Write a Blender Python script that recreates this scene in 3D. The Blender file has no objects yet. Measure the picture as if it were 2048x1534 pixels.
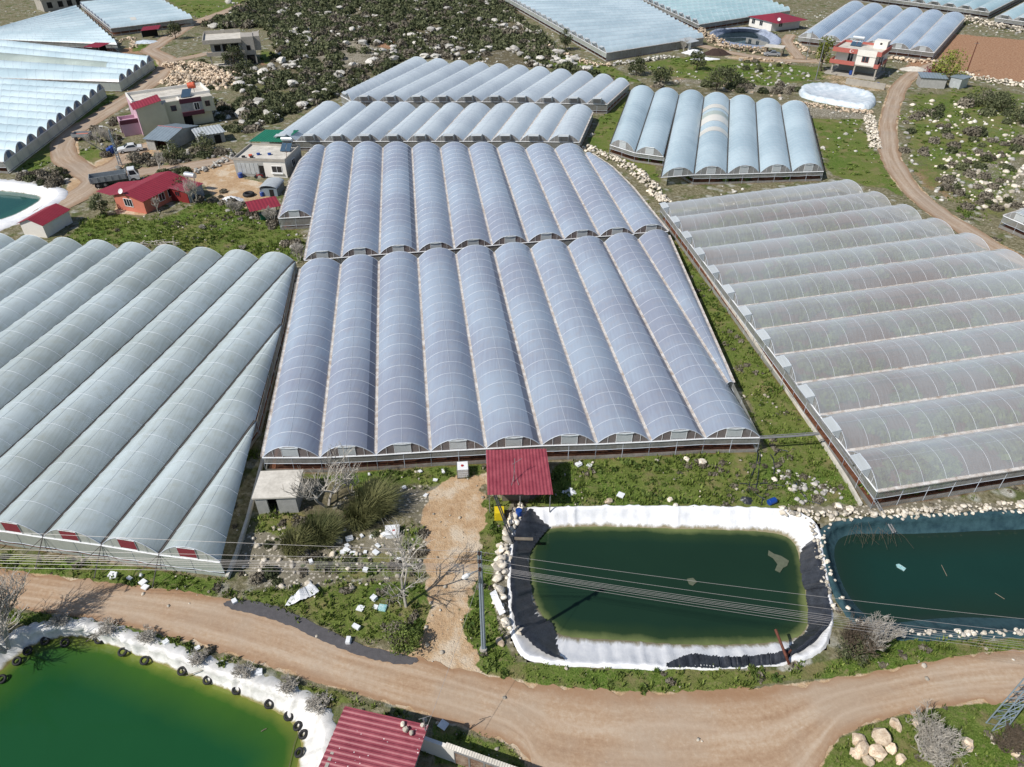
import bpy, math, random
import numpy as np
from mathutils import Vector, noise as mnoise
R=math.radians
sc=bpy.context.scene
# ---------------- camera, world, sun, exposure ----------------
CAMH=45.0; PITCH=R(36.9); FPX=1421.0
cam=bpy.data.cameras.new("camera"); cam.sensor_width=36; cam.lens=FPX/2048*36; cam.clip_start=.5; cam.clip_end=8000
co=bpy.data.objects.new("camera",cam); sc.collection.objects.link(co)
co.location=(0,0,CAMH); co.rotation_euler=(R(90)-PITCH,0,0); sc.camera=co
SUN_EL=R(47); SUN_AZ=R(236)   # azimuth clockwise from +Y
w=bpy.data.worlds.new("World"); sc.world=w; w.use_nodes=True
nt=w.node_tree; bg=nt.nodes["Background"]; sky=nt.nodes.new("ShaderNodeTexSky")
sky.sky_type='NISHITA'; sky.sun_disc=False; sky.sun_elevation=SUN_EL; sky.sun_rotation=SUN_AZ; sky.air_density=1.0; sky.dust_density=.6
nt.links.new(sky.outputs[0],bg.inputs[0]); bg.inputs[1].default_value=.085
sl=bpy.data.lights.new("sun",'SUN'); sl.energy=4.2; sl.angle=R(.5); sl.color=(1,.955,.89)
so=bpy.data.objects.new("sun",sl); sc.collection.objects.link(so)
sd=Vector((math.sin(SUN_AZ)*math.cos(SUN_EL),math.cos(SUN_AZ)*math.cos(SUN_EL),math.sin(SUN_EL)))
so.rotation_euler=(-sd).to_track_quat('-Z','Y').to_euler(); so.location=(-60,-40,90)
sc.view_settings.view_transform='Standard'; sc.view_settings.look='None'; sc.view_settings.exposure=0.0; sc.view_settings.gamma=1
sc.render.engine='CYCLES'
try:
    sc.cycles.transparent_max_bounces=10; sc.cycles.max_bounces=6; sc.cycles.diffuse_bounces=3
except Exception: pass
C=sc.collection
# ---------------- helpers ----------------
_s,_c=math.sin(PITCH),math.cos(PITCH)
def W(px,py,z=0.):
    "survey point (photo pixel) on the level z -> metres"
    b=(py-767)/FPX; dz=-_s-b*_c; t=(z-CAMH)/dz
    return (px-1024)/FPX*t,(_c-b*_s)*t
def W3(px,py,z=0.): x,y=W(px,py,z); return np.array((x,y,z),float)
def WP(pts,z=0.): return [W(*p,z) for p in pts]
def lin(v): v/=255.; return v/12.92 if v<=.04045 else ((v+.055)/1.055)**2.4
def K(r,g,b,k=1.15): return (lin(r)/k,lin(g)/k,lin(b)/k,1)
def tag(o,label=None,cat=None,group=None,kind=None):
    if label:o['label']=label
    if cat:o['category']=cat
    if group:o['group']=group
    if kind:o['kind']=kind
    return o
def empty(name,loc,label,cat,group=None,rz=0):
    o=bpy.data.objects.new(name,None); C.objects.link(o); o.location=loc; o.rotation_euler=(0,0,rz); o.empty_display_size=.3
    return tag(o,label,cat,group)
def rootloc(o):
    while o.parent: o=o.parent
    return np.array(o.location)
class MB:
    def __init__(s): s.v=[]; s.f=[]; s.m=[]; s.mi=0
    def quad(s,*p):
        n=len(s.v); s.v+= [tuple(map(float,q)) for q in p]; s.f.append(tuple(range(n,n+len(p)))); s.m.append(s.mi); return s
    def box8(s,p):  # p: 4 bottom ccw + 4 top
        n=len(s.v); s.v+=[tuple(map(float,q)) for q in p]
        for f in ((3,2,1,0),(4,5,6,7),(0,1,5,4),(1,2,6,5),(2,3,7,6),(3,0,4,7)): s.f.append(tuple(n+i for i in f)); s.m.append(s.mi)
        return s
    def box(s,fr,x0,x1,y0,y1,z0,z1):
        g=fr.p; return s.box8([g(x0,y0,z0),g(x1,y0,z0),g(x1,y1,z0),g(x0,y1,z0),g(x0,y0,z1),g(x1,y0,z1),g(x1,y1,z1),g(x0,y1,z1)])
    def tube(s,pts,r,n=5,cap=True):
        pts=[np.array(p,float) for p in pts]; rr=r if hasattr(r,'__len__') else [r]*len(pts); base=len(s.v); up=None
        for i,p in enumerate(pts):
            d=pts[min(i+1,len(pts)-1)]-pts[max(i-1,0)]; d/= (np.linalg.norm(d)+1e-9)
            if up is None: up=np.array((0,0,1.)) if abs(d[2])<.9 else np.array((1.,0,0))
            a=np.cross(d,up); a/=np.linalg.norm(a)+1e-9; b=np.cross(a,d)
            for k in range(n):
                t=2*math.pi*k/n; s.v.append(tuple(p+rr[i]*(a*math.cos(t)+b*math.sin(t))))
        for i in range(len(pts)-1):
            for k in range(n):
                q=base+i*n; s.f.append((q+k,q+(k+1)%n,q+n+(k+1)%n,q+n+k)); s.m.append(s.mi)
        if cap:
            s.f.append(tuple(base+k for k in reversed(range(n)))); s.m.append(s.mi)
            q=base+(len(pts)-1)*n; s.f.append(tuple(q+k for k in range(n))); s.m.append(s.mi)
        return s
    def grid(s,rows):  # rows: list of lists of points
        n=len(s.v); m=len(rows[0])
        for r in rows: s.v+=[tuple(map(float,q)) for q in r]
        for i in range(len(rows)-1):
            for j in range(m-1):
                a=n+i*m+j; s.f.append((a,a+1,a+m+1,a+m)); s.m.append(s.mi)
        return s
    def build(s,name,mat,parent=None,smooth=False,label=None):
        off=rootloc(parent) if parent else None
        v=np.array(s.v,float)
        if parent is None:
            off=np.array([v[:,0].mean(),v[:,1].mean(),v[:,2].min()])
        me=bpy.data.meshes.new(name); me.from_pydata((v-off).tolist(),[],s.f)
        for m in (mat if isinstance(mat,(list,tuple)) else [mat]): me.materials.append(m)
        if max(s.m,default=0)>0: me.polygons.foreach_set('material_index',s.m)
        if smooth: me.polygons.foreach_set('use_smooth',[True]*len(me.polygons))
        o=bpy.data.objects.new(name,me); C.objects.link(o)
        if parent: o.parent=parent
        else: o.location=off
        if label:o['label']=label
        return o
class Frame:
    "local building frame: origin A, x towards B, y = left of x (away from viewer)"
    def __init__(s,A,B,z=0.):
        s.A=np.array(A[:2],float); d=np.array(B[:2],float)-s.A; s.w=np.linalg.norm(d); s.x=d/s.w; s.y=np.array((-s.x[1],s.x[0])); s.z=z
    def p(s,x,y,z): q=s.A+s.x*x+s.y*y; return (q[0],q[1],s.z+z)
# ---------------- materials ----------------
def nmat(name):
    m=bpy.data.materials.new(name); m.use_nodes=True; n=m.node_tree; return m,n,n.nodes["Principled BSDF"]
def N(n,t,**k):
    x=n.nodes.new(t)
    for a,b in k.items():
        if a.startswith('i_'): x.inputs[a[2:].replace('_',' ')].default_value=b
        else: setattr(x,a,b)
    return x
def noise(n,scale,detail=4,vec=None,rough=.55):
    x=N(n,"ShaderNodeTexNoise"); x.inputs['Scale'].default_value=scale; x.inputs['Detail'].default_value=detail; x.inputs['Roughness'].default_value=rough
    if vec is not None: n.links.new(vec,x.inputs['Vector'])
    return x
def ramp(n,fac,stops,interp='LINEAR'):
    r=N(n,"ShaderNodeValToRGB"); e=r.color_ramp.elements; r.color_ramp.interpolation=interp
    while len(e)<len(stops): e.new(.5)
    for q,(p,c) in zip(e,stops): q.position=p; q.color=c if hasattr(c,'__len__') else (c,c,c,1)
    n.links.new(fac,r.inputs[0]); return r.outputs[0]
def mixc(n,f,a,b,mode='MIX'):
    x=N(n,"ShaderNodeMix",data_type='RGBA',blend_type=mode)
    for s_,v in ((0,f),(6,a),(7,b)):
        if hasattr(v,'is_linked') : n.links.new(v,x.inputs[s_])
        elif isinstance(v,(int,float)): x.inputs[s_].default_value=v
        else: x.inputs[s_].default_value=v
    return x.outputs[2]
def math_(n,op,a,b=0,c=None,clamp=False):
    x=N(n,"ShaderNodeMath",operation=op,use_clamp=clamp)
    for i,v in enumerate((a,b) if c is None else (a,b,c)):
        if hasattr(v,'is_linked'): n.links.new(v,x.inputs[i])
        else: x.inputs[i].default_value=v
    return x.outputs[0]
def bump(n,b,h,st=.3,dist=.05):
    x=N(n,"ShaderNodeBump"); x.inputs['Strength'].default_value=st; x.inputs['Distance'].default_value=dist
    n.links.new(h,x.inputs['Height']); n.links.new(x.outputs[0],b.inputs['Normal'])
def simple(name,c,rough=.8,metal=0,var=.25,vs=2.5,bs=.2,island=False,alpha=1.,spec=.4,c2=None,vs2=14):
    m,n,b=nmat(name); g=N(n,"ShaderNodeNewGeometry"); 
    nz=noise(n,vs,5,g.outputs['Position']); nz2=noise(n,vs*vs2/2.5,3,g.outputs['Position'])
    f=math_(n,'ADD',math_(n,'MULTIPLY',nz.outputs[0],.65),math_(n,'MULTIPLY',nz2.outputs[0],.35))
    d=tuple(x*(1-var) for x in c[:3])+(1,); l=(tuple(min(.95,x*(1+var)) for x in c[:3])+(1,)) if c2 is None else c2
    col=ramp(n,f,[(.33,d),(.67,l)])
    if island:
        r=math_(n,'MULTIPLY_ADD',g.outputs['Random Per Island'],.7,.62); 
        oi=N(n,"ShaderNodeObjectInfo"); r=math_(n,'MULTIPLY',r,math_(n,'MULTIPLY_ADD',oi.outputs['Random'],.5,.75))
        cc=N(n,"ShaderNodeCombineColor"); [n.links.new(r,cc.inputs[i]) for i in range(3)]
        col=mixc(n,1.,col,cc.outputs[0],'MULTIPLY')
    n.links.new(col,b.inputs['Base Color']); b.inputs['Roughness'].default_value=rough; b.inputs['Metallic'].default_value=metal
    b.inputs['Specular IOR Level'].default_value=spec
    if alpha<1: b.inputs['Alpha'].default_value=alpha
    if bs: bump(n,b,nz2.outputs[0],bs,.03)
    return m
def film(name,c,alpha,rough=.28,c2=None,stain=None,avar=.12,streak=.0,axis=0.,spec=.5,trans=.25,topc=None,face=.3):
    "polythene greenhouse film: part see-through, part milky, faintly glossy"
    m,n,b=nmat(name); g=N(n,"ShaderNodeNewGeometry"); P=g.outputs['Position']
    mp=N(n,"ShaderNodeMapping"); mp.inputs['Rotation'].default_value=(0,0,axis); mp.inputs['Scale'].default_value=(2.6,.10,1); n.links.new(P,mp.inputs[0])
    st=noise(n,2.2,3,mp.outputs[0]); big=noise(n,.09,4,P); fine=noise(n,1.3,4,P)
    c2=c2 or tuple(x*.86 for x in c[:3])+(1,)
    col=ramp(n,math_(n,'ADD',math_(n,'MULTIPLY',big.outputs[0],.78),math_(n,'MULTIPLY',st.outputs[0],.22)),[(.40,c2),(.58,c)])
    if stain:
        col=mixc(n,ramp(n,fine.outputs[0],[(.50,0.),(.74,.5)]),col,stain)
    n.links.new(col,b.inputs['Base Color'])
    a=math_(n,'MULTIPLY_ADD',math_(n,'ADD',math_(n,'MULTIPLY',big.outputs[0],.5),math_(n,'MULTIPLY',st.outputs[0],.5)),avar*3,alpha-avar*1.5,clamp=True)
    b.inputs['Roughness'].default_value=rough; b.inputs['Specular IOR Level'].default_value=spec
    wr=noise(n,5.,3,mp.outputs[0]); bump(n,b,math_(n,'ADD',wr.outputs[0],fine.outputs[0]),.12,.03)
    tl=N(n,"ShaderNodeBsdfTranslucent"); n.links.new(col,tl.inputs[0]); mx=N(n,"ShaderNodeMixShader"); mx.inputs[0].default_value=trans
    n.links.new(b.outputs[0],mx.inputs[1]); n.links.new(tl.outputs[0],mx.inputs[2])
    tr=N(n,"ShaderNodeBsdfTransparent"); tr.inputs[0].default_value=(.93,.95,.97,1); m2=N(n,"ShaderNodeMixShader"); n.links.new(a,m2.inputs[0])
    lw=N(n,'ShaderNodeLayerWeight'); lw.inputs[0].default_value=.5; fz=math_(n,'POWER',lw.outputs['Facing'],2.2); a=math_(n,'ADD',a,math_(n,'MULTIPLY',fz,face),clamp=True); n.links.new(a,m2.inputs[0])
    n.links.new(tr.outputs[0],m2.inputs[1]); n.links.new(mx.outputs[0],m2.inputs[2])
    n.links.new(m2.outputs[0],n.nodes["Material Output"].inputs[0]); return m
M={}
M['film_blue']=film('film_lavender',K(174,188,205,1.0),.82,.2,K(160,168,186,1.0),avar=.04,trans=.12,face=.5,stain=K(176,178,186,1.0))
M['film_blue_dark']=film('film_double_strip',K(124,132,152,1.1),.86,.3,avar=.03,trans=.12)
M['film_green']=film('film_grey_green',K(200,212,214,.92),.86,.26,K(178,188,186,.92),stain=K(184,190,180,1.0),avar=.05,axis=R(10),trans=.12,face=.5)
M['film_clear']=film('film_clear_grey',K(198,204,207,.88),.41,.16,K(188,188,188,.88),avar=.06,axis=R(73),trans=.08,face=.9)
M['film_pale']=film('film_pale_blue',K(204,214,220,.84),.91,.27,K(188,198,206,.84),avar=.03,trans=.12)
M['film_sky']=film('film_sky_blue',K(190,208,216,.86),.90,.25,K(170,190,200,.86),avar=.03,trans=.12)
M['film_white']=film('film_bright_white',K(214,232,238,.95),.94,.3,K(192,214,222,.95),avar=.02,axis=R(95),trans=.12)
M['film_cyan']=film('film_aqua',K(192,220,224,.95),.92,.28,K(172,204,210,.95),avar=.03,axis=R(100),trans=.12)
M['film_glass']=film('film_glassy_blue',K(176,196,216,.9),.72,.16,K(150,172,196,.9),avar=.08,axis=R(40),trans=.1)
M['wallfilm']=film('film_side_wall',K(205,208,204,.95),.66,.35,K(176,178,172,.95),avar=.10,stain=K(150,140,118,1.1),trans=.45)
M['wallwhite']=film('film_front_wall',K(226,232,224,1.0),.9,.35,K(206,214,206,1.0),avar=.05,trans=.5)
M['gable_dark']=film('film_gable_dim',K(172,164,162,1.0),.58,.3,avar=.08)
M['gable']=film('film_gable',K(206,206,204,.9),.66,.3,avar=.1,trans=.45)
M['rib']=simple('galvanised_tube',K(196,204,214,1.1),.45,.0,.08,bs=0,spec=.5)
M['gutter_pale']=simple('gutter_pale',K(176,158,142,1.1),.6,0,.1,1.5,c2=K(238,236,232,1.05))
M['gutter_dark']=simple('gutter_dark',K(92,88,84,1.1),.7,0,.35,2.0)
M['steel']=simple('steel_post',K(150,150,150,1.1),.5,.3,.2)
M['red_panel']=simple('red_vent_net',K(132,52,62,1.1),.75,0,.1,bs=.1)
M['blue_panel']=simple('dark_blue_vent_net',K(84,114,150,1.05),.5,0,.12,bs=.1)
M['vent_white']=film('vent_film',K(226,232,234,1.0),.9,.3,avar=.05)
M['roll']=simple('rolled_white_film',K(232,234,236,1.02),.5,0,.12,6.)
# ---------------- ground masks ----------------
def segdist(P,poly,closed=True):
    A=np.array(poly,float); B=np.roll(A,-1,0) if closed else A[1:]; 
    if not closed: A=A[:-1]
    d=np.full(len(P),1e9); ins=np.zeros(len(P),bool)
    for a,b in zip(A,B):
        ab=b-a; L=ab@ab+1e-12; t=np.clip(((P-a)@ab)/L,0,1); q=P-a-t[:,None]*ab; d=np.minimum(d,np.einsum('ij,ij->i',q,q))
        if closed:
            c=((a[1]>P[:,1])!=(b[1]>P[:,1])); 
            with np.errstate(divide='ignore',invalid='ignore'): xi=(b[0]-a[0])*(P[:,1]-a[1])/(b[1]-a[1])+a[0]
            ins^=c&(P[:,0]<xi)
    d=np.sqrt(d)
    return np.where(ins,-d,d) if closed else d
class VN:  # cheap tiling value noise for python-side masks
    def __init__(s,seed): s.g=np.random.RandomState(seed).rand(256,256)
    def __call__(s,P,sc_):
        q=P/sc_; i=np.floor(q).astype(int); f=q-i; f=f*f*(3-2*f); g=s.g; a=i&255; b=(i+1)&255
        return (g[a[:,0],a[:,1]]*(1-f[:,0])+g[b[:,0],a[:,1]]*f[:,0])*(1-f[:,1])+(g[a[:,0],b[:,1]]*(1-f[:,0])+g[b[:,0],b[:,1]]*f[:,0])*f[:,1]
vn1,vn2,vn3=VN(1),VN(2),VN(3)
# ---------------- greenhouse plans (needed by the ground) ----------------
def lerp(a,b,t): return tuple(np.array(a,float)+(np.array(b,float)-np.array(a,float))*t)
def stack(a0,a1,b0,b1,n):
    "n bays between edge a0-a1 (bay fronts) and edge b0-b1 (bay backs)"
    return [([lerp(a0,a1,i/n),lerp(b0,b1,i/n)],[lerp(a0,a1,(i+1)/n),lerp(b0,b1,(i+1)/n)]) for i in range(n)]
def fromlists(F,B,z,zb=None): 
    F=WP(F,z); B=WP(B,z if zb is None else zb); return [([F[i],B[i]],[F[i+1],B[i+1]]) for i in range(len(F)-1)]
def proj(a,b,p):
    a=np.array(a);b=np.array(b);p=np.array(p);d=b-a; return tuple(a+d*(((p-a)@d)/(d@d)))
PLANS={}
z=1.8
f=[(525,915),(640,915),(752,910),(861,903),(972,897),(1083,891),(1193,888),(1301,883),(1410,877),(1521,875)]
b=[(601,539),(682,530),(758,524),(836,518),(912,510),(988,506),(1061,499),(1135,494),(1208,486),(1276,480)]
A=fromlists(f,b,z)
# outermost wedge bay: apex on the last gutter line
L0,L1=W(1521,875,z),W(1276,480,z); apx=W(1467,766,z); q=W(1338,472,z)
pa=proj(L0,L1,apx); A.append(([pa,L1],[apx,q]))
PLANS['mid_near']=A
f=[(609,521),(683,515),(759,509),(836,504),(909,498),(984,491),(1056,485),(1128,479),(1199,473),(1268,469)]
b=[(651,297),(708,297),(766,297),(824,298),(881,298),(937,298),(994,298),(1051,300),(1109,300),(1166,301)]
A=fromlists(f,b,z)
g0,g1=W(1268,469,z),W(1166,301,z); rp=WP([(1336,463),(1268,378),(1225,335),(1184,308)],z)
A.append(([proj(g0,g1,p) for p in rp],rp))
h0,h1=W(620,446,z),W(651,297,z); lp=WP([(557,437),(580,362),(600,322),(624,297)],z); lp2=[proj(h0,h1,p) for p in lp]
A.insert(0,(lp,lp2)); PLANS['mid_far']=A
F=[W(539,284,1.7)]+WP([(593,283),(649,283),(704,283),(760,283),(815,283),(871,283),(927,283),(983,283),(1040,283),(1096,284),(1159,285)],1.7)
B=WP([(635,216),(684,216),(734,216),(784,217),(833,219),(881,219),(929,219),(982,220),(1033,220),(1084,220),(1135,221),(1186,225)],1.7)
PLANS['row_three']=[([F[i],B[i]],[F[i+1],B[i+1]]) for i in range(11)]
F=WP([(682,192),(704,204),(757,204),(810,204),(861,204),(912,204),(964,204),(1016,204),(1071,206),(1121,207),(1174,208),(1215,209)],1.9)
B=WP([(815,124),(857,127),(900,131),(941,134),(980,137),(1019,140),(1060,143),(1102,148),(1145,152),(1188,157),(1228,163),(1259,169)],1.9)
PLANS['row_four']=[([F[i],B[i]],[F[i+1],B[i+1]]) for i in range(11)]
F=WP([(1220,290),(1270,306),(1327,314)],1.6); B=WP([(1261,182),(1309,187),(1358,191)],1.6)
F2=WP([(1322,355),(1388,350),(1454,349),(1519,347),(1583,345),(1647,343)],1.6); B2=WP([(1358,191),(1408,196),(1459,201),(1511,207),(1562,213),(1617,218)],1.6)
PLANS['right_block']=[([F[i],B[i]],[F[i+1],B[i+1]]) for i in range(2)]+[([F2[i],B2[i]],[F2[i+1],B2[i+1]]) for i in range(5)]
# big right block, bays run across
a0=np.array((22.55,102.0)); a12=np.array((30.6,42.1)); r0=np.array((52.6,111.4)); 
r12=np.array((80.0,52.0)); PLANS['right_big']=stack(tuple(a0),tuple(a12),tuple(r0),tuple(r12),12)
PLANS['right_big']=[([L[0],L[1]],[Rr[0],Rr[1]]) for L,Rr in PLANS['right_big']]
# left big block
z=1.8
k1,k2,k3=W(319,1109,z),W(204,1090,z),W(87,1074,z); k0=W(441,1124,z)
step=(np.array(k3)-np.array(k1))/2; fr=[k0,k1,k2,k3]+[tuple(np.array(k3)+step*i) for i in range(1,12)]
bk={3:W(589,523,z),4:W(518,520,z)}; u=np.array(bk[4])-np.array(bk[3]); 
for i in range(5,15): bk[i]=tuple(np.array(bk[4])+ (np.array(W(34,485,z))-np.array(bk[4]))/7*(i-4))
ap1,ap2=W(510,843,z),W(562,650,z)
PB=[([k1,ap1],[k0,tuple(np.array(ap1)+(.12,0))])]
s2_=proj(k2,ap2,ap1); PB.append(([k2,s2_,ap2],[k1,ap1,tuple(np.array(ap2)+(.12,0))]))
s3_=proj(k3,bk[3],ap2); PB.append(([k3,s3_,bk[3]],[k2,ap2,tuple(np.array(bk[3])+(.12,0))]))
for i in range(4,15): PB.append(([fr[i],bk[i]],[fr[i-1],bk[i-1]]))
PLANS['left_big']=PB
def off(p,d): return tuple(np.array(p)+np.array(d))
a=W(208,176,2.);b=W(8,325,2.); dl=np.array(W(0,163,2.))-np.array(a); dl=dl/np.linalg.norm(dl)*75
PLANS['left_mid']=stack(a,b,off(a,dl),off(b,dl),11)
a=W(306,120,2.);b=W(238,165,2.); dl=np.array(W(0,84,2.))-np.array(a); dl=dl/np.linalg.norm(dl)*115
n=5; PLANS['left_up']=stack(a,b,W(-70,76,2.),W(-70,155,2.),n)
a=W(152,16,2.);b=W(234,90,2.); dl=np.array(W(0,80,2.))-np.array(b); Ld=np.linalg.norm(dl)
a2=W(0,55,2.)
PLANS['left_back']=stack(a,b,a2,off(b,dl/Ld*Ld*1.1),int(round(math.dist(a,b)/5.)))
a=W(161,9,2.);b=W(222,58,2.); c_=W(385,38,2.); d_=W(306,-6,2.)
PLANS['left_top']=stack(a,b,d_,c_,max(6,int(round(math.dist(a,b)/5.))))
a=W(1010,-6,2.);b=W(1213,107,2.); c_=W(1407,76,2.); d_=W(1262,-6,2.)
PLANS['top_mid']=stack(a,b,d_,c_,int(round(math.dist(a,b)/5.2)))
a=W(1275,-6,2.);b=W(1398,50,2.); c_=W(1580,22,2.); d_=W(1480,-18,2.)
PLANS['top_right']=stack(a,b,d_,c_,int(round(math.dist(a,b)/5.2)))
a=W(1597,74,2.);b=W(1868,106,2.); c_=W(1930,36,2.); d_=W(1692,9,2.)
PLANS['glassy']=stack(a,b,d_,c_,6)
a=W(1660,-17,2.);b=W(1979,25,2.); v=np.array(W(2027,1,2.))-np.array(b); v*=1.9
PLANS['far_right']=stack(a,b,off(a,v),off(b,v),int(round(math.dist(a,b)/5.)))
a=W(1990,36,2.);b=W(2140,56,2.)
PLANS['far_corner']=stack(a,b,off(a,v*.9),off(b,v*.9),int(round(math.dist(a,b)/5.)))
a=W(2007,432,1.8);b=W(2130,485,1.8); v2=(np.array(W(2090,405,1.8))-np.array(a)); v2=v2/np.linalg.norm(v2)*16
PLANS['right_edge']=stack(a,b,off(a,v2),off(b,v2),2)
def outline(pl):
    F=[pl[0][0][0]]+[r[0] for l,r in pl]; B=[pl[0][0][-1]]+[r[-1] for l,r in pl]
    # left side of first bay, backs, right side of last bay reversed
    return list(pl[0][0])+[r[-1] for l,r in pl]+list(reversed(pl[-1][1][:-1]))+[r[0] for l,r in reversed(pl[:-1])]
# ---------------- ponds ----------------
RIM1=WP([(1040,1022),(1075,1018),(1180,1016),(1300,1015),(1430,1017),(1560,1020),(1600,1028),(1632,1048),(1640,1090),(1652,1160),(1662,1230),(1650,1290),(1600,1318),(1480,1330),(1350,1334),(1180,1328),(1060,1318),(1030,1285),(1022,1200),(1022,1120),(1028,1060)])
WAT1=WP([(1090,1056),(1180,1052),(1300,1056),(1450,1060),(1545,1064),(1582,1076),(1597,1102),(1604,1150),(1614,1200),(1618,1240),(1606,1270),(1560,1286),(1380,1291),(1280,1283),(1180,1277),(1120,1272),(1092,1245),(1066,1195),(1055,1150),(1060,1100),(1070,1072)],-1.1)
RIM2=WP([(1642,1062),(1690,1042),(1780,1036),(1900,1032),(2048,1024),(2230,1015),(2330,1100),(2330,1240),(2200,1265),(2048,1268),(1920,1270),(1800,1272),(1722,1262),(1690,1215),(1668,1170),(1652,1120)])
WAT2=WP([(1672,1080),(1700,1066),(1786,1068),(1880,1066),(1960,1062),(2048,1058),(2200,1052),(2280,1110),(2270,1210),(2180,1238),(2048,1238),(1936,1234),(1860,1237),(1788,1247),(1740,1240),(1705,1205),(1680,1160),(1666,1110)],-1.1)
RIM3=WP([(-40,1310),(10,1283),(60,1262),(115,1253),(180,1258),(250,1275),(330,1303),(410,1335),(480,1356),(550,1380),(615,1405),(645,1440),(650,1490),(640,1545),(600,1700),(300,1900),(-250,1900),(-300,1500)])
WAT3=WP([(-40,1372),(0,1345),(45,1305),(90,1280),(140,1273),(190,1280),(250,1300),(330,1333),(400,1358),(465,1385),(530,1412),(580,1440),(600,1470),(603,1500),(590,1545),(555,1690),(290,1850),(-220,1850),(-260,1500)],-1.1)
RIM4=WP([(-150,352),(-40,362),(60,371),(112,380),(118,390),(100,408),(62,428),(20,446),(-60,470),(-200,480)])
WAT4=WP([(-140,372),(-40,379),(30,384),(75,390),(84,397),(66,410),(30,430),(-10,442),(-80,458),(-180,462)],-1.)
RIM5=WP([(1418,66),(1440,58),(1498,54),(1545,66),(1562,82),(1545,96),(1500,94),(1455,88),(1425,80)])
WAT5=WP([(1432,72),(1452,65),(1496,62),(1530,72),(1544,84),(1530,92),(1500,89),(1462,84),(1438,78)],-1.3)
PONDS=[RIM1,RIM2,RIM3,RIM4,RIM5]
# ---------------- roads ----------------
RU=[(-120,1118),(0,1137),(200,1165),(330,1180),(440,1196),(560,1228),(640,1262),(720,1290),(830,1312),(950,1345),(1100,1372),(1250,1384),(1400,1384),(1500,1378),(1620,1364),(1720,1350),(1850,1326),(1960,1308),(2048,1301),(2200,1296)]
RL=[(-120,1190),(0,1210),(180,1238),(300,1262),(420,1295),(540,1333),(650,1368),(760,1400),(850,1430),(930,1455),(1010,1482),(1060,1520),(1120,1620),(1560,1640),(1640,1540),(1668,1480),(1740,1445),(1850,1418),(1960,1405),(2200,1398)]
def smooth(pts,n):
    P=np.array(pts,float); d=np.r_[0,np.cumsum(np.linalg.norm(np.diff(P,axis=0),axis=1))]; t=np.linspace(0,d[-1],n)
    # Catmull-Rom through points
    out=[]
    for q in t:
        i=min(max(np.searchsorted(d,q)-1,0),len(P)-2); u=(q-d[i])/(d[i+1]-d[i]+1e-9)
        p0,p1,p2,p3=P[max(i-1,0)],P[i],P[i+1],P[min(i+2,len(P)-1)]
        out.append(.5*((2*p1)+(-p0+p2)*u+(2*p0-5*p1+4*p2-p3)*u*u+(-p0+3*p1-3*p2+p3)*u**3))
    return np.array(out)
RUw,RLw=smooth(WP(RU),260),smooth(WP(RL),260)
TRACKS={ # centre lines (survey points), width m, tone
 'hill_road':([(560,-14),(500,4),(450,24),(392,44),(345,70),(310,92),(298,100),(322,112),(338,125),(318,150),(285,178),(240,205),(195,235),(150,262),(125,288),(128,312),(160,338),(188,360),(150,392),(92,425),(60,450)],4.6),
 'house_yard_track':([(186,352),(240,350),(300,342),(360,335),(420,325),(480,318)],4.2),
 'barn_track':([(186,346),(228,330),(262,306),(300,290)],4.2),
 'concrete_track':([(334,122),(372,116),(410,108),(440,104)],3.6),
 'field_track':([(1890,120),(1862,132),(1830,146),(1802,170),(1786,205),(1776,250),(1778,300),(1794,340),(1826,382),(1872,422),(1920,452),(1985,492),(2080,540)],3.5),
 'upper_track':([(1390,88),(1450,103),(1500,112),(1560,120),(1620,122),(1650,120)],3.4),
 'spur_track':([(1600,118),(1586,100),(1574,82),(1582,70)],3.2)}
TRW={k:(smooth(WP(v[0]),90),v[1]) for k,v in TRACKS.items()}
DRIVE=WP([(868,985),(905,958),(975,945),(978,990),(962,1040),(955,1100),(948,1160),(935,1230),(938,1290),(960,1352),(900,1340),(820,1315),(838,1290),(852,1230),(858,1160),(856,1090),(846,1030)])
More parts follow.
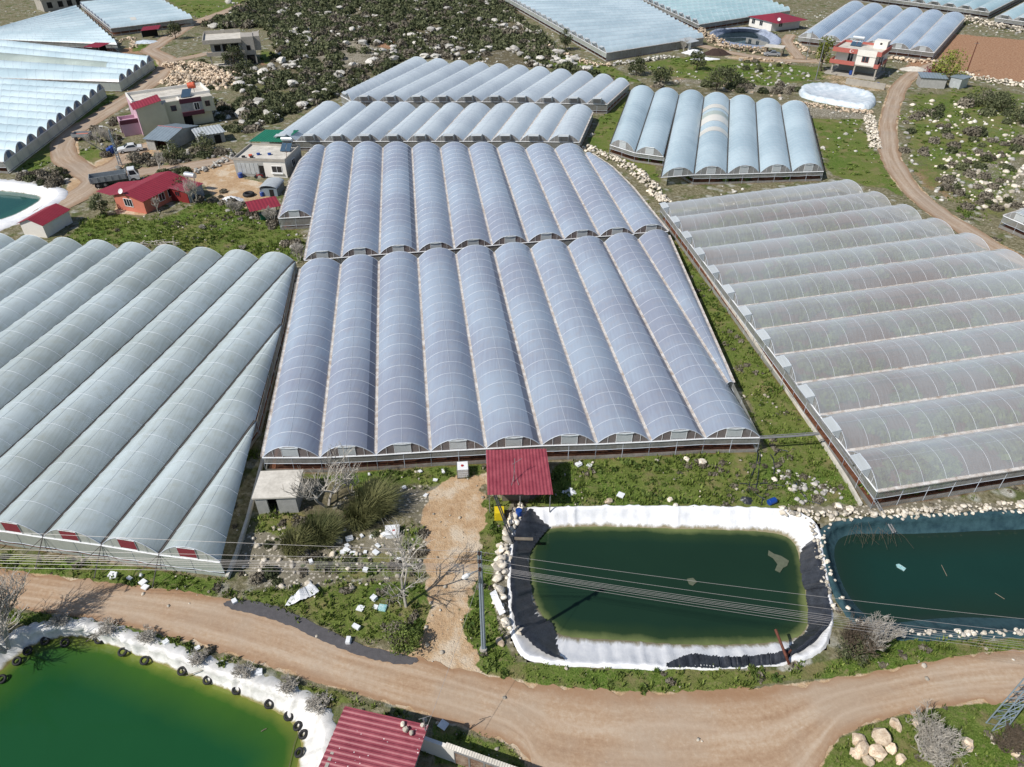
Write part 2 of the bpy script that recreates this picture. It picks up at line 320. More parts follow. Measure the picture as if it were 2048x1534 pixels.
# ---------------- mask field ----------------
REG=[ # channel, polygon, soft edge (m), strength
 ('G',[(1120,935),(1220,915),(1500,905),(1560,900),(1690,985),(1720,1015),(1500,1020),(1060,1016),(1105,985)],1.0,1.),
 ('G',[(1340,455),(1372,478),(1440,580),(1520,695),(1600,800),(1680,930),(1720,1010),(1640,1010),(1560,960),(1525,880),(1475,770),(1400,600),(1345,490)],.7,.95),
 ('G',[(962,1000),(1012,1005),(1008,1060),(985,1150),(990,1260),(1030,1320),(960,1345),(932,1300),(930,1240),(950,1150)],.7,1.),
 ('G',[(940,1310),(1020,1325),(1200,1338),(1650,1325),(1720,1300),(1780,1282),(2048,1275),(2200,1275),(2200,1305),(1850,1336),(1700,1356),(1500,1382),(1300,1392),(1100,1378),(960,1352)],.6,1.),
 ('G',[(440,1190),(560,1175),(700,1150),(860,1165),(845,1300),(700,1285),(580,1235)],1.,.85),
 ('G',[(-100,1095),(150,1120),(300,1140),(450,1155),(440,1200),(150,1160),(-100,1130)],.6,.8),
 ('G',[(-100,1205),(200,1245),(420,1302),(640,1375),(850,1437),(1010,1490),(1060,1540),(860,1540),(860,1450),(690,1412),(560,1375),(420,1322),(200,1262),(60,1245),(-100,1260)],.7,.9),
 ('G',[(1640,1545),(1672,1482),(1740,1448),(1850,1422),(1960,1408),(2200,1400),(2200,1545)],.7,1.),
 ('G',[(140,470),(185,440),(240,430),(300,440),(420,400),(520,430),(600,470),(600,520),(300,495),(100,488)],1.5,.95),
 ('G',[(330,-10),(500,-20),(500,8),(420,36),(385,34),(350,10)],3,1.),
 ('G',[(1050,128),(1140,108),(1215,132),(1280,165),(1230,160),(1120,140)],2,1.),
 ('G',[(1270,125),(1400,112),(1500,124),(1640,132),(1640,158),(1540,172),(1400,165),(1310,150)],2.5,.85),
 ('G',[(1622,238),(1728,240),(1745,300),(1775,345),(1830,410),(1770,378),(1655,352)],1.5,.95),
 ('G',[(1798,190),(1880,180),(1950,170),(2060,190),(2060,330),(1900,340),(1830,330),(1800,290)],4,.62),
 ('G',[(1810,320),(2048,330),(2060,430),(2000,470),(1930,430),(1850,380)],4,.55),
 ('G',[(1182,285),(1240,175),(1262,182),(1222,290),(1240,310),(1320,330),(1330,372),(1280,350)],1.5,.85),
 ('G',[(10,335),(70,290),(140,240),(215,188),(235,195),(180,240),(120,280),(105,320),(60,345)],1.2,.8),
 ('G',[(228,168),(290,128),(330,118),(300,150),(250,180)],1.2,.8),
 ('G',[(260,96),(300,82),(290,100),(262,106)],1.5,.9),
 ('G',[(380,108),(440,85),(420,100),(400,112)],2,.7),('G',[(160,300),(190,290),(230,320),(190,335)],2,.9),
 ('G',[(455,160),(540,165),(620,190),(560,200),(470,185)],4,.5),('G',[(520,100),(560,105),(540,125),(515,120)],2.5,.8),
 ('G',[(420,340),(462,325),(468,350),(440,352)],1.,.8),('G',[(1600,170),(1660,150),(1640,180)],2,.7),
 ('G',[(600,950),(850,935),(960,925),(975,945),(870,965),(700,975)],.8,.75),
 ('G',[(520,1030),(600,1030),(640,1075),(560,1075),(510,1060)],.8,.8),('G',[(600,1100),(700,1110),(800,1100),(850,1120),(850,1160),(700,1180),(600,1150)],1.,.55),('G',[(780,1050),(850,1050),(850,1100),(800,1090)],.8,.6),
 ('D',[(355,330),(470,318),(480,352),(560,378),(500,412),(440,395),(380,362)],1.2,1.),
 ('D',[(240,300),(300,285),(330,298),(300,320),(240,335),(190,360),(170,345)],1.2,.9),
 ('D',[(232,406),(300,405),(290,432),(235,425)],.6,.9),
 ('D',[(1640,150),(1700,150),(1800,170),(1790,185),(1700,190),(1650,175)],2,.5),
 ('D',[(1080,1500),(1180,1560),(1060,1560),(1020,1490)],1.0,.6),
 ('D',[(1440,112),(1600,110),(1660,125),(1600,130),(1480,122)],2,.55),
 ('R',[(480,1075),(560,1040),(640,1060),(700,1080),(850,1040),(858,1130),(840,1165),(640,1200),(580,1215),(480,1160)],1.5,.68),
 ('R',[(800,975),(870,965),(880,1040),(830,1060),(790,1010)],1.2,.7),
 ('R',[(330,138),(400,128),(460,150),(450,172),(380,176),(340,160)],2.5,.95),
 ('R',[(1560,925),(1640,960),(1720,1010),(1600,1018),(1530,960)],1.5,.5),
 ('R',[(1850,210),(1960,225),(2060,260),(2060,300),(1900,262)],4,.65),('R',[(1880,320),(2060,310),(2060,420),(1960,400),(1870,350)],4,.72),
 ('R',[(480,1075),(540,1055),(570,1085),(560,1130),(500,1140)],.8,.95),('R',[(1820,236),(1850,226),(1895,238),(1895,250),(1840,246)],1.2,1.),
 ('R',[(1800,232),(1850,226),(1895,240),(1850,248)],2,.9),
 ('R',[(1330,140),(1480,142),(1580,160),(1640,185),(1500,190),(1340,165)],3,.6),
 ('R',[(600,68),(760,90),(800,120),(700,140),(580,110)],5,.6),('R',[(400,140),(500,180),(640,190),(560,230),(430,200)],6,.45),
 ('R',[(1440,200),(1600,205),(1740,225),(1740,242),(1620,235)],2.5,.7),
 ('R',[(1480,1000),(1700,1010),(2100,1000),(2100,1022),(1700,1035),(1600,1022)],.5,.9),
 ('R',[(1770,1265),(2100,1258),(2100,1276),(1780,1282)],.4,.8),
 ('R',[(985,1010),(1030,1010),(1022,1100),(1018,1200),(1030,1290),(1005,1300),(985,1200)],.5,.8),
 ('R',[(200,1250),(420,1318),(620,1392),(690,1440),(650,1545),(600,1545),(640,1440),(480,1365)],.5,.35),
 ('R',[(1700,1470),(1850,1450),(1950,1470),(1900,1545),(1700,1540)],1.5,.25),
 ('R',[(470,310),(420,330),(330,345),(370,365),(420,350)],1.5,.4),
 ('S',[(1850,62),(2060,80),(2060,165),(1930,150),(1800,140),(1840,100)],2.5,1.),
 ('S',[(760,80),(800,78),(830,92),(780,100),(745,96)],3,.8),('S',[(510,105),(570,100),(590,115),(520,130)],3,.6),
 ('S',[(1330,150),(1440,145),(1460,158),(1340,165)],2.5,.5),
 ('S',[(1600,372),(1650,350),(1760,380),(1800,392),(1860,420),(1960,470),(1850,400)],2,.4),
 ('S',[(1850,330),(1900,350),(1940,420),(1870,400),(1830,350)],2,.55),('S',[(228,96),(300,90),(290,108),(235,112)],2,.6),
 ('S',[(1630,335),(1700,330),(1760,345),(1700,350)],1.5,.45),
 ('M',[(380,-40),(470,30),(560,0),(1040,-40),(1050,60),(1200,130),(1240,165),(1180,150),(815,112),(640,205),(480,270),(400,220),(470,200),(600,60),(540,50),(400,60)],5,.95),
 ('M',[(1240,170),(1460,172),(1620,190),(1600,205),(1270,185)],3,.5),
 ('M',[(600,960),(800,960),(800,1060),(600,1060)],2,.6),
 ('M',[(20,345),(150,350),(130,400),(60,370)],2,.7),
]
REGW=[(c,WP(p),s_,k) for c,p,s_,k in REG]
GHOUT=[outline(p) for p in PLANS.values()]
def sstep(x): x=np.clip(x,0,1); return x*x*(3-2*x)
def masks(P):
    P=np.asarray(P,float); out={c:np.zeros(len(P)) for c in 'GDRSMI'}
    wob=(vn1(P,3.1)-.5)*2.2+(vn2(P,9.)-.5)*3.
    for c,poly,soft,k in REGW:
        pa=np.array(poly); lo=pa.min(0)-soft*2-4; hi=pa.max(0)+soft*2+4
        s_=np.where(((P>lo)&(P<hi)).all(1))[0]
        if not len(s_): continue
        d=segdist(P[s_],poly)+wob[s_]*min(1.,soft*.5)
        out[c][s_]=np.maximum(out[c][s_],sstep(.5-d/(2*soft))*k)
    d=segdist(P,DRIVE)+(vn1(P,1.3)-.5)*1.2+(vn2(P,.5)-.5)*.9; out['D']=np.maximum(out['D'],sstep(.5-d/1.0))
    dr=segdist(P,np.r_[RUw[::6],RLw[::-6]]); out['D']=np.maximum(out['D'],sstep(.55-dr/.9)); road=dr<.1
    for cl,wd in TRW.values():
        d=segdist(P,cl[::4],False)-wd/2; out['D']=np.maximum(out['D'],sstep(.6-d/1.2)*.9); road|=d<.1
    for o in GHOUT:
        pa=np.array(o); lo=pa.min(0)-1; hi=pa.max(0)+1; s_=np.where(((P>lo)&(P<hi)).all(1))[0]
        if len(s_): d=segdist(P[s_],o)+(vn1(P[s_],.9)-.5)*.3; out['I'][s_]=np.maximum(out['I'][s_],sstep(.5-d/.5))
    pond=np.zeros(len(P),bool)
    for o in PONDS: pond|=segdist(P,o)<.08
    out['road']=road; out['pond']=pond; return out
def free(P,m=None,ghm=.6):
    "points clear of greenhouses, ponds, roads"
    ok=np.ones(len(P),bool)
    for o in GHOUT: ok&=segdist(P,o)>ghm
    for o in PONDS: ok&=segdist(P,o)>.3
    return ok
def height(P):
    "gentle relief on the wild hillside only"
    P=np.asarray(P,float)
    k=segdist(P,REGW_M); k=sstep(-k/10-.3)
    return k*((vn3(P,14.)-.5)*1.6+(vn2(P,5.)-.5)*.7)
REGW_M=WP([(470,40),(560,0),(1030,-40),(1040,60),(1190,130),(820,105),(650,195),(500,250),(430,205),(560,140),(600,60)])
# ---------------- ground sheet ----------------
def build_ground():
    ys=[-1500,-300,-60,-10]; y=4.
    while y<345: ys.append(y); y+=max(.24,.0042*y+.02)
    ys+=[365,400,460,600,1000,2200,4500]; ys=np.array(ys)
    us=np.concatenate([[-60,-12,-4,-2,-1.4],np.linspace(-1.12,1.12,440),[1.4,2,4,12,60]])
    sp=np.where(ys>0,24+.70*ys,24.); X=us[None,:]*sp[:,None]; Y=np.repeat(ys[:,None],len(us),1)
    P=np.c_[X.ravel(),Y.ravel()]; m=masks(P); Z=height(P)
    # raised lip of soil round ponds is flat; micro relief
    wild=np.clip(1-m['I']-m['D'],0,1)*(~m['road'])
    Z=Z+wild*((vn1(P,1.1)-.5)*.14+(vn2(P,.55)-.5)*.07)*(P[:,1]<400)-.02
    Z[m['road']]-=.03
    ny,nx=len(ys),len(us); idx=np.arange(ny*nx).reshape(ny,nx)
    q=np.stack([idx[:-1,:-1],idx[:-1,1:],idx[1:,1:],idx[1:,:-1]],-1).reshape(-1,4)
    keep=~(m['pond'][q].any(1)); q=q[keep]
    me=bpy.data.meshes.new('ground'); me.vertices.add(len(P)); me.vertices.foreach_set('co',np.c_[P,Z].astype(np.float32).ravel())
    me.loops.add(q.size); me.loops.foreach_set('vertex_index',q.ravel().astype(np.int32)); me.polygons.add(len(q)); me.polygons.foreach_set('loop_start',np.arange(0,q.size,4,dtype=np.int32))
    me.update(calc_edges=True); me.validate()
    for nm,cs in (('ma','GDR'),('mb','SMI')):
        a=me.attributes.new(nm,'FLOAT_COLOR','POINT'); col=np.ones((len(P),4),np.float32)
        for i,c in enumerate(cs): col[:,i]=m[c]
        a.data.foreach_set('color',col.ravel())
    me.polygons.foreach_set('use_smooth',[True]*len(me.polygons))
    o=bpy.data.objects.new('ground',me); C.objects.link(o); tag(o,'rocky ground with grass, scrub litter, soil and limestone rubble','ground',kind='structure')
    m_,n,b=nmat('ground_mix'); g=N(n,"ShaderNodeNewGeometry"); Pn=g.outputs['Position']
    A1=N(n,"ShaderNodeAttribute",attribute_name='ma'); A2=N(n,"ShaderNodeAttribute",attribute_name='mb')
    sa=N(n,"ShaderNodeSeparateColor"); sb=N(n,"ShaderNodeSeparateColor"); n.links.new(A1.outputs['Color'],sa.inputs[0]); n.links.new(A2.outputs['Color'],sb.inputs[0])
    n1=noise(n,.35,6,Pn,.6); n2=noise(n,2.2,6,Pn,.65); n3=noise(n,9,4,Pn,.6); n4=noise(n,.09,4,Pn)
    vo=N(n,"ShaderNodeTexVoronoi"); vo.inputs['Scale'].default_value=3.4; n.links.new(mixc(n,.08,Pn,n2.outputs['Color']),vo.inputs['Vector'])
    vo2=N(n,"ShaderNodeTexVoronoi"); vo2.inputs['Scale'].default_value=.75; n.links.new(mixc(n,.25,Pn,n2.outputs['Color']),vo2.inputs['Vector'])
    f1,f2,f3,f4=(x.outputs[0] for x in (n1,n2,n3,n4))
    jit=math_(n,'ADD',math_(n,'MULTIPLY',f2,.55),math_(n,'MULTIPLY',f1,.45))
    def cover(ch,hard=5.,spread=1.5):  # mask + noise -> ragged cover
        x=math_(n,'ADD',ch,math_(n,'MULTIPLY',math_(n,'SUBTRACT',jit,.5),spread)); return math_(n,'MULTIPLY_ADD',math_(n,'SUBTRACT',x,.5),hard,.5,clamp=True)
    # base scrub soil
    base=ramp(n,f2,[(.3,K(92,88,62)),(.5,K(132,126,98)),(.7,K(176,168,146))])
    base=mixc(n,ramp(n,f1,[(.5,0.),(.62,.75)]),base,ramp(n,f3,[(.35,K(66,84,36)),(.65,K(104,116,62))]))
    stone=ramp(n,vo2.outputs['Distance'],[(.0,1.),(.26,.9),(.42,0.)])
    base=mixc(n,math_(n,'MULTIPLY',stone,ramp(n,f1,[(.45,0.),(.62,.9)])),base,ramp(n,f3,[(.3,K(170,168,160)),(.7,K(226,224,216))]))
    col=base
    maq=mixc(n,math_(n,'MULTIPLY',stone,ramp(n,f2,[(.48,0.),(.6,.8)])),ramp(n,f2,[(.3,K(80,76,58)),(.55,K(120,112,88)),(.75,K(160,152,130))]),K(212,208,198))
    col=mixc(n,cover(sb.outputs[1],5),col,maq)
    rub=ramp(n,vo.outputs['Distance'],[(.0,K(236,230,218,1.1)),(.25,K(204,196,180,1.1)),(.42,K(134,128,110))]); rub=mixc(n,ramp(n,f1,[(.45,0.),(.66,.6)]),rub,K(168,160,144))
    col=mixc(n,cover(sa.outputs[2],6,1.7),col,rub)
    red=ramp(n,f2,[(.3,K(136,92,68)),(.5,K(178,138,108)),(.7,K(204,172,142))]); col=mixc(n,cover(sb.outputs[0],5,1.1),col,red)
    tan=ramp(n,math_(n,'ADD',math_(n,'MULTIPLY',f2,.5),math_(n,'MULTIPLY',f1,.5)),[(.32,K(170,134,100)),(.5,K(206,176,140)),(.68,K(230,214,190))])
    tan=mixc(n,ramp(n,f1,[(.52,0.),(.62,.6)]),tan,K(226,212,190)); tan=mixc(n,ramp(n,f2,[(.56,0.),(.66,.45)]),tan,K(160,124,92)); tan=mixc(n,ramp(n,f3,[(.60,0.),(.72,.5)]),tan,K(140,110,84))
    grs=ramp(n,f3,[(.28,K(56,78,26,1.0)),(.5,K(88,112,44,1.0)),(.72,K(130,142,78,1.0))]); grs=mixc(n,ramp(n,f4,[(.42,0.),(.62,.55)]),grs,K(126,126,72,1.05)); grs=mixc(n,ramp(n,f1,[(.52,0.),(.64,.75)]),grs,K(134,122,88,1.0))
    grs=mixc(n,ramp(n,f2,[(.54,0.),(.66,.7)]),grs,K(150,138,102))
    col=mixc(n,cover(sa.outputs[0],6,1.5),col,grs)
    col=mixc(n,cover(sa.outputs[1],6,1.2),col,tan)
    inn=ramp(n,f2,[(.3,K(88,56,42,1.1)),(.6,K(124,84,64,1.1)),(.75,K(150,112,88,1.1))]); col=mixc(n,sb.outputs[2],col,inn)
    n.links.new(col,b.inputs['Base Color']); b.inputs['Roughness'].default_value=.95; b.inputs['Specular IOR Level'].default_value=.15
    bump(n,b,math_(n,'ADD',f2,math_(n,'MULTIPLY',f3,.7)),.7,.16)
    me.materials.append(m_); return o
build_ground()
# ---------------- roads ----------------
def ribbon(name,U,Lw,label,z,mat,ragged=.25,nv=14,seed=0):
    rs=np.random.RandomState(seed); n_=len(U); k=np.convolve(rs.randn(n_+8),np.ones(2)/2,'same')[4:-4]; k2=np.convolve(rs.randn(n_+8),np.ones(2)/2,'same')[4:-4]
    d=Lw-U; d/=np.linalg.norm(d,axis=1)[:,None]; U0,L0_=U,Lw
    vs=[];uv=[]
    al=np.r_[0,np.cumsum(np.linalg.norm(np.diff((U+Lw)/2,axis=0),axis=1))]
    for i in range(n_):
        for j in range(nv):
            t=j/(nv-1); p=U[i]*(1-t)+Lw[i]*t+d[i]*ragged*(k[i]*max(0,1-t*9)+k2[i]*max(0,1-(1-t)*9)); vs.append((p[0],p[1],z+.03*math.sin(math.pi*t))); uv.append((al[i],t))
    idx=np.arange(n_*nv).reshape(n_,nv); q=np.stack([idx[:-1,:-1],idx[1:,:-1],idx[1:,1:],idx[:-1,1:]],-1).reshape(-1,4)
    a=np.array(vs); 
    p0,p1,p2=a[q[0,0]],a[q[0,1]],a[q[0,2]]
    if np.cross(p1-p0,p2-p0)[2]<0: q=q[:,::-1]
    me=bpy.data.meshes.new(name); me.from_pydata(vs,[],q.tolist()); u_=me.uv_layers.new(name='UVMap'); uva=np.array(uv)
    li=np.zeros(len(me.loops),dtype=np.int32); me.loops.foreach_get('vertex_index',li); u_.data.foreach_set('uv',uva[li].astype(np.float32).ravel())
    me.materials.append(mat); o=bpy.data.objects.new(name,me); C.objects.link(o); tag(o,label,'road',kind='structure'); return o
def roadmat(name,c0,c1,c2,edge,width):
    m,n,b=nmat(name); t=N(n,"ShaderNodeUVMap"); g=N(n,"ShaderNodeNewGeometry"); mp=N(n,"ShaderNodeMapping"); mp.inputs['Scale'].default_value=(.045,2.6,1); n.links.new(t.outputs[0],mp.inputs[0])
    st=noise(n,2.4,5,mp.outputs[0],.6); fi=noise(n,3.2,6,g.outputs['Position'],.7); bg_=noise(n,.16,5,g.outputs['Position']); pe=noise(n,26,2,g.outputs['Position'])
    f=math_(n,'ADD',math_(n,'MULTIPLY',st.outputs[0],.6),math_(n,'MULTIPLY',fi.outputs[0],.4))
    col=ramp(n,f,[(.34,c0),(.5,c1),(.64,c2)]); col=mixc(n,ramp(n,bg_.outputs[0],[(.42,0.),(.6,.6)]),col,edge)
    sx=N(n,'ShaderNodeSeparateXYZ'); n.links.new(t.outputs[0],sx.inputs[0]); ed=math_(n,'ABSOLUTE',math_(n,'SUBTRACT',math_(n,'ADD',sx.outputs[1],math_(n,'MULTIPLY',math_(n,'SUBTRACT',bg_.outputs[0],.5),.35)),.5)); col=mixc(n,ramp(n,ed,[(.34,0.),(.47,.7)]),col,(c0[0]*.96,c0[1]*.88,c0[2]*.80,1)); rt=math_(n,'ABSOLUTE',math_(n,'SUBTRACT',ed,.2)); col=mixc(n,ramp(n,rt,[(.0,.35),(.06,0.)]),col,(c2[0]*1.02,c2[1]*1.04,c2[2]*1.08,1)); col=mixc(n,ramp(n,fi.outputs[0],[(.6,0.),(.72,.35)]),col,c2); col=mixc(n,ramp(n,pe.outputs[0],[(.64,0.),(.72,.4)]),col,c0)
    n.links.new(col,b.inputs['Base Color']); b.inputs['Roughness'].default_value=.95; b.inputs['Specular IOR Level'].default_value=.12; bump(n,b,math_(n,'ADD',fi.outputs[0],st.outputs[0]),.4,.06); return m
M['road']=roadmat('road_dirt',K(168,136,108),K(192,164,136),K(210,190,166),K(188,170,150),10)
M['track']=roadmat('track_dirt',K(160,134,110),K(186,164,142),K(206,190,170),K(174,158,142),4)
ribbon('dirt_road',RUw,RLw,'wide tan dirt road running past the ponds in the foreground',.0,M['road'],.22,30)
TL={'hill_road':'winding pale dirt road climbing past the houses on the left','house_yard_track':'brownish dirt track from the bend to the grey flat-roofed house','barn_track':'short pale track to the grey barn and white car','concrete_track':'short pale concrete track up to the unfinished house','field_track':'grey dirt track winding down from the pink house on the right','upper_track':'pale gravel track between the walled pond and the pink house','spur_track':'steep tan spur up to the white red-roofed house'}
for i,(k,(cl,wd)) in enumerate(TRW.items()):
    t=np.gradient(cl,axis=0); t/=np.linalg.norm(t,axis=1)[:,None]; nn=np.c_[-t[:,1],t[:,0]]
    ribbon(k,cl+nn*wd/2,cl-nn*wd/2,TL[k],.01+.004*i,M['track'],.28,8,i+3)
# ---------------- ponds ----------------
def resample(poly,n):
    P=np.array(poly+[poly[0]],float); d=np.r_[0,np.cumsum(np.linalg.norm(np.diff(P,axis=0),axis=1))]; t=np.linspace(0,d[-1],n,endpoint=False)
    return np.c_[np.interp(t,d,P[:,0]),np.interp(t,d,P[:,1])]
def chaikin(P,k=2):
    P=np.array(P,float)
    for _ in range(k):
        Q=np.roll(P,-1,0); P=np.stack([P*.75+Q*.25,P*.25+Q*.75],1).reshape(-1,2)
    return P
def watermat(name,deep,mid,shal,w0=.9,w1=4.5,rough=.07):
    m,n,b=nmat(name); at=N(n,"ShaderNodeAttribute",attribute_name='depth'); g=N(n,"ShaderNodeNewGeometry"); nz=noise(n,.55,4,g.outputs['Position']); n5=noise(n,.12,3,g.outputs['Position'])
    x=math_(n,'ADD',at.outputs['Fac'],math_(n,'MULTIPLY',math_(n,'SUBTRACT',nz.outputs[0],.5),.9)); mr=N(n,"ShaderNodeMapRange"); mr.inputs[1].default_value=0; mr.inputs[2].default_value=w1; n.links.new(x,mr.inputs[0])
    col=ramp(n,mr.outputs[0],[(.0,shal),(w0/w1,mid),(1.,deep)]); col=mixc(n,ramp(n,n5.outputs[0],[(.4,0.),(.65,.35)]),col,tuple(v*.72 for v in deep[:3])+(1,))
    n.links.new(col,b.inputs['Base Color']); b.inputs['Roughness'].default_value=rough; b.inputs['IOR'].default_value=1.33; bump(n,b,noise(n,1.6,3,g.outputs['Position']).outputs[0],.06,.05); return m
def linermat(name,c,c2,wr=1.,rough=.5,dirt=None):
    m,n,b=nmat(name); g=N(n,"ShaderNodeNewGeometry"); t=N(n,"ShaderNodeUVMap"); mp=N(n,"ShaderNodeMapping"); mp.inputs['Scale'].default_value=(1.4,.5,1); n.links.new(t.outputs[0],mp.inputs[0])
    f=noise(n,1.3,5,mp.outputs[0],.6); f2=noise(n,.9,5,g.outputs['Position'],.6); col=ramp(n,math_(n,'ADD',math_(n,'MULTIPLY',f.outputs[0],.5),math_(n,'MULTIPLY',f2.outputs[0],.5)),[(.36,c2),(.58,c)])
    if dirt: 
        sx=N(n,"ShaderNodeSeparateXYZ"); n.links.new(g.outputs['Position'],sx.inputs[0]); z_=math_(n,'ADD',sx.outputs[2],math_(n,'MULTIPLY',math_(n,'SUBTRACT',f.outputs[0],.5),.5))
        mr=N(n,"ShaderNodeMapRange"); mr.inputs[1].default_value=-.86; mr.inputs[2].default_value=-1.05; n.links.new(z_,mr.inputs[0]); col=mixc(n,mr.outputs[0],col,dirt)
    n.links.new(col,b.inputs['Base Color']); b.inputs['Roughness'].default_value=rough; bump(n,b,f.outputs[0],.5*wr,.12); return m
def pond(rim,wat,zw,ncol,lmat,wmat,llabel,wlabel,lip=.5,fold=.10,seed=0):
    n_=ncol; rs=np.random.RandomState(seed)
    Rr=resample([tuple(p) for p in chaikin(rim)],n_); Wt=[tuple(p) for p in chaikin(wat)]
    Wr=resample(Wt,n_*4); cen=Rr.mean(0)
    # match each rim point with nearest water point, smoothed
    Wm=np.array([Wr[np.argmin(((Wr-p)**2).sum(1))] for p in Rr]); 
    for _ in range(6): Wm=(np.roll(Wm,1,0)+Wm*2+np.roll(Wm,-1,0))/4
    d=Rr-Wm; L=np.linalg.norm(d,axis=1)[:,None]; u_=d/L; Out=Rr+u_*lip*(1+.5*rs.rand(n_)[:,None])
    rows=[(Out+u_*.12,-.08),(Out,.05),(Rr+u_*.1,.15),(Rr,.14),(Rr-u_*.25,.0),(Rr*.66+Wm*.34,zw*.36),(Rr*.33+Wm*.67,zw*.7),(Wm,zw+.0),(Wm-u_*.9,zw-.5),(Wm-u_*2.4,zw-1.6)]
    rs2=rs.rand(n_,10); vs=[];uv=[]; al=np.r_[0,np.cumsum(np.linalg.norm(np.diff(Rr,axis=0),axis=1))]; al=np.append(al,al[-1]+np.linalg.norm(Rr[0]-Rr[-1])); m_=n_+1
    wv=np.interp(np.arange(n_),np.linspace(0,n_,n_//2+1),rs.randn(n_//2+1)); wv[-1]=wv[0]
    for j,(P_,zz) in enumerate(rows):
        for i in range(m_):
            k=i%n_; a=fold*wv[k]*(1. if 2<=j<=7 else .4); p=P_[k]+u_[k]*(a*(.8 if j!=7 else .3)+(rs2[k,j]-.5)*.09*(2<j<7)); vs.append((p[0],p[1],zz+abs(a)*.5*(1 if 1<=j<=6 else 0))); uv.append((al[i],j))
    idx=np.arange(len(rows)*m_).reshape(len(rows),m_); q=np.stack([idx[:-1,:-1],idx[:-1,1:],idx[1:,1:],idx[1:,:-1]],-1).reshape(-1,4)
    a=np.array(vs); cr=np.cross(a[q[3*m_,1]]-a[q[3*m_,0]],a[q[3*m_,2]]-a[q[3*m_,0]])
    if cr[2]<0: q=q[:,::-1]
    c0=np.array([cen[0],cen[1],0]); me=bpy.data.meshes.new('pond_liner'); me.from_pydata((a-c0).tolist(),[],q.tolist()); ul=me.uv_layers.new(name='UVMap'); li=np.zeros(len(me.loops),dtype=np.int32); me.loops.foreach_get('vertex_index',li); ul.data.foreach_set('uv',np.array(uv)[li].astype(np.float32).ravel())
    me.materials.append(lmat); me.polygons.foreach_set('use_smooth',[True]*len(me.polygons)); o=bpy.data.objects.new('pond_liner',me); C.objects.link(o); o.location=c0; tag(o,llabel,'pond liner')
    # water: grid clipped to pond with depth attribute
    wp=np.array(Wt); lo=wp.min(0)-.8; hi=wp.max(0)+.8; st=max(.35,(hi-lo).max()/150); xs=np.arange(lo[0],hi[0]+st,st); ys=np.arange(lo[1],hi[1]+st,st); X,Y=np.meshgrid(xs,ys); P=np.c_[X.ravel(),Y.ravel()]; sd_=segdist(P,Wt)
    idx=np.arange(len(P)).reshape(X.shape); q=np.stack([idx[:-1,:-1],idx[:-1,1:],idx[1:,1:],idx[1:,:-1]],-1).reshape(-1,4); q=q[(sd_[q]<1.1).all(1)]
    us,inv=np.unique(q,return_inverse=True); q=inv.reshape(q.shape); P=P[us]; sd_=sd_[us]
    me=bpy.data.meshes.new('water'); me.from_pydata(np.c_[P,np.full(len(P),zw)].tolist(),[],q.tolist()); at=me.attributes.new('depth','FLOAT','POINT'); at.data.foreach_set('value',np.maximum(0,-sd_).astype(np.float32)); me.materials.append(wmat)
    o=bpy.data.objects.new('pond_water',me); C.objects.link(o); tag(o,wlabel,'water',kind='structure')
M['liner_white']=linermat('liner_white_geotextile',K(250,250,250,1.06),K(226,228,232,1.06),.35,.7,K(150,140,110))
M['liner_white3']=linermat('liner_white_folds',K(244,242,238,1.08),K(204,202,196,1.08),.6,.6,K(140,132,70))
M['liner_teal']=linermat('liner_teal',K(64,94,100),K(40,66,74),.8,.4)
M['liner_blue']=linermat('liner_bluegrey',K(186,196,214),K(130,140,165),1.,.5)
pond(RIM1,WAT1,-1.1,360,M['liner_white'],watermat('water_bottle_green',K(32,56,42,1.1),K(46,66,42,1.1),K(120,130,82,1.1),.6,1.6),'bright white sheet lining the sides of the middle pond','dark bottle-green water of the middle pond',lip=.15,fold=.07,seed=1)
pond(RIM2,WAT2,-1.1,220,M['liner_teal'],watermat('water_dark_teal',K(30,62,54,1.15),K(34,56,46,1.1),K(40,56,50,1.1),.5,3.),'dark teal plastic sheet lining the right-hand pond','dark teal water of the right-hand pond',lip=.25,fold=.05,seed=2)
pond(RIM3,WAT3,-1.1,380,M['liner_white3'],watermat('water_bright_green',K(30,82,46,1.1),K(62,100,36,1.1),K(128,136,60,1.1),.9,3.4),'wrinkled white sheet round the bright green pond','bright green water of the bottom-left pond',lip=.55,fold=.12,seed=3)
pond(RIM4,WAT4,-1.,120,M['liner_white'],watermat('water_deep_green',K(34,84,76,1.1),K(46,96,84,1.1),K(120,146,134,1.1),.4,2.5),'white sheet edging the small pond beside the white shed','blue-green water of the pond at the left edge',lip=1.2,seed=4)
pond(RIM5,WAT5,-1.3,90,M['liner_blue'],watermat('water_far_dark',K(44,60,66,1.1),K(46,62,64,1.1),K(70,84,84,1.1),.3,2.,.03),'blue-grey sheet lining the far walled pond','dark mirror-like water of the far walled pond',fold=.15,seed=5)
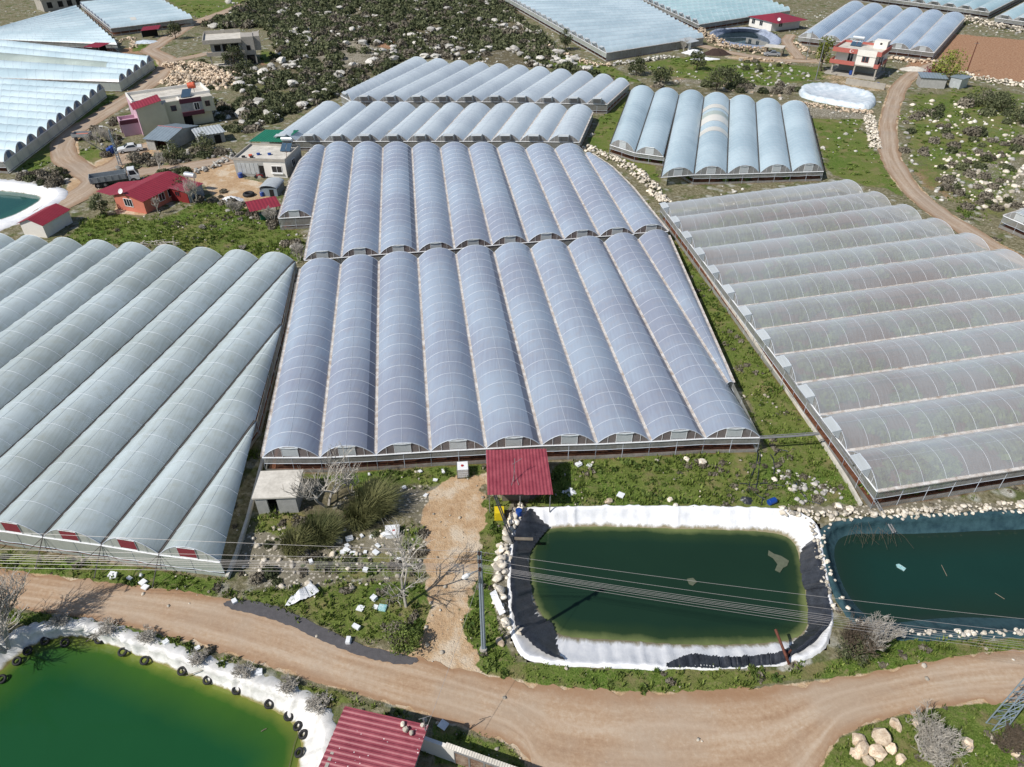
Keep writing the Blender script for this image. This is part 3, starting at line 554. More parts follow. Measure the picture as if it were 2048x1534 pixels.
# ---------------- greenhouses ----------------
def bay_surface(L,Rr,hg,rise,w0,rib,sag=.035,nsub=3,seg=16,pw=.86):
    "lofted vault between two gutter polylines -> rows, rib rows"
    L=np.array(L,float); Rr=np.array(Rr,float); mid=(L+Rr)/2; d=np.r_[0,np.cumsum(np.linalg.norm(np.diff(mid,axis=0),axis=1))]; n=max(2,int(round(d[-1]/rib))); T=np.linspace(0,d[-1],n*nsub+1)
    rows=[];ribs=[]
    for k,t in enumerate(T):
        a=np.array([np.interp(t,d,L[:,i]) for i in (0,1)]); b=np.array([np.interp(t,d,Rr[:,i]) for i in (0,1)]); wd=np.linalg.norm(b-a); rs_=rise*min(1.,(wd/w0))**.9
        isr=(k%nsub==0); sg=0 if isr else sag; row=[]
        for j in range(seg+1):
            th=math.pi*j/seg; x=.5-.5*math.cos(th); zz=(1-abs(2*x-1)**2.25)*rs_
            e=max(0.,1-sg/ max(rs_,.3)*math.sin(th)); p=a+(b-a)*x; row.append((p[0],p[1],hg+zz*e))
        rows.append(row); 
        if isr: ribs.append(row)
    return rows,ribs
PATCH={}
def greenhouse(key,label,hg,rise,mat,rib=2.0,gut='gutter_pale',ends=('window',None),front=None,sides=None,gutr=.15,group=None,name='greenhouse',ribr=.03,skip_gut=False,dark_bays=(),wall='wallfilm',skirt=.45,curt=.9,posts=2.5,back=None,matovr={},gmat='gable',ridge=True,braces=False,seg=16):
    pl=PLANS[key]; o0=pl[0][0][0]; root=empty(name,(o0[0],o0[1],0),label,'greenhouse',group)
    w0=float(np.median([math.dist(l[0],r[0]) for l,r in pl]))
    for i,(L,Rr) in enumerate(pl):
        rows,ribs=bay_surface(L,Rr,hg,rise,w0,rib,seg=seg)
        mb=MB(); mb.grid(rows)
        ms=[M[matovr.get(i,mat)]]
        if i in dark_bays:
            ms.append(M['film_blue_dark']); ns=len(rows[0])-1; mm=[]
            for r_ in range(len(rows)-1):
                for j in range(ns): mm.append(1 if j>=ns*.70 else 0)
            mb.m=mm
        bay=mb.build('roof_bay',ms,root,True)
        rb=MB()
        for r_ in ribs[1:-1]: rb.tube([(p[0],p[1],p[2]+.008) for p in r_],ribr*.85,4,False)
        if len(L)>=2 and ridge:
            m_=seg//2; rb.tube([(r_[m_][0],r_[m_][1],r_[m_][2]+.006) for r_ in rows],ribr*.6,4,False)
        for r_ in (ribs[0],ribs[-1]): rb.tube([(p[0],p[1],p[2]+.01) for p in r_],ribr*1.5,4,False)
        rb.build('arch_ribs',M['rib'],bay)
        for (ki,ta,tb,mt) in PATCH.get(key,()):
            if ki!=i: continue
            n_=len(rows); pm_=MB(); pm_.grid([[(p[0],p[1],p[2]+.05) for p in r_] for r_ in rows[int(ta*n_):int(tb*n_)+1]]); pm_.build('repair_patch',M[mt],bay,True)
        # gables
        for e,kind in ((0,ends[0]),(-1,ends[1])):
            if kind is None: continue
            a=np.array(L[e],float); b=np.array(Rr[e],float); wd=np.linalg.norm(b-a)
            if wd<1.5: continue
            r_=rows[e]; g=MB(); 
            for j in range(len(r_)-1): g.quad((r_[j][0],r_[j][1],hg-.02),(r_[j+1][0],r_[j+1][1],hg-.02),r_[j+1],r_[j])
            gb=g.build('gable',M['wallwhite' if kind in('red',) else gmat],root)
            c_=(a+b)/2; ux=(b-a)/wd; o_=np.array(L[0],float)-np.array(L[-1],float); o_/=np.linalg.norm(o_); 
            if e==-1: o_=-o_
            ww=.72; h0,h1=.22,.92*rise
            def q(x,z_,out=.05): p=c_+ux*x+o_*out; return (p[0],p[1],hg+z_)
            fr=MB(); fr.tube([q(-ww,h0-.1),q(-ww,h1),q(ww,h1),q(ww,h0-.1),q(-ww,h0-.1)],.035,4); 
            fr.tube([(a[0]+o_[0]*.05,a[1]+o_[1]*.05,hg+.02),(b[0]+o_[0]*.05,b[1]+o_[1]*.05,hg+.02)],.07,5)
            for xx in (-wd*.3,wd*.3): fr.tube([q(xx,0),q(xx,rise*.7)],.02,4)
            fr.build('gable_frame',M['roll'],gb)
            pn=MB()
            if kind=='red': pn.quad(q(-ww,h0,.07),q(ww,h0,.07),q(ww,h1-.05,.07),q(-ww,h1-.05,.07)); pn.build('vent_panel',M['red_panel'],root)
            elif kind=='blue':
                pn.quad(q(-ww*1.05,h0,.1),q(ww*1.05,h0,.1),q(ww*.8,h1,.12),q(-ww*.8,h1,.12)); pn.build('vent_panel',M['blue_panel'],root)
            elif kind=='window':
                pn.quad(q(-ww,h0,.06),q(ww,h0,.06),q(ww,h1,.06),q(-ww,h1,.06)); pn.tube([q(-ww-.1,h1+.02,.1),q(0,h1-.03,.12),q(ww+.1,h1+.03,.1)],.06,5); pn.build('vent_panel',M['vent_white'],root)
            elif kind=='awning':  # top-hung flap propped out like a little box
                w2=.95; zt=h1+.12
                pn.quad(q(-w2,zt,.05),q(-w2,zt-.12,.95),q(w2,zt-.12,.95),q(w2,zt,.05)); pn.quad(q(-w2,zt,.05),q(-w2,zt-.12,.95),q(-w2,h0-.1,.05)); pn.quad(q(w2,zt,.05),q(w2,h0-.1,.05),q(w2,zt-.12,.95))
                pn.build('vent_panel',M['vent_white'],root); f2=MB(); f2.tube([q(-w2,zt,.06),q(-w2,zt-.12,.97),q(w2,zt-.12,.97),q(w2,zt,.06),q(-w2,zt,.06)],.03,4); f2.tube([q(-w2,h0-.1,.06),q(-w2,zt-.12,.97)],.025,4); f2.tube([q(w2,h0-.1,.06),q(w2,zt-.12,.97)],.025,4); f2.build('vent_frame',M['rib'],root)
    # gutters between bays
    for i in range(len(pl)+1):
        P=pl[i][0] if i<len(pl) else pl[-1][1]
        gm=MB(); 
        pts=[np.array((p[0],p[1],hg+.13)) for p in P]
        for a,b in zip(pts[:-1],pts[1:]):
            d=(b-a)/np.linalg.norm(b-a); s_=np.array((-d[1],d[0],0))*gutr; up=np.array((0,0,.09))
            n_=max(1,int(np.linalg.norm(b-a)/4)); 
            gm.box8([a-s_-up,b-s_-up,b+s_-up,a+s_-up,a-s_,b-s_,b+s_,a+s_]); gm.mi=0
            gm.tube([a-s_*.9+(0,0,.015),b-s_*.9+(0,0,.015)],.028,4); gm.tube([a+s_*.9+(0,0,.015),b+s_*.9+(0,0,.015)],.028,4)
        gm.build('gutter',M[gut],root)
        if braces and i<len(pl):  # guy poles at the road side
            a=pts[0]; d=(pts[0]-pts[1]); d/=np.linalg.norm(d); s_=np.array((-d[1],d[0],0)); br=MB(); br.tube([a,a+d*1.9+(0,0,-hg)],.045,5); br.tube([a+(0,0,-.1),a+d*1.1+s_*-1.9+(0,0,-hg+.05)],.03,5); br.build('brace',M['gutter_dark'],root)
    # perimeter walls
    fr_=[pl[0][0][0]]+[r[0] for l,r in pl]; bk_=[pl[0][0][-1]]+[r[-1] for l,r in pl]; sl=list(pl[0][0]); sr=list(pl[-1][1])
    pm=MB()
    rs=random.Random(hash(key)%999 if False else len(key)*7)
    for nm,poly,cfg in (('front',fr_,front),('back',bk_,back),('sideL',sl,sides),('sideR',sr,sides)):
        if cfg is None: cfg=(curt,skirt,wall)
        cu,sk,wm=cfg; mb=MB(); pts=[np.array(p,float) for p in poly]; ok=False
        for a,b in zip(pts[:-1],pts[1:]):
            Ls=np.linalg.norm(b-a); 
            if Ls<.3: continue
            ok=True; n_=max(1,int(round(Ls/posts))); up=[];lo=[];bt=[];s1=[];s0=[]
            nr=np.array((-(b-a)[1],(b-a)[0]))/Ls
            for k in range(n_*2+1):
                p=a+(b-a)*k/(n_*2); wv=(.05+.05*rs.random())*(k%2); up.append((p[0],p[1],hg-.03)); 
                zc=hg-cu-(wv*.8 if cu<hg-.3 else 0); lo.append((p[0]+nr[0]*wv*.5,p[1]+nr[1]*wv*.5,max(.02,zc)))
                s1.append((p[0]+nr[0]*wv*.4,p[1]+nr[1]*wv*.4,sk-wv*.4)); s0.append((p[0],p[1],-.03))
                if k%2==0: pm.tube([(p[0],p[1],-.05),(p[0],p[1],hg)],.03,4,False)
            mb.grid([lo,up])
            if sk>0 and cu<hg-.2: mb.grid([s0,s1])
            pm.tube([(p[0],p[1],p[2]) for p in lo],.03,4,False)
        if ok: mb.build('side_film' if nm.startswith('side') else 'end_film',M[wm],root)
    pm.build('frame_posts',M['rib'],root)
    return root
M['cream_film']=film('film_new_patch',K(236,232,222,.95),.9,.3,avar=.03,trans=.1)
PATCH['right_block']=[(3,.42,.47,'cream_film'),(3,.55,.64,'cream_film'),(3,.64,.70,'wallwhite'),(3,.74,.80,'cream_film')]
PATCH['left_top']=[(8,.3,.38,'cream_film')]
PATCH['left_up']=[(2,.15,.8,'wallwhite')]
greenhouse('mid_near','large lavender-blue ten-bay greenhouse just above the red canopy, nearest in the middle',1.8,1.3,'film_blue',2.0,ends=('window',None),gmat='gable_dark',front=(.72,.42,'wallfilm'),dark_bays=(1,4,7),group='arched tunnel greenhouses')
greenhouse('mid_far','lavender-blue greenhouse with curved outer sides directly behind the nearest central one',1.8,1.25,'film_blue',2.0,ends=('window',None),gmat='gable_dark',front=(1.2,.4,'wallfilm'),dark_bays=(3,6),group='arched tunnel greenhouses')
greenhouse('row_three','pale blue-grey greenhouse of slanting bays behind the flat-roofed grey house',1.7,1.45,'film_pale',2.0,ends=('awning',None),front=(1.15,.3,'wallfilm'),group='arched tunnel greenhouses',ribr=.02)
greenhouse('row_four','pale blue-grey greenhouse of slanting bays farthest up the central slope, below the scrub',1.9,1.45,'film_pale',2.0,ends=('awning',None),front=(1.3,.3,'wallfilm'),group='arched tunnel greenhouses',ribr=.02)
greenhouse('right_block','sky-blue greenhouse of seven bays with two shorter bays and white repair patches, right of centre',1.6,1.5,'film_sky',1.6,gut='gutter_dark',gutr=.07,ends=('window',None),front=(.62,.35,'wallfilm'),group='arched tunnel greenhouses',ribr=.015)
greenhouse('right_big','see-through grey greenhouse of twelve crosswise bays filling the right side above the teal pond',2.05,1.2,'film_clear',2.15,ribr=.017,ends=('awning',None),front=(.9,.5,'wallfilm'),sides=(.85,.55,'wallfilm'),group='arched tunnel greenhouses')
greenhouse('left_big','grey-green greenhouse of diagonal bays with dark red vents beside the road on the left',1.8,1.3,'film_green',2.24,ribr=.022,gut='gutter_dark',gutr=.10,ends=('red',None),front=(1.25,.35,'wallwhite'),sides=(1.1,.4,'wallfilm'),group='arched tunnel greenhouses',braces=True)
greenhouse('left_mid','white-blue greenhouse at the left edge with a stepped row of dark blue vents',2.,1.35,'film_white',2.2,ends=('blue',None),front=(1.7,.2,'wallwhite'),group='arched tunnel greenhouses',ribr=.02)
greenhouse('left_up','bright white-blue greenhouse of five long bays inside the road bend at upper left',2.,1.4,'film_white',2.5,ends=('blue',None),front=(1.7,.2,'wallwhite'),sides=(1.9,0,'wallwhite'),group='arched tunnel greenhouses',ribr=.02)
greenhouse('left_back','pale aqua greenhouse of many crosswise bays behind the small red canopy at upper left',2.,1.2,'film_white',2.5,ends=(None,None),group='arched tunnel greenhouses',ribr=.03,seg=10)
greenhouse('left_top','pale aqua greenhouse below the green meadow at the top left corner',2.,1.2,'film_white',2.5,ends=('blue',None),group='arched tunnel greenhouses',ribr=.02,seg=10)
greenhouse('top_mid','pale greenhouse with white gable vents along its left edge, top centre beside the scrub slope',2.,1.3,'film_sky',2.4,ends=('awning',None),group='arched tunnel greenhouses',ribr=.03,seg=10,front=(1.1,.3,'wallwhite'),sides=(1.7,.2,'wallfilm'))
greenhouse('top_right','aqua greenhouse behind the walled pond and the white red-roofed house',2.,1.3,'film_cyan',2.4,ends=('awning',None),group='arched tunnel greenhouses',ribr=.04,seg=10)
greenhouse('glassy','glossy see-through blue greenhouse of six slanting bays behind the pink house',2.,1.4,'film_glass',1.6,ends=('window',None),group='arched tunnel greenhouses',ribr=.035,seg=12)
greenhouse('far_right','pale aqua greenhouse with open vents cut off by the top edge above the red field',2.,1.3,'film_cyan',2.,ends=('awning',None),group='arched tunnel greenhouses',ribr=.03,seg=10)
greenhouse('far_corner','aqua greenhouse in the top right corner of the view, beside a narrow alley',2.,1.3,'film_cyan',2.,ends=('awning',None),group='arched tunnel greenhouses',ribr=.03,seg=10)
greenhouse('right_edge','small grey greenhouse corner cut by the right edge beside the dirt track',1.8,1.3,'film_clear',2.,ends=('window',None),group='arched tunnel greenhouses')
# ---------------- scatter helpers ----------------
import bmesh
def ico(sub,seed,sq=.75,rough=.22):
    bm=bmesh.new(); bmesh.ops.create_icosphere(bm,subdivisions=sub,radius=.5); rs=np.random.RandomState(seed); k=rs.uniform(.75,1.25,3)
    V=np.array([v.co[:] for v in bm.verts]); F=np.array([[v.index for v in f.verts] for f in bm.faces]); bm.free()
    V*=1+rough*(rs.rand(len(V),1)-.5)*2; V*=k; V[:,2]*=sq
    for _ in range(4):  # chop planes -> angular limestone
        n_=rs.randn(3); n_/=np.linalg.norm(n_); d=V@n_; t=.34+.12*rs.rand(); V-=np.outer(np.maximum(0,d-t),n_)
    return V,F
def leafball(n,seed,size=.16,sq=.75,lump=.35,drop=0.):
    rs=np.random.RandomState(seed); V=[];F=[]; lobes=rs.randn(7,3); lobes/=np.linalg.norm(lobes,axis=1)[:,None]; lobes[:,2]=abs(lobes[:,2])*.8
    for i in range(n):
        d=rs.randn(3); d/=np.linalg.norm(d); 
        if d[2]<-.2: d[2]*=-1
        r=.32+lump*.5*max(0,(lobes@d).max())**3+ .1*rs.rand(); r*= (rs.rand()**.25)
        c=d*r*1.15; c[2]=abs(c[2])*sq*1.3+.02
        a=rs.randn(3);a/=np.linalg.norm(a); b=np.cross(a,d+rs.randn(3)*.5); b/=np.linalg.norm(b)+1e-6; s_=size*(.6+.8*rs.rand()); k=len(V)
        V+=[c-a*s_*.5-b*s_*.35,c+a*s_*.5-b*s_*.3,c+a*s_*.35+b*s_*.4,c-a*s_*.4+b*s_*.35]; F.append((k,k+1,k+2,k+3))
    return np.array(V),np.array(F)
def merged(name,protos,P,S,mat,rs,label=None,cat=None,kind='stuff',tilt=.25,smooth=False):
    Vs=[];Fs=[];off=0; n=len(P); ch=rs.randint(0,len(protos),n); a=rs.rand(n)*6.283; S=np.asarray(S); S=S if S.ndim==2 else np.repeat(S[:,None],3,1)
    for k,(V,F) in enumerate(protos):
        s_=np.where(ch==k)[0]
        if not len(s_): continue
        X=V[None]*S[s_][:,None,:]; ca,sa=np.cos(a[s_])[:,None],np.sin(a[s_])[:,None]; x=X[:,:,0]*ca-X[:,:,1]*sa; y=X[:,:,0]*sa+X[:,:,1]*ca; tx=(rs.rand(len(s_),1)-.5)*tilt*2
        z=X[:,:,2]+x*tx; X=np.stack([x,y,z],-1)+P[s_][:,None,:]; Vs.append(X.reshape(-1,3)); Fs.append((F[None]+(np.arange(len(s_))*len(V))[:,None,None]+off).reshape(-1,F.shape[1])); off+=len(s_)*len(V)
    V=np.concatenate(Vs); F=np.concatenate(Fs); me=bpy.data.meshes.new(name); o_=np.array([V[:,0].mean(),V[:,1].mean(),0]); me.vertices.add(len(V)); me.vertices.foreach_set('co',(V-o_).astype(np.float32).ravel()); k=F.shape[1]
    me.loops.add(F.size); me.loops.foreach_set('vertex_index',F.ravel().astype(np.int32)); me.polygons.add(len(F)); me.polygons.foreach_set('loop_start',np.arange(0,F.size,k,dtype=np.int32)); me.update(calc_edges=True)
    me.materials.append(mat)
    if smooth: me.polygons.foreach_set('use_smooth',[True]*len(F))
    o=bpy.data.objects.new(name,me); C.objects.link(o); o.location=o_; tag(o,label,cat,None,kind); return o
def mesh_of(name,VF,mat):
    me=bpy.data.meshes.new(name); me.from_pydata(VF[0].tolist(),[],VF[1].tolist()); me.materials.append(mat); return me
def place(name,me,p,s,rz,label,cat,group,sz=None):
    o=bpy.data.objects.new(name,me); C.objects.link(o); o.location=p; o.scale=(s,s,s*(sz or 1)); o.rotation_euler=(0,0,rz); return tag(o,label,cat,group)
def cast(poly,n,rs):
    pa=np.array(poly); lo=pa.min(0); hi=pa.max(0); out=[]
    P=lo+(hi-lo)*rs.rand(n*4,2); P=P[segdist(P,poly)<0]; return P[:n]
def leafmat(name,c,c2,vs=.6):
    m,n,b=nmat(name); g=N(n,"ShaderNodeNewGeometry"); nz=noise(n,vs,4,g.outputs['Position']); r=g.outputs['Random Per Island']; f=math_(n,'ADD',math_(n,'MULTIPLY',nz.outputs[0],.6),math_(n,'MULTIPLY',r,.4)); oi=N(n,"ShaderNodeObjectInfo")
    f=math_(n,'ADD',f,math_(n,'MULTIPLY',math_(n,'SUBTRACT',oi.outputs['Random'],.5),.25))
    n.links.new(ramp(n,f,[(.3,c),(.75,c2)]),b.inputs['Base Color']); b.inputs['Roughness'].default_value=.75; b.inputs['Specular IOR Level'].default_value=.2
    tl=N(n,"ShaderNodeBsdfTranslucent"); n.links.new(ramp(n,f,[(.3,c),(.75,c2)]),tl.inputs[0]); mx=N(n,"ShaderNodeMixShader"); mx.inputs[0].default_value=.22; n.links.new(b.outputs[0],mx.inputs[1]); n.links.new(tl.outputs[0],mx.inputs[2]); n.links.new(mx.outputs[0],n.nodes["Material Output"].inputs[0]); return m
M['rock']=simple('limestone',K(196,182,158,1.1),.95,0,.2,3.2,.9,True,c2=K(242,234,220,1.1))
M['rock_beige']=simple('limestone_beige',K(184,156,128,1.1),.95,0,.2,2.4,.9,True,c2=K(236,220,196,1.1))
M['rock_grey']=simple('limestone_grey',K(150,146,136,1.1),.95,0,.2,2.6,.9,True,c2=K(224,220,212,1.1))
M['maquis']=leafmat('maquis_leaves',K(66,74,50,.92),K(118,122,90,.92))
M['maquis_grey']=leafmat('dry_scrub',K(100,94,82,.95),K(158,150,134,.95))
M['green_leaf']=leafmat('green_leaves',K(66,88,38,1.),K(132,146,78,1.))
M['grassblade']=leafmat('grass_blades',K(70,94,34,.95),K(146,160,84,.95),.5)
M['reed']=leafmat('reed_leaves',K(74,82,50,1.),K(136,136,92,1.))
M['bark_grey']=simple('bare_bark_grey',K(178,172,162,1.0),.9,0,.25,4.,.3)
M['bark_brown']=simple('bare_bark_brown',K(104,92,78,1.05),.9,0,.25,4.,.3)
M['flower']=leafmat('bougainvillea',K(104,52,62,1.),K(150,80,92,1.))
M['yellow_green']=leafmat('spring_leaves',K(96,108,42,1.),K(158,162,84,1.))
rs=np.random.RandomState(7)
ROCKP=[ico(2,i,.7+.1*(i%3)) for i in range(6)]; SMALL=[ico(1,20+i,.6,.3) for i in range(5)]
ROCKM=[mesh_of('limestone_rock',v,M['rock']) for v in ROCKP]; ROCKB=[mesh_of('beige_rock',v,M['rock_beige']) for v in ROCKP]; ROCKG=[mesh_of('grey_rock',v,M['rock_grey']) for v in ROCKP]
SHP=[leafball(330,40+i,.15,.62+.08*(i%3),.5) for i in range(6)]
SHM=[mesh_of('scrub',v,M['maquis']) for v in SHP]; SHG=[mesh_of('scrub',v,M['maquis_grey']) for v in SHP]
# ---------- scrub hillside ----------
HILL=WP([(380,-60),(470,25),(400,52),(480,66),(540,60),(560,100),(430,150),(455,185),(390,215),(420,262),(500,262),(650,205),(690,185),(815,118),(1000,120),(1195,160),(1260,170),(1200,128),(1115,100),(1030,30),(990,-60)])
P=cast(HILL,5200,rs); m=masks(P); ok=free(P,ghm=1.8)&(m['G']<.5)&(m['R']<.75)&(m['D']<.3)&(~m['road']); dens=vn2(P,9.)*.6+vn1(P,3.5)*.4; far=np.clip((P[:,1]-150)/110,0,1)
ok&=dens>(.46-.10*far-.06*(P[:,0]<-40)); P=P[ok]
Z=height(P); dist=np.hypot(P[:,0],P[:,1]); S=(1.5+2.0*rs.rand(len(P))**1.4)*(1+.12*far[ok]); grey=rs.rand(len(P))<(.30-.12*far[ok])
BLK=[WP([(395,60),(525,55),(530,140),(400,140)]),WP([(220,160),(480,170),(480,330),(250,330)]),WP([(680,110),(745,110),(745,140),(690,142)])]
k=np.ones(len(P),bool)
for b_ in BLK: k&=segdist(P,b_)>0
P,Z,S,grey,dist=P[k],Z[k],S[k],grey[k],dist[k]
order=np.argsort(-(S/dist)); top=order[:55]; rest=order[55:]
for i in top:
    g=grey[i]; lab=('grey-brown dry scrub bush on the rocky hillside behind the central greenhouses' if g else 'dark green evergreen bush on the rocky hillside behind the central greenhouses')
    place('scrub_bush',(SHG if g else SHM)[rs.randint(6)],(P[i,0],P[i,1],Z[i]-.1),S[i],rs.rand()*6,lab,'bush','dry bushes on the hillside' if g else 'evergreen bushes on the hillside',.8+.5*rs.rand())
r1=[i for i in rest if not grey[i]]; r2=[i for i in rest if grey[i]]
LB=[leafball(110,60+i,.2,.7,.5) for i in range(5)]
for ii,mt,nm,lb in ((r1,'maquis','evergreen_scrub','dark evergreen scrub covering the far rocky hillside'),(r2,'maquis_grey','dry_scrub','grey-brown dry scrub among the evergreens on the hillside')):
    if ii: merged(nm,LB,np.c_[P[ii],Z[ii]-.1],np.c_[S[ii],S[ii],S[ii]*1.05],M[mt],rs,lb,'scrub')
# rocks between the scrub
P=cast(HILL,3600,rs); m=masks(P); ok=free(P,ghm=1.2)&(m['D']<.3)&(~m['road'])&(vn1(P+50,5.)*.5+vn3(P,11.)*.5>.47)
for b_ in BLK[:2]: ok&=segdist(P,b_)>0
P=P[ok]; Z=height(P); S=.4+1.5*rs.rand(len(P))**2.6; d=np.hypot(P[:,0],P[:,1]); order=np.argsort(-(S/d))
for i in order[:130]: place('limestone_rock',ROCKG[rs.randint(6)],(P[i,0],P[i,1],Z[i]+S[i]*.45),S[i]*1.5,rs.rand()*6,'pale grey limestone outcrop between bushes on the hillside','rock','limestone outcrops on the hillside',.7)
rest=order[110:]; merged('hillside_stones',ROCKP,np.c_[P[rest],Z[rest]+.35],np.c_[S[rest]*1.9,S[rest]*1.5,S[rest]*1.3],M['rock_grey'],rs,'pale limestone stones strewn across the scrub hillside','stones')
# ---------- other wild patches: list of (polygon, n bushes, size, grey share, label, n rocks)
WILD=[([(1560,195),(1610,180),(1500,165),(1370,172),(1270,170),(1262,182),(1330,172),(1480,185)],26,1.9,.5,'dusty bush on the rubble behind the sky-blue greenhouse',30),
 ([(1800,208),(1900,195),(2060,200),(2060,300),(1980,310),(1870,260)],34,2.2,.25,'bush on the rocky ground right of the field track',90),
 ([(1860,310),(2060,300),(2060,420),(1980,420),(1880,370)],16,1.4,.6,'low bush among white rubble at the right edge',150),
 ([(20,345),(150,345),(140,385),(60,372)],24,1.6,.5,'bush between the small pond and the hill road',20),
 ([(180,262),(240,235),(252,300),(200,322)],14,1.5,.8,'grey leafless bush beside the pink and cream house',6),
 ([(250,318),(380,302),(460,300),(470,325),(330,352),(262,345)],42,1.5,.6,'bush on the bank below the grey barn',40),
 ([(385,180),(440,205),(500,270),(440,262),(400,200)],22,1.6,.3,'bush on the slope right of the cream house',40),
 ([(340,140),(400,125),(460,140),(480,170),(400,190),(345,170)],14,1.4,.4,'bush round the rubble pile above the cream house',130),
 ([(1480,118),(1600,140),(1640,155),(1560,175),(1460,165)],10,1.3,.5,'bush in the meadow below the walled pond',60),
 ([(480,1080),(560,1040),(850,1060),(850,1150),(620,1200),(490,1160)],14,.9,.6,'small weed bush on the littered waste ground',90),
 ([(380,395),(440,375),(500,420),(600,470),(600,510),(540,470),(440,420)],26,1.3,.9,'tangled leafless bush between the meadow and the yard',10),
 ([(1540,930),(1640,960),(1700,1000),(1600,1010)],4,.7,.6,'low weed at the corner of the big right greenhouse',70),
 ([(1760,215),(1800,300),(1850,380),(1900,410),(2048,440),(2048,300),(1900,240)],36,1.5,.7,'scrubby bush in the open field right of the dirt track',60),
 ([(225,330),(300,345),(330,360),(290,372),(240,352)],12,1.2,.8,'small bush beside the yard track behind the truck',14),
 ([(1880,20),(2060,60),(2060,72),(1890,45)],6,1.5,.3,'bush by the stone terrace in the upper right',50)]
for wi,(poly,nb,sz,gs,lab,nr) in enumerate(WILD):
    pw=WP(poly); P=cast(pw,nb*3,rs); P=P[free(P,ghm=1.)&~masks(P)['road']][:nb]
    for p in P:
        g=rs.rand()<gs; place('scrub_bush',(SHG if g else SHM)[rs.randint(6)],(p[0],p[1],-.1),sz*(.6+.8*rs.rand()),rs.rand()*6,('dry grey ' if g else 'green ')+lab,'bush',('dry ' if g else 'green ')+lab.replace('bush','bushes',1),.9+.4*rs.rand())
    P=cast(pw,nr*2,rs); P=P[free(P,ghm=.8)&~masks(P)['road']][:nr]
    if len(P): merged('limestone_rubble',ROCKP,np.c_[P,np.full(len(P),.03)],(.35+.9*rs.rand(len(P))**2.2)*(1 if P[:,1].mean()>70 else .5),M['rock' if wi in(1,2,9) else ('rock_beige' if wi in (7,0) else 'rock_grey')],rs,{0:'beige rubble behind the sky-blue greenhouse',1:'white rubble right of the field track',2:'white rubble field at the right edge',3:'stones beside the hill road above the small pond',4:'stones beside the pink and cream house',5:'pale stones on the bank below the barn',6:'stones on the slope right of the cream house',7:'heap of beige quarry rubble above the cream house',8:'stones scattered in the meadow below the walled pond',9:'white stones on the littered waste ground',10:'stones along the yard edge',11:'white stones at the corner of the right greenhouse',12:'pale stones in the open field right of the dirt track',13:'stones beside the yard track behind the truck',14:'stones on the upper right terrace'}[wi],'rubble')
# ---------- near small stones and grass ----------
NEAR=[(-50,15),(50,15),(75,110),(-75,110)]
P=cast(NEAR,60000,rs); m=masks(P); ok=free(P,ghm=.25)&(~m['road'])&(m['D']<.35)
g=m['G']*.9+(vn1(P+9,1.7)-.5)*1.1; gs=ok&(g>.38); P2=P[gs]; h=.14+.22*rs.rand(len(P2))**1.5; h*=(.6+.8*vn2(P2,4.))
def tuft(seed):
    r=np.random.RandomState(seed); V=[];F=[]
    for i in range(9):
        a=r.rand()*6.28; c=np.array((math.cos(a),math.sin(a),0))*r.rand()*.8; t=c+np.array((math.cos(a),math.sin(a),0))*.5*r.rand()+(0,0,.5+.7*r.rand()); s_=np.array((-math.sin(a),math.cos(a),0))*.22; k=len(V); V+=[c-s_,c+s_,t]; F.append((k,k+1,k+2))
    return np.array(V),np.array(F)
TU=[tuft(i) for i in range(6)]
merged('grass',TU,np.c_[P2,np.zeros(len(P2))],np.c_[h*1.1,h*1.1,h],M['grassblade'],rs,'bright green spring grass tufts on the near ground','grass')
# weeds: low broad clumps
wd=ok&(m['G']>.1)&(vn1(P+33,2.3)>.62)&(rs.rand(len(P))<.16); P3=P[wd]; WL=[leafball(26,80+i,.42,.4,.5) for i in range(5)]
merged('weeds',WL,np.c_[P3,np.zeros(len(P3))],.25+.5*rs.rand(len(P3)),M['green_leaf'],rs,'low green weeds growing through the grass','weeds')
wd=ok&(vn1(P+71,3.1)>.66)&(rs.rand(len(P))<.12); P3=P[wd]
merged('dry_weeds',WL,np.c_[P3,np.zeros(len(P3))],.2+.5*rs.rand(len(P3)),M['maquis_grey'],rs,'dry brown weeds scattered over the near ground','weeds')
ok2=free(P,ghm=.25)&((~m['road'])|(rs.rand(len(P))<.12)); st=ok2&((vn2(P+15,3.3)>.60)|(m['R']>.45)|(m['D']>.6)&(rs.rand(len(P))<.35))&(rs.rand(len(P))<.22); P4=P[st]
merged('small_stones',SMALL,np.c_[P4,np.full(len(P4),.02)],.07+.38*rs.rand(len(P4))**3.5,M['rock'],rs,'small white stones strewn over the near grass and dirt','stones')
# mid distance meadow texture
MID=[(-110,108),(110,108),(190,290),(-190,290)]
P=cast(MID,30000,rs); m=masks(P); ok=free(P,ghm=.8)&(~m['road'])&(m['D']<.35)&(m['S']<.5)
a_=ok&(m['G']>.4)&(vn1(P,4.)>.4)&(rs.rand(len(P))<.5); P5=P[a_]; merged('meadow_grass',WL,np.c_[P5,np.zeros(len(P5))],np.c_[.5+.6*rs.rand(len(P5)),.5+.6*rs.rand(len(P5)),.25+.2*rs.rand(len(P5))],M['grassblade'],rs,'rough green grass clumps on the far meadows','grass')
a_=ok&((vn2(P,7.)>.6)|(m['R']>.4))&(rs.rand(len(P))<.30); P5=P[a_]; P5=P5[~((segdist(P5,HILL)<0)&(rs.rand(len(P5))<.6))]
merged('far_stones',SMALL,np.c_[P5,height(P5)+.03],.25+.9*rs.rand(len(P5))**3,M['rock_grey'],rs,'pale stones strewn over the far slopes','stones')
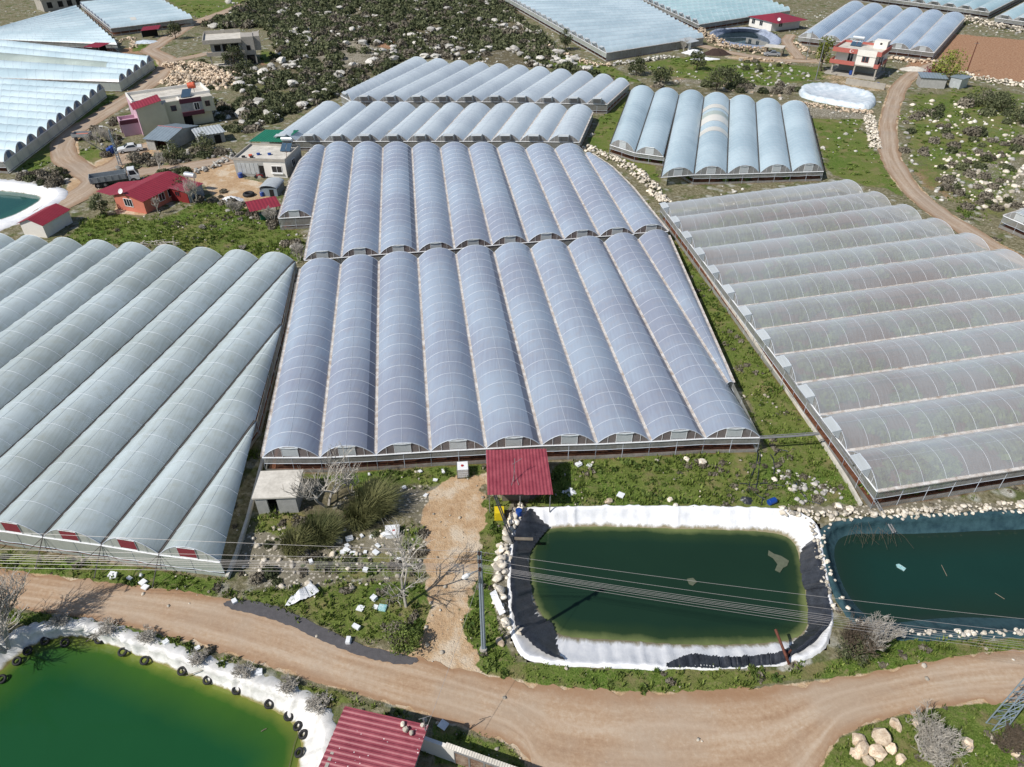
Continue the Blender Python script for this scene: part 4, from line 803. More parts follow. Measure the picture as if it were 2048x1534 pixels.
# ---------- rubble walls ----------
def stonewall(px,width,hgt,size,label,mat,density=1.,name='rubble_wall',seed=0,z0=0.):
    r=np.random.RandomState(seed); cl=smooth(WP(px),max(8,len(px)*6)); L=np.linalg.norm(np.diff(cl,axis=0),axis=1).sum(); n=int(L*width*density/(size*size)*1.5); t=r.rand(n)*(len(cl)-1); i=t.astype(int).clip(0,len(cl)-2); f=(t-i)[:,None]; p=cl[i]*(1-f)+cl[i+1]*f; tg=cl[i+1]-cl[i]; tg/=np.linalg.norm(tg,axis=1)[:,None]; nn=np.c_[-tg[:,1],tg[:,0]]; o=(r.rand(n)-.5)*width; p=p+nn*o[:,None]; zz=z0+hgt*(1-(abs(o)/(width*.5))**1.7)*(.4+.6*r.rand(n))
    s_=size*(.35+.9*r.rand(n)**1.5); return merged(name,ROCKP,np.c_[p,zz],np.c_[s_*1.15,s_,s_*.9],M[mat],r,label,'stone wall',None,.6)
stonewall([(1172,296),(1212,312),(1252,332),(1282,352),(1308,380),(1330,408)],2.4,.7,.62,'loose white stone bank between the lavender and sky-blue greenhouses','rock',1.1,seed=1)
stonewall([(1048,1012),(1034,1030),(1016,1075),(1006,1120),(1000,1170),(1002,1220),(1010,1262)],1.0,.6,.6,'piled boulder bank along the left side of the middle pond','rock',1.5,seed=2)
stonewall([(1738,232),(1744,262),(1752,298)],2.2,.5,.5,'short white stone heap in the meadow left of the field track','rock',1.2,seed=3)
stonewall([(1400,66),(1425,84),(1455,96),(1500,104),(1535,108)],2.6,1.8,.8,'tall beige boulder wall holding up the far walled pond','rock_beige',1.5,seed=4)
stonewall([(1930,40),(1980,52),(2020,60),(2070,68)],3.2,1.6,.9,'tall white boulder terrace above the red field','rock',1.3,seed=5)
stonewall([(1905,148),(1950,158),(2000,166),(2070,176)],2.2,1.2,.8,'white boulder wall below the red field','rock',1.3,seed=6)
stonewall([(1780,118),(1820,124),(1870,126)],2.,1.0,.8,'low white boulder wall behind the pink house','rock_beige',1.2,seed=7)
stonewall([(1590,88),(1615,104),(1645,112)],2.2,.8,.8,'rubble bank below the glossy greenhouse beside the spur track','rock_beige',1.1,seed=8)
stonewall([(1085,88),(1130,110),(1185,130),(1225,132)],1.8,.8,.7,'beige rubble bank at the left corner of the top greenhouse','rock_beige',1.,seed=9)
stonewall([(1225,130),(1265,126),(1310,120),(1345,114)],1.8,.8,.8,'pale boulder bank along the front of the top greenhouse','rock_grey',1.1,seed=10)
stonewall([(1245,-8),(1266,4),(1282,14)],3.,1.2,.8,'beige boulders between the two top greenhouses','rock_beige',1.2,seed=11)
stonewall([(1495,116),(1540,122),(1580,128)],1.4,.4,.6,'low crumbling stone wall below the upper track','rock_beige',.8,seed=12)
stonewall([(1585,205),(1640,214),(1700,222),(1745,226)],2.6,.5,.6,'orange-beige rubble bank below the sheeted tank','rock_beige',1.1,seed=13)
stonewall([(334,138),(372,134),(410,142),(440,152),(452,166),(392,168),(350,158)],9.,1.4,.85,'large heap of beige quarry rubble above the cream house','rock_beige',1.2,'rubble_heap',14)
stonewall([(1560,1022),(1620,1030),(1700,1032),(1790,1030),(1900,1022),(2050,1012)],1.0,.35,.42,'white stone row between the right greenhouse and the teal pond','rock',1.1,seed=15)
stonewall([(1622,1050),(1632,1090),(1640,1130),(1652,1180),(1668,1225)],.45,.25,.3,'line of white stones on the dike between the two right ponds','rock',1.,seed=16,z0=.15)
stonewall([(1300,25),(1345,40),(1385,60),(1402,72)],1.5,.5,.6,'pale stone edging left of the aqua greenhouse','rock_grey',.8,seed=17)
stonewall([(232,88),(262,76),(268,96)],1.8,.4,.7,'stone edging by the far left greenhouse','rock_beige',.8,seed=18)
stonewall([(1755,1268),(1820,1266),(1900,1268),(1990,1268),(2050,1266)],.5,.2,.35,'white rubble along the near edge of the teal pond','rock',.9,seed=19)
stonewall([(372,352),(412,340),(450,322),(475,308)],1.6,.5,.7,'white stone bank above the track to the flat-roofed house','rock_grey',.9,seed=20)
# single stones holding the teal liner down
rr=resample([tuple(p) for p in chaikin(RIM2)],150); vis=rr[(rr[:,0]<44)]; 
for i,p in enumerate(vis):
    if rs.rand()<.72:
        s_=.16+.22*rs.rand(); q=p+rs.randn(2)*.12; place('edge_stone',ROCKM[rs.randint(6)],(q[0],q[1],.16+s_*.2),s_,rs.rand()*6,'white stone weighing down the edge of the teal pond liner','stone','stones on the teal liner edge')
for (x,y,s_) in [(1722,1500,1.3),(1760,1478,1.6),(1752,1505,1.2),(1780,1498,1.0),(1716,1480,1.0),(1790,1450,.9),(1735,1522,.9),(1710,1508,.8),(1935,1490,.9),(2030,1508,.8),(1830,1448,.7),(1880,1460,.6),(1800,1520,.8)]:
    a=W(x,y); place('boulder',ROCKB[rs.randint(6)],(a[0],a[1],s_*.1),s_*.85,rs.rand()*6,'rough pale boulder in the grass corner at the bottom right','boulder','boulders in the bottom right corner')
for (x,y,s_,l) in [(1405,926,1.,'white boulder in the grass in front of the nearest central greenhouse'),(1372,920,.7,'smaller white stone left of the white boulder in the grass'),(1217,1004,.85,'orange-tan lump of rock at the top edge of the white pond liner'),(1340,1000,.55,'white stone lying in the grass near the middle of the white liner edge'),(1350,1012,.6,'whitish stone touching the top edge of the white pond liner'),(1040,1262,1.,'boulder at the lower left corner of the middle pond'),(1000,1285,.8,'beige boulder in the grass right of the utility pole foot'),(1676,1014,.9,'round grey-white boulder below the corner of the big right greenhouse'),(1700,1020,.9,'pale boulder between the round boulder and the long pipe'),(1580,980,.6,'white stone near the blue drum'),(1548,960,.7,'white stone beside the black hoses')]:
    a=W(x,y); place('boulder',(ROCKB if 'tan' in l or 'beige' in l else ROCKM)[rs.randint(6)],(a[0],a[1],s_*.12),s_*.8,rs.rand()*6,l,'boulder',None)
# ---------- bare trees, reeds, leafy trees ----------
def bare_tree(px,hgt,spread,label,seed,mat='bark_grey',multi=1,lv=5,lean=0.,name='bare_tree',group=None,r0=None,up=.55,z=0,base=None):
    r=np.random.RandomState(seed); x,y=W(*px) if base is None else base; root=empty(name,(x,y,z),label,'tree' if name!='bare_shrub' else 'shrub',group); T=MB();B=MB(); r0=r0 or hgt*.022
    def grow(p,d,L,rad,l):
        n_=3; pts=[p]; dd=d.copy()
        for i in range(n_):
            dd=dd+r.randn(3)*.16; dd[2]+=.05; dd/=np.linalg.norm(dd); pts.append(pts[-1]+dd*L/n_)
        rr_=[rad*(1-.4*i/n_) for i in range(n_+1)]; (T if l==0 else B).tube(pts,rr_,5 if l<2 else 3,False)
        if l>=lv: return
        k=3 if l<lv-1 else 4
        for j in range(k+(l==0)+(l==1)):
            f=.45+.55*r.rand(); q=pts[0]+(pts[-1]-pts[0])*f if j else pts[-1]; a=r.rand()*6.28; t=.45+.55*r.rand(); s_=np.array((math.cos(a)*spread,math.sin(a)*spread,up)); nd=dd*(1-t*.55)+s_*t*.8; nd/=np.linalg.norm(nd); grow(q,nd,L*(.62+.2*r.rand()),max(.015,rad*.6),l+1)
    for k in range(multi):
        a=r.rand()*6.28; d=np.array((math.cos(a)*(.5 if multi>1 else .1)+lean,math.sin(a)*(.5 if multi>1 else .1),1.)); d/=np.linalg.norm(d); grow(np.array((x+math.cos(a)*.15*(multi>1),y+math.sin(a)*.15*(multi>1),z-.1)),d,hgt*.36,r0,0)
    T.build('trunk',M[mat],root); B.build('crown',M[mat],root); return root
bare_tree((655,1012),6.2,.95,'leafless grey tree spreading beside the small concrete hut',11,multi=2,lv=4,up=.4)
bare_tree((812,1214),8.0,1.05,'leafless grey tree at the edge of the dirt driveway, casting a long shadow',12,lv=4,up=.4,r0=.13)
bare_tree((700,985),3.0,.8,'lower leafless tree between the hut tree and the reeds',13,multi=2,lv=4)
bare_tree((15,1300),6.5,1.0,'large grey leafless tree at the left edge beside the green pond',14,multi=4,lv=4,r0=.13,up=.4)
bare_tree((0,1268),6.5,1.0,'pale leafless tree cut by the left edge above the road verge',15,multi=3,lv=4,up=.4)
bare_tree((1700,1315),3.0,.75,'grey-green bush at the corner between the two ponds',16,'bark_brown',multi=5,lv=4,name='bare_shrub')
bare_tree((1740,1300),3.0,.7,'grey leafless bush in front of the teal pond corner',17,'bark_grey',multi=7,lv=4,name='bare_shrub')
bare_tree((1845,1512),3.2,1.1,'wide grey leafless shrub among boulders at the bottom right',18,'bark_grey',multi=10,lv=4,name='bare_shrub')
bare_tree((2010,1500),2.2,.9,'small grey shrub at the foot of the steel lattice mast',19,'bark_brown',multi=6,lv=4,name='bare_shrub')
bare_tree((318,428),3.0,.8,'small leafless tree against the front of the salmon house',20,lv=4)
bare_tree((388,405),5.0,.7,'tall leafless tree behind the dark shed of the salmon house',21,multi=2,lv=4)
bare_tree((205,300),4.5,.7,'leafless tree beside the parked trailer on the hill road',22,multi=2,lv=4)
bare_tree((238,295),5.,.7,'leafless tree behind the white car',23,multi=2,lv=4)
bare_tree((775,292),3.5,.7,'small leafless tree between two rows of greenhouses',24,multi=2,lv=4)
bare_tree((1365,105),4.0,.7,'leafless tree beside the white-roofed shelter at the top',25,multi=2,lv=4)
bare_tree((318,345),4.,.7,'leafless tree on the bank right of the truck',26,multi=2,lv=4)
bare_tree((598,520),2.6,.8,'tangled grey shrub at the back corner between the two big greenhouses',27,multi=5,lv=4,name='bare_shrub')
bare_tree((545,445),2.6,.8,'tangled grey shrub below the small red canopy',28,multi=5,lv=4,name='bare_shrub')
bare_tree((470,425),2.2,.8,'tangled grey shrub at the end of the sandy yard',29,multi=5,lv=4,name='bare_shrub')
for i,(x,y,l) in enumerate([(300,1275,'first grey brush heap from the left along the green pond verge'),(400,1318,'second grey brush heap along the green pond verge'),(490,1348,'third grey brush heap along the green pond verge'),(580,1378,'fourth grey brush heap along the green pond verge'),(640,1412,'grey brush heap beside the big red roof'),(215,1262,'grey brush heap at the rounded top of the green pond'),(120,1250,'grey brush heap left of the plank at the green pond')]):
    bare_tree((x,y),1.3,1.5,l,50+i,'bark_grey',multi=9,lv=3,name='bare_shrub',up=.12,r0=.03)
def reeds(px,rad,hgt,label,seed,n=1500):
    r=np.random.RandomState(seed); x,y=W(*px); mb=MB()
    for i in range(n):
        a=r.rand()*6.28; q=rad*math.sqrt(r.rand()); b=np.array((x+math.cos(a)*q,y+math.sin(a)*q,0)); h=hgt*(.5+.6*r.rand()); o=np.array((math.cos(a)*.7+.45,math.sin(a)*.7+.1,0))*h*(.3+.5*r.rand())+r.randn(3)*.28; m1=b+o*.3+(0,0,h*.6); t=b+o+(0,0,h*.85); s_=np.array((-math.sin(a),math.cos(a),0))*.022
        mb.quad(b-s_,b+s_,m1+s_,m1-s_); mb.quad(m1-s_,m1+s_,t)
    o=mb.build('reed_clump',M['reed']); tag(o,label,'reeds','reed clumps on the waste ground'); return o
reeds((745,1020),1.5,2.4,'tall olive reed clump right of the leafless hut tree',1); reeds((718,1045),1.1,1.8,'shorter reed clump at the foot of the tall reeds',2,900)
reeds((640,1075),1.4,1.7,'wide drooping reed clump below the concrete hut',3); reeds((590,1095),1.1,1.4,'low reed clump at the left of the waste ground',4,900)
def leafy_tree(px,hgt,cr,label,seed,mat='green_leaf',n=900,trunk='bark_brown',size=.3,squash=1.,base=.35,name='tree',z=0):
    r=np.random.RandomState(seed); x,y=W(*px); root=empty(name,(x,y,z),label,'tree'); T=MB(); p0=np.array((x,y,-.1)); top=p0+(0,0,hgt*.6); T.tube([p0,p0+(0.05,.02,hgt*.3),top],[hgt*.03,hgt*.022,hgt*.01],6); cen=[]
    for i in range(7):
        a=i/7*6.28+r.rand(); q=p0+np.array((math.cos(a)*cr*.55,math.sin(a)*cr*.55,hgt*(base+.45*r.rand()))); T.tube([p0+(0,0,hgt*.25+.2*r.rand()),(p0+q)/2+(0,0,.4),q],[hgt*.014,hgt*.01,hgt*.005],4); cen.append((q,cr*(.32+.25*r.rand())))
    cen.append((p0+(0,0,hgt*.8),cr*.45)); T.build('trunk',M[trunk],root); mb=MB()
    for i in range(n):
        c_,rad=cen[r.randint(len(cen))]; d=r.randn(3); d/=np.linalg.norm(d); p=c_+d*rad*(r.rand()**.4)*np.array((1,1,squash)); a=r.randn(3); a/=np.linalg.norm(a); b=np.cross(a,d); b/=np.linalg.norm(b)+1e-6; s_=size*(.5+.8*r.rand()); mb.quad(p-a*s_*.5,p+b*s_*.4,p+a*s_*.5,p-b*s_*.4)
    mb.build('crown',M[mat],root); return root
leafy_tree((812,1290),1.9,1.5,'rounded green-grey bush at the mouth of the dirt driveway',1,'green_leaf',1500,size=.16,base=.15,name='bush')
leafy_tree((793,1275),1.5,1.2,'olive bush left of the rounded driveway bush',2,'maquis_grey',1000,size=.14,base=.15,name='bush')
leafy_tree((1705,1310),2.0,1.5,'olive-green leafy shrub below the pond dike',3,'maquis',1300,size=.13,base=.15,name='bush')
leafy_tree((1640,142),8.5,2.6,'tall yellow-green tree at the left corner of the pink house',4,'yellow_green',800,size=.45,squash=1.4)
leafy_tree((1885,165),7.5,4.2,'wide yellow-green tree over the grey sheds right of the pink house',5,'yellow_green',1300,size=.45)
leafy_tree((1868,160),3.8,3.,'magenta flowering bush under the wide yellow-green tree',6,'flower',900,size=.4,base=.2,name='bush')
leafy_tree((470,134),5.5,3.2,'round dark green tree in front of the unfinished house',7,'maquis',1100,size=.4)
leafy_tree((492,150),3.6,2.8,'lower round bush right of the round dark tree',8,'maquis',900,size=.4,base=.2,name='bush')
leafy_tree((352,78),5.,2.6,'dark tree at the side of the hill road bend',9,'maquis',900,size=.4)
leafy_tree((1130,100),6.,2.2,'dark tree left of the top greenhouse',10,'maquis',900,size=.4)
leafy_tree((1393,140),5.,2.4,'dark tree in the meadow below the white-roofed shelter',11,'maquis',900,size=.4)
leafy_tree((1432,182),5.5,3.2,'large dark bushy tree behind the sky-blue greenhouse',12,'maquis',1100,size=.4)
leafy_tree((1460,172),4.5,2.8,'dark bushy tree right of the largest tree behind the sky-blue greenhouse',13,'maquis',900,size=.4)
leafy_tree((1272,150),4.2,2.6,'dark tree behind the right end of the far row of vaults',14,'maquis',900,size=.4)
leafy_tree((1320,170),4.2,3.,'dark bushy tree behind the first vault of the sky-blue greenhouse',15,'maquis',900,size=.4)
leafy_tree((205,430),3.5,1.6,'dark tree left of the salmon house',16,'maquis',900,size=.25)
leafy_tree((350,318),3.2,2.6,'grey-green bush hiding the front of the grey barn',17,'maquis',1000,size=.3,base=.15,name='bush')
leafy_tree((410,300),3.2,2.6,'grey-green bush below the small metal-roofed shed',18,'maquis',900,size=.3,base=.15,name='bush')
leafy_tree((1960,210),3.4,3.6,'broad dark evergreen bush right of the field track',19,'maquis',1500,size=.35,base=.1,name='bush')
leafy_tree((2000,222),3.4,3.2,'dark evergreen bush beside the broad one right of the track',20,'maquis',1200,size=.35,base=.1,name='bush')
leafy_tree((2040,245),3.2,3.,'dark evergreen bush cut by the right edge',21,'maquis',1000,size=.35,base=.1,name='bush')
leafy_tree((365,390),3.,2.,'green bush behind the salmon house roof',22,'maquis',900,size=.3,base=.15,name='bush')
# ---------------- building materials ----------------
def corr_mat(name,c,c2=None,rust=None):
    return simple(name,c,.45,.0,.12,.8,.08,c2=c2,spec=.5)
M['red_sheet']=corr_mat('dark_red_sheet_metal',K(150,48,62,1.15)); M['red_sheet2']=simple('faded_red_sheet_metal',K(148,58,72,1.15),.5,0,.14,1.1,.1,c2=K(170,84,94,1.1),spec=.5)
def speckle(m,thr=.70,c=(.8,.76,.74,1)):
    n=m.node_tree; b=n.nodes["Principled BSDF"]; g=N(n,"ShaderNodeNewGeometry"); v=N(n,"ShaderNodeTexVoronoi"); v.inputs['Scale'].default_value=3.2; n.links.new(g.outputs['Position'],v.inputs['Vector']); nz=noise(n,.9,3,g.outputs['Position'])
    lk=b.inputs['Base Color'].links[0].from_socket; f=math_(n,'MULTIPLY',math_(n,'LESS_THAN',v.outputs['Distance'],.11),math_(n,'GREATER_THAN',nz.outputs[0],.5)); n.links.new(mixc(n,f,lk,c),b.inputs['Base Color'])
M['red_sheet3']=simple('speckled_red_sheet_metal',K(150,62,76,1.12),.5,0,.14,1.1,.1,c2=K(172,88,98,1.1),spec=.5); speckle(M['red_sheet3'])
M['green_sheet']=corr_mat('green_sheet_metal',K(36,120,92,1.1)); M['grey_sheet']=corr_mat('grey_sheet_metal',K(136,150,160,1.1)); M['zinc']=simple('zinc_sheet',K(200,206,208,1.1),.45,.2,.15,1.5,.1)
M['concrete']=simple('raw_concrete',K(178,172,162,1.1),.9,0,.16,1.3,.3); M['concrete_lt']=simple('pale_concrete_slab',K(196,190,178,1.05),.9,0,.12,.7,.3,c2=K(232,226,214,1.05)); M['block']=simple('grey_block_wall',K(172,172,168,1.08),.9,0,.16,2.2,.4)
M['cream']=simple('cream_render',K(206,202,178,1.1),.85,0,.06,.8,.1); M['pink']=simple('pink_render',K(206,172,186,1.1),.85,0,.06,1,.1); M['plum']=simple('plum_paint',K(98,52,66,1.1),.7,0,.08,1,.1)
M['salmon']=simple('salmon_render',K(214,130,108,1.1),.85,0,.08,1.2,.1); M['white_render']=simple('white_render',K(240,236,228,1.05),.8,0,.06,1.,.1); M['coral']=simple('coral_paint',K(190,108,98,1.1),.7,0,.08,1,.1); M['brick_red']=simple('dark_red_render',K(138,44,44,1.1),.8,0,.12,1.5,.1)
M['glass']=simple('dark_window_glass',K(38,44,50,1.),.12,0,.2,2,bs=0,spec=.6); M['dark']=simple('painted_opening_shade',K(34,32,30,1.),.9,0,.2,2,bs=0); M['white_frame']=simple('white_window_frame',K(238,238,236,1.05),.5,0,.04,2,bs=0)  # the near-black colour stands in for shade inside doorways and openings
M['solar']=simple('solar_collector_glass',K(70,92,112,1.05),.15,.0,.12,3,bs=0,spec=.7); M['tank_steel']=simple('steel_tank',K(206,212,216,1.05),.3,.4,.1,2,bs=0); M['orange']=simple('orange_tank_paint',K(214,98,66,1.1),.6,0,.08,2,bs=0)
M['wood']=simple('weathered_wood',K(128,118,104,1.1),.85,0,.25,4.,.3); M['rust']=simple('rusty_iron',K(112,66,52,1.1),.8,.1,.25,3.,.3); M['rustpanel']=simple('rust_streaked_sheet',K(128,82,58,1.1),.7,.1,.3,1.5,.2,c2=K(186,168,150,1.1))
M['blackplastic']=simple('black_plastic',K(34,36,42,1.),.38,0,.25,1.6,.6,spec=.6,c2=K(66,70,78,1.)); M['rubber']=simple('tyre_rubber',K(40,40,42,1.),.7,0,.2,5.,.2); M['blueplastic']=simple('blue_plastic',K(24,70,150,1.05),.35,0,.1,3,bs=0,spec=.5); M['yellow']=simple('yellow_plastic',K(226,200,40,1.05),.5,0,.1,3,bs=0)
M['white_paint']=simple('white_vehicle_paint',K(232,234,234,1.05),.25,0,.04,2,bs=0,spec=.6); M['silver_paint']=simple('silver_vehicle_paint',K(176,182,188,1.1),.25,.3,.05,2,bs=0,spec=.6); M['grey_paint']=simple('grey_truck_paint',K(150,156,160,1.1),.5,0,.15,2,bs=.1); M['redpaint']=simple('red_motorbike_paint',K(170,30,36,1.),.3,0,.08,3,bs=0)
M['tarp_white']=simple('white_plastic_sheet',K(238,240,242,1.02),.5,0,.1,3,.5); M['tarp_blue']=simple('pale_blue_plastic_sheet',K(204,222,234,1.05),.35,0,.2,.7,.7,c2=K(240,246,250,1.05)); M['galv']=simple('galvanised_lattice',K(150,166,178,1.1),.5,.2,.1,3,bs=0); M['wire']=simple('aluminium_wire',K(156,152,150,1.05),.4,.1,.1,3,bs=0); M['asphalt_old']=simple('old_asphalt_shoulder',K(92,90,92,1.05),.95,0,.2,2.5,.5)
M['insul']=simple('brown_insulator',K(60,44,38,1.),.4,0,.1,3,bs=0); M['manure']=simple('dark_manure',K(66,52,46,1.),.95,0,.25,3.,.6); M['cardboard']=simple('grey_white_debris',K(222,222,218,1.05),.8,0,.12,3,.3)
# ---------------- building helpers ----------------
def corrugated(name,p00,p10,p11,p01,mat,parent=None,pitch=.28,amp=.035,thick=.02):
    "p00->p10 runs across the corrugations, p00->p01 along them"
    a,b,c,d=(np.array(p,float) for p in (p00,p10,p11,p01)); L=np.linalg.norm(b-a); n=int(L/pitch)*4; nr=np.cross(b-a,d-a); nr/=np.linalg.norm(nr); nr*=1 if nr[2]>0 else -1
    prof=[0,1,1,0]; mb=MB(); r0=[];r1=[];s0=[];s1=[]
    for i in range(n+1):
        t=i/n; h=nr*amp*prof[i%4]; u=a+(b-a)*t+h; v=d+(c-d)*t+h; r0.append(u); r1.append(v); s0.append(u-nr*thick); s1.append(v-nr*thick)
    mb.grid([r0,r1]); mb.grid([s1,s0]); mb.grid([s0,r0]); mb.grid([r1,s1]); mb.grid([[s0[0],s1[0]],[r0[0],r1[0]]]); mb.grid([[r0[-1],r1[-1]],[s0[-1],s1[-1]]])
    return mb.build(name,mat,parent)
def window(parent,F,x,z,w_,h_,face='f',off=0.,name='window',mat='white_frame',glass='glass',bars=1):
    "face f: on y=off looking to -y ; face r: on x=off looking to +x ; l: on x=off looking to -x"
    def P(u,v,o):
        if face=='f': return F.p(x+u,off-o,z+v)
        if face=='b': return F.p(x+u,off+o,z+v)
        if face=='r': return F.p(off+o,x+u,z+v)
        return F.p(off-o,x+u,z+v)
    def bx(mb,u0,u1,v0,v1,o0,o1): mb.box8([P(u0,v0,o1),P(u1,v0,o1),P(u1,v0,o0),P(u0,v0,o0),P(u0,v1,o1),P(u1,v1,o1),P(u1,v1,o0),P(u0,v1,o0)])
    a=MB(); t=.07; bx(a,-t,w_+t,-t,0,.0,.07); bx(a,-t,w_+t,h_,h_+t,.0,.07); bx(a,-t,0,0,h_,.0,.07); bx(a,w_,w_+t,0,h_,.0,.07)
    for k in range(bars): bx(a,w_*(k+1)/(bars+1)-.03,w_*(k+1)/(bars+1)+.03,0,h_,.03,.06)
    wo=a.build(name,M[mat],parent); g=MB(); bx(g,0,w_,0,h_,.005,.025); g.build('pane',M[glass],wo); return wo
def door(parent,F,x,w_,h_,face='f',off=0.,mat='dark',z=0.,open_=False):
    def P(u,v,o):
        if face=='f': return F.p(x+u,off-o,z+v)
        if face=='r': return F.p(off+o,x+u,z+v)
        return F.p(off-o,x+u,z+v)
    g=MB(); g.box8([P(0,0,.03),P(w_,0,.03),P(w_,0,.004),P(0,0,.004),P(0,h_,.03),P(w_,h_,.03),P(w_,h_,.004),P(0,h_,.004)]); return g.build('doorway' if mat=='dark' else 'door',M[mat],parent)  # a doorway is a flat dark box, its inner shade put into the colour
def parapet(mb,F,x0,x1,y0,y1,z0,z1,t=.22):
    mb.box(F,x0,x1,y0,y0+t,z0,z1); mb.box(F,x0,x1,y1-t,y1,z0,z1); mb.box(F,x0,x0+t,y0+t,y1-t,z0,z1); mb.box(F,x1-t,x1,y0+t,y1-t,z0,z1)
def waterheater(F,x,y,z,parent,label_tank='tank',tank='tank_steel',r=.32,L=1.6,vertical=False,panels=2,pw=.85,pl=1.8,top=1.7):
    fr=MB(); 
    for u in (0,L): fr.tube([F.p(x+u,y+.9,z),F.p(x+u,y+.9,z+top-.2)],.03,4); fr.tube([F.p(x+u,y-.9,z),F.p(x+u,y+.9,z+top-.4)],.03,4)
    fr.build('stand',M['steel'],parent); tb=MB(); tb.tube([F.p(x-.15,y+.9,z+top),F.p(x+L+.15,y+.9,z+top)],r,14); tb.build('water_tank',M[tank],parent,False)
    for k in range(panels):
        p=MB(); x0=x+k*(pw+.08); p.box8([F.p(x0,y-1.0,z+.12),F.p(x0+pw,y-1.0,z+.12),F.p(x0+pw,y+.55,z+1.05),F.p(x0,y+.55,z+1.05),F.p(x0,y-1.03,z+.2),F.p(x0+pw,y-1.03,z+.2),F.p(x0+pw,y+.52,z+1.13),F.p(x0,y+.52,z+1.13)]); p.build('solar_panel',M['solar'],parent)
def dish(p,r,az,parent,name='satellite_dish'):
    mb=MB(); p=np.array(p,float); n=np.array((math.sin(az)*.8,math.cos(az)*.8,.6)); n/=np.linalg.norm(n); a=np.cross(n,(0,0,1)); a/=np.linalg.norm(a); b=np.cross(a,n); rows=[]
    for i in range(5):
        q=r*i/4; rows.append([p+n*(q*q*.45/r+.35)+ (a*math.cos(t)+b*math.sin(t))*max(q,.01) for t in np.linspace(0,2*math.pi,15)])
    mb.grid(rows); mb.tube([p-(0,0,.45),p,p+n*.35],.03,4); mb.tube([p+n*.35-b*r*.8,p+n*(.35+r*.8)],.015,4); return mb.build(name,M['white_frame'],parent,True)
def cylinder_obj(name,p,r,h,mat,label,cat,group=None,axis=(0,0,1),parts=None,n=16):
    mb=MB(); p=np.array(p,float); a=np.array(axis,float); a/=np.linalg.norm(a); mb.tube([p,p+a*h*.02,p+a*h*.06,p+a*h*.33,p+a*h*.36,p+a*h*.39,p+a*h*.64,p+a*h*.67,p+a*h*.7,p+a*h*.95,p+a*h],[r*.9,r*.94,r,r,r*1.04,r,r,r*1.04,r,r*.99,r*.9],n); o=mb.build(name,M[mat],None,False); return tag(o,label,cat,group)
# ===== small concrete hut (foreground) =====
F=Frame(W(518,1028),W(598,1025)); ro=empty('concrete_hut',(*W(518,1028),0),'small bare concrete hut with a flat slab roof beside the left greenhouse','hut')
m_=MB(); wd=F.w; D_=2.95; m_.box(F,0,.95,0,.2,0,1.9); m_.box(F,1.75,wd,0,.2,0,1.9); m_.box(F,.95,1.75,0,.2,1.7,1.9); m_.box(F,0,.2,.2,D_,0,1.9); m_.box(F,wd-.2,wd,.2,D_,0,1.9); m_.box(F,.2,wd-.2,D_-.2,D_,0,1.9); m_.build('wall',M['block'],ro); m_=MB(); m_.box(F,-.15,wd+.15,-.15,D_+.15,1.9,2.05); m_.build('roof',M['concrete_lt'],ro); m_=MB(); m_.box(F,.2,wd-.2,1.2,1.25,0,1.9); m_.build('inner_wall',M['dark'],ro)  # inner wall coloured near-black to stand for the hut's shaded interior
# ===== red canopy (foreground) =====
F=Frame(W(975,990,2.3),W(1106,988,2.3)); fx=np.linalg.norm(np.array(W(975,990,2.3))-np.array(W(1106,988,2.3))); ro=empty('metal_canopy',(*W(1040,990,0),0),'open shelter with a dark red corrugated roof between the nearest greenhouse and the middle pond','canopy')
d0=4.75; corrugated('roof',F.p(0,0,2.3),F.p(fx*.56,0,2.3),F.p(fx*.56-.15,d0,3.),F.p(-.15,d0,3.),M['red_sheet2'],ro); corrugated('roof',F.p(fx*.56,-.12,2.36),F.p(fx,-.12,2.36),F.p(fx-.3,d0,3.04),F.p(fx*.56-.15,d0,3.04),M['red_sheet2'],ro)
for x,y,h in ((.15,.2,2.3),(fx-.2,.15,2.3),(.1,d0-.2,2.95),(fx-.4,d0-.2,2.95),(fx*.5,.2,2.3)): m_=MB(); m_.tube([F.p(x,y,0),F.p(x,y,h)],.05,6); m_.build('post',M['steel'],ro)
m_=MB(); m_.tube([F.p(2.2,1.3,2.45),F.p(2.3,1.9,4.6)],.03,4); m_.tube([F.p(2.05,1.6,4.2),F.p(2.9,2.1,4.4)],.02,4); m_.tube([F.p(2.0,.9,2.4),F.p(2.3,1.7,3.4),F.p(2.6,.9,2.5)],.025,4); m_.build('antenna_mast',M['steel'],ro)
m_=MB(); m_.box(F,1.2,3.6,1.5,2.6,0,.85); m_.box(F,3.9,4.8,2.2,3.6,0,1.3); m_.build('workbench',M['wood'],ro)
o=MB(); 
for i in range(9): o.box(F,.55+.06*(i%2),1.25+.05*(i%3),-.75,.05,.1*i,.1*i+.085)
tag(o.build('yellow_crate_stack',M['yellow']),'stack of yellow trays at the front left corner of the red canopy','trays')
cylinder_obj('blue_drum',F.p(2.6,-.3,0),.28,.8,'blueplastic','small blue drum under the front edge of the red canopy','drum')
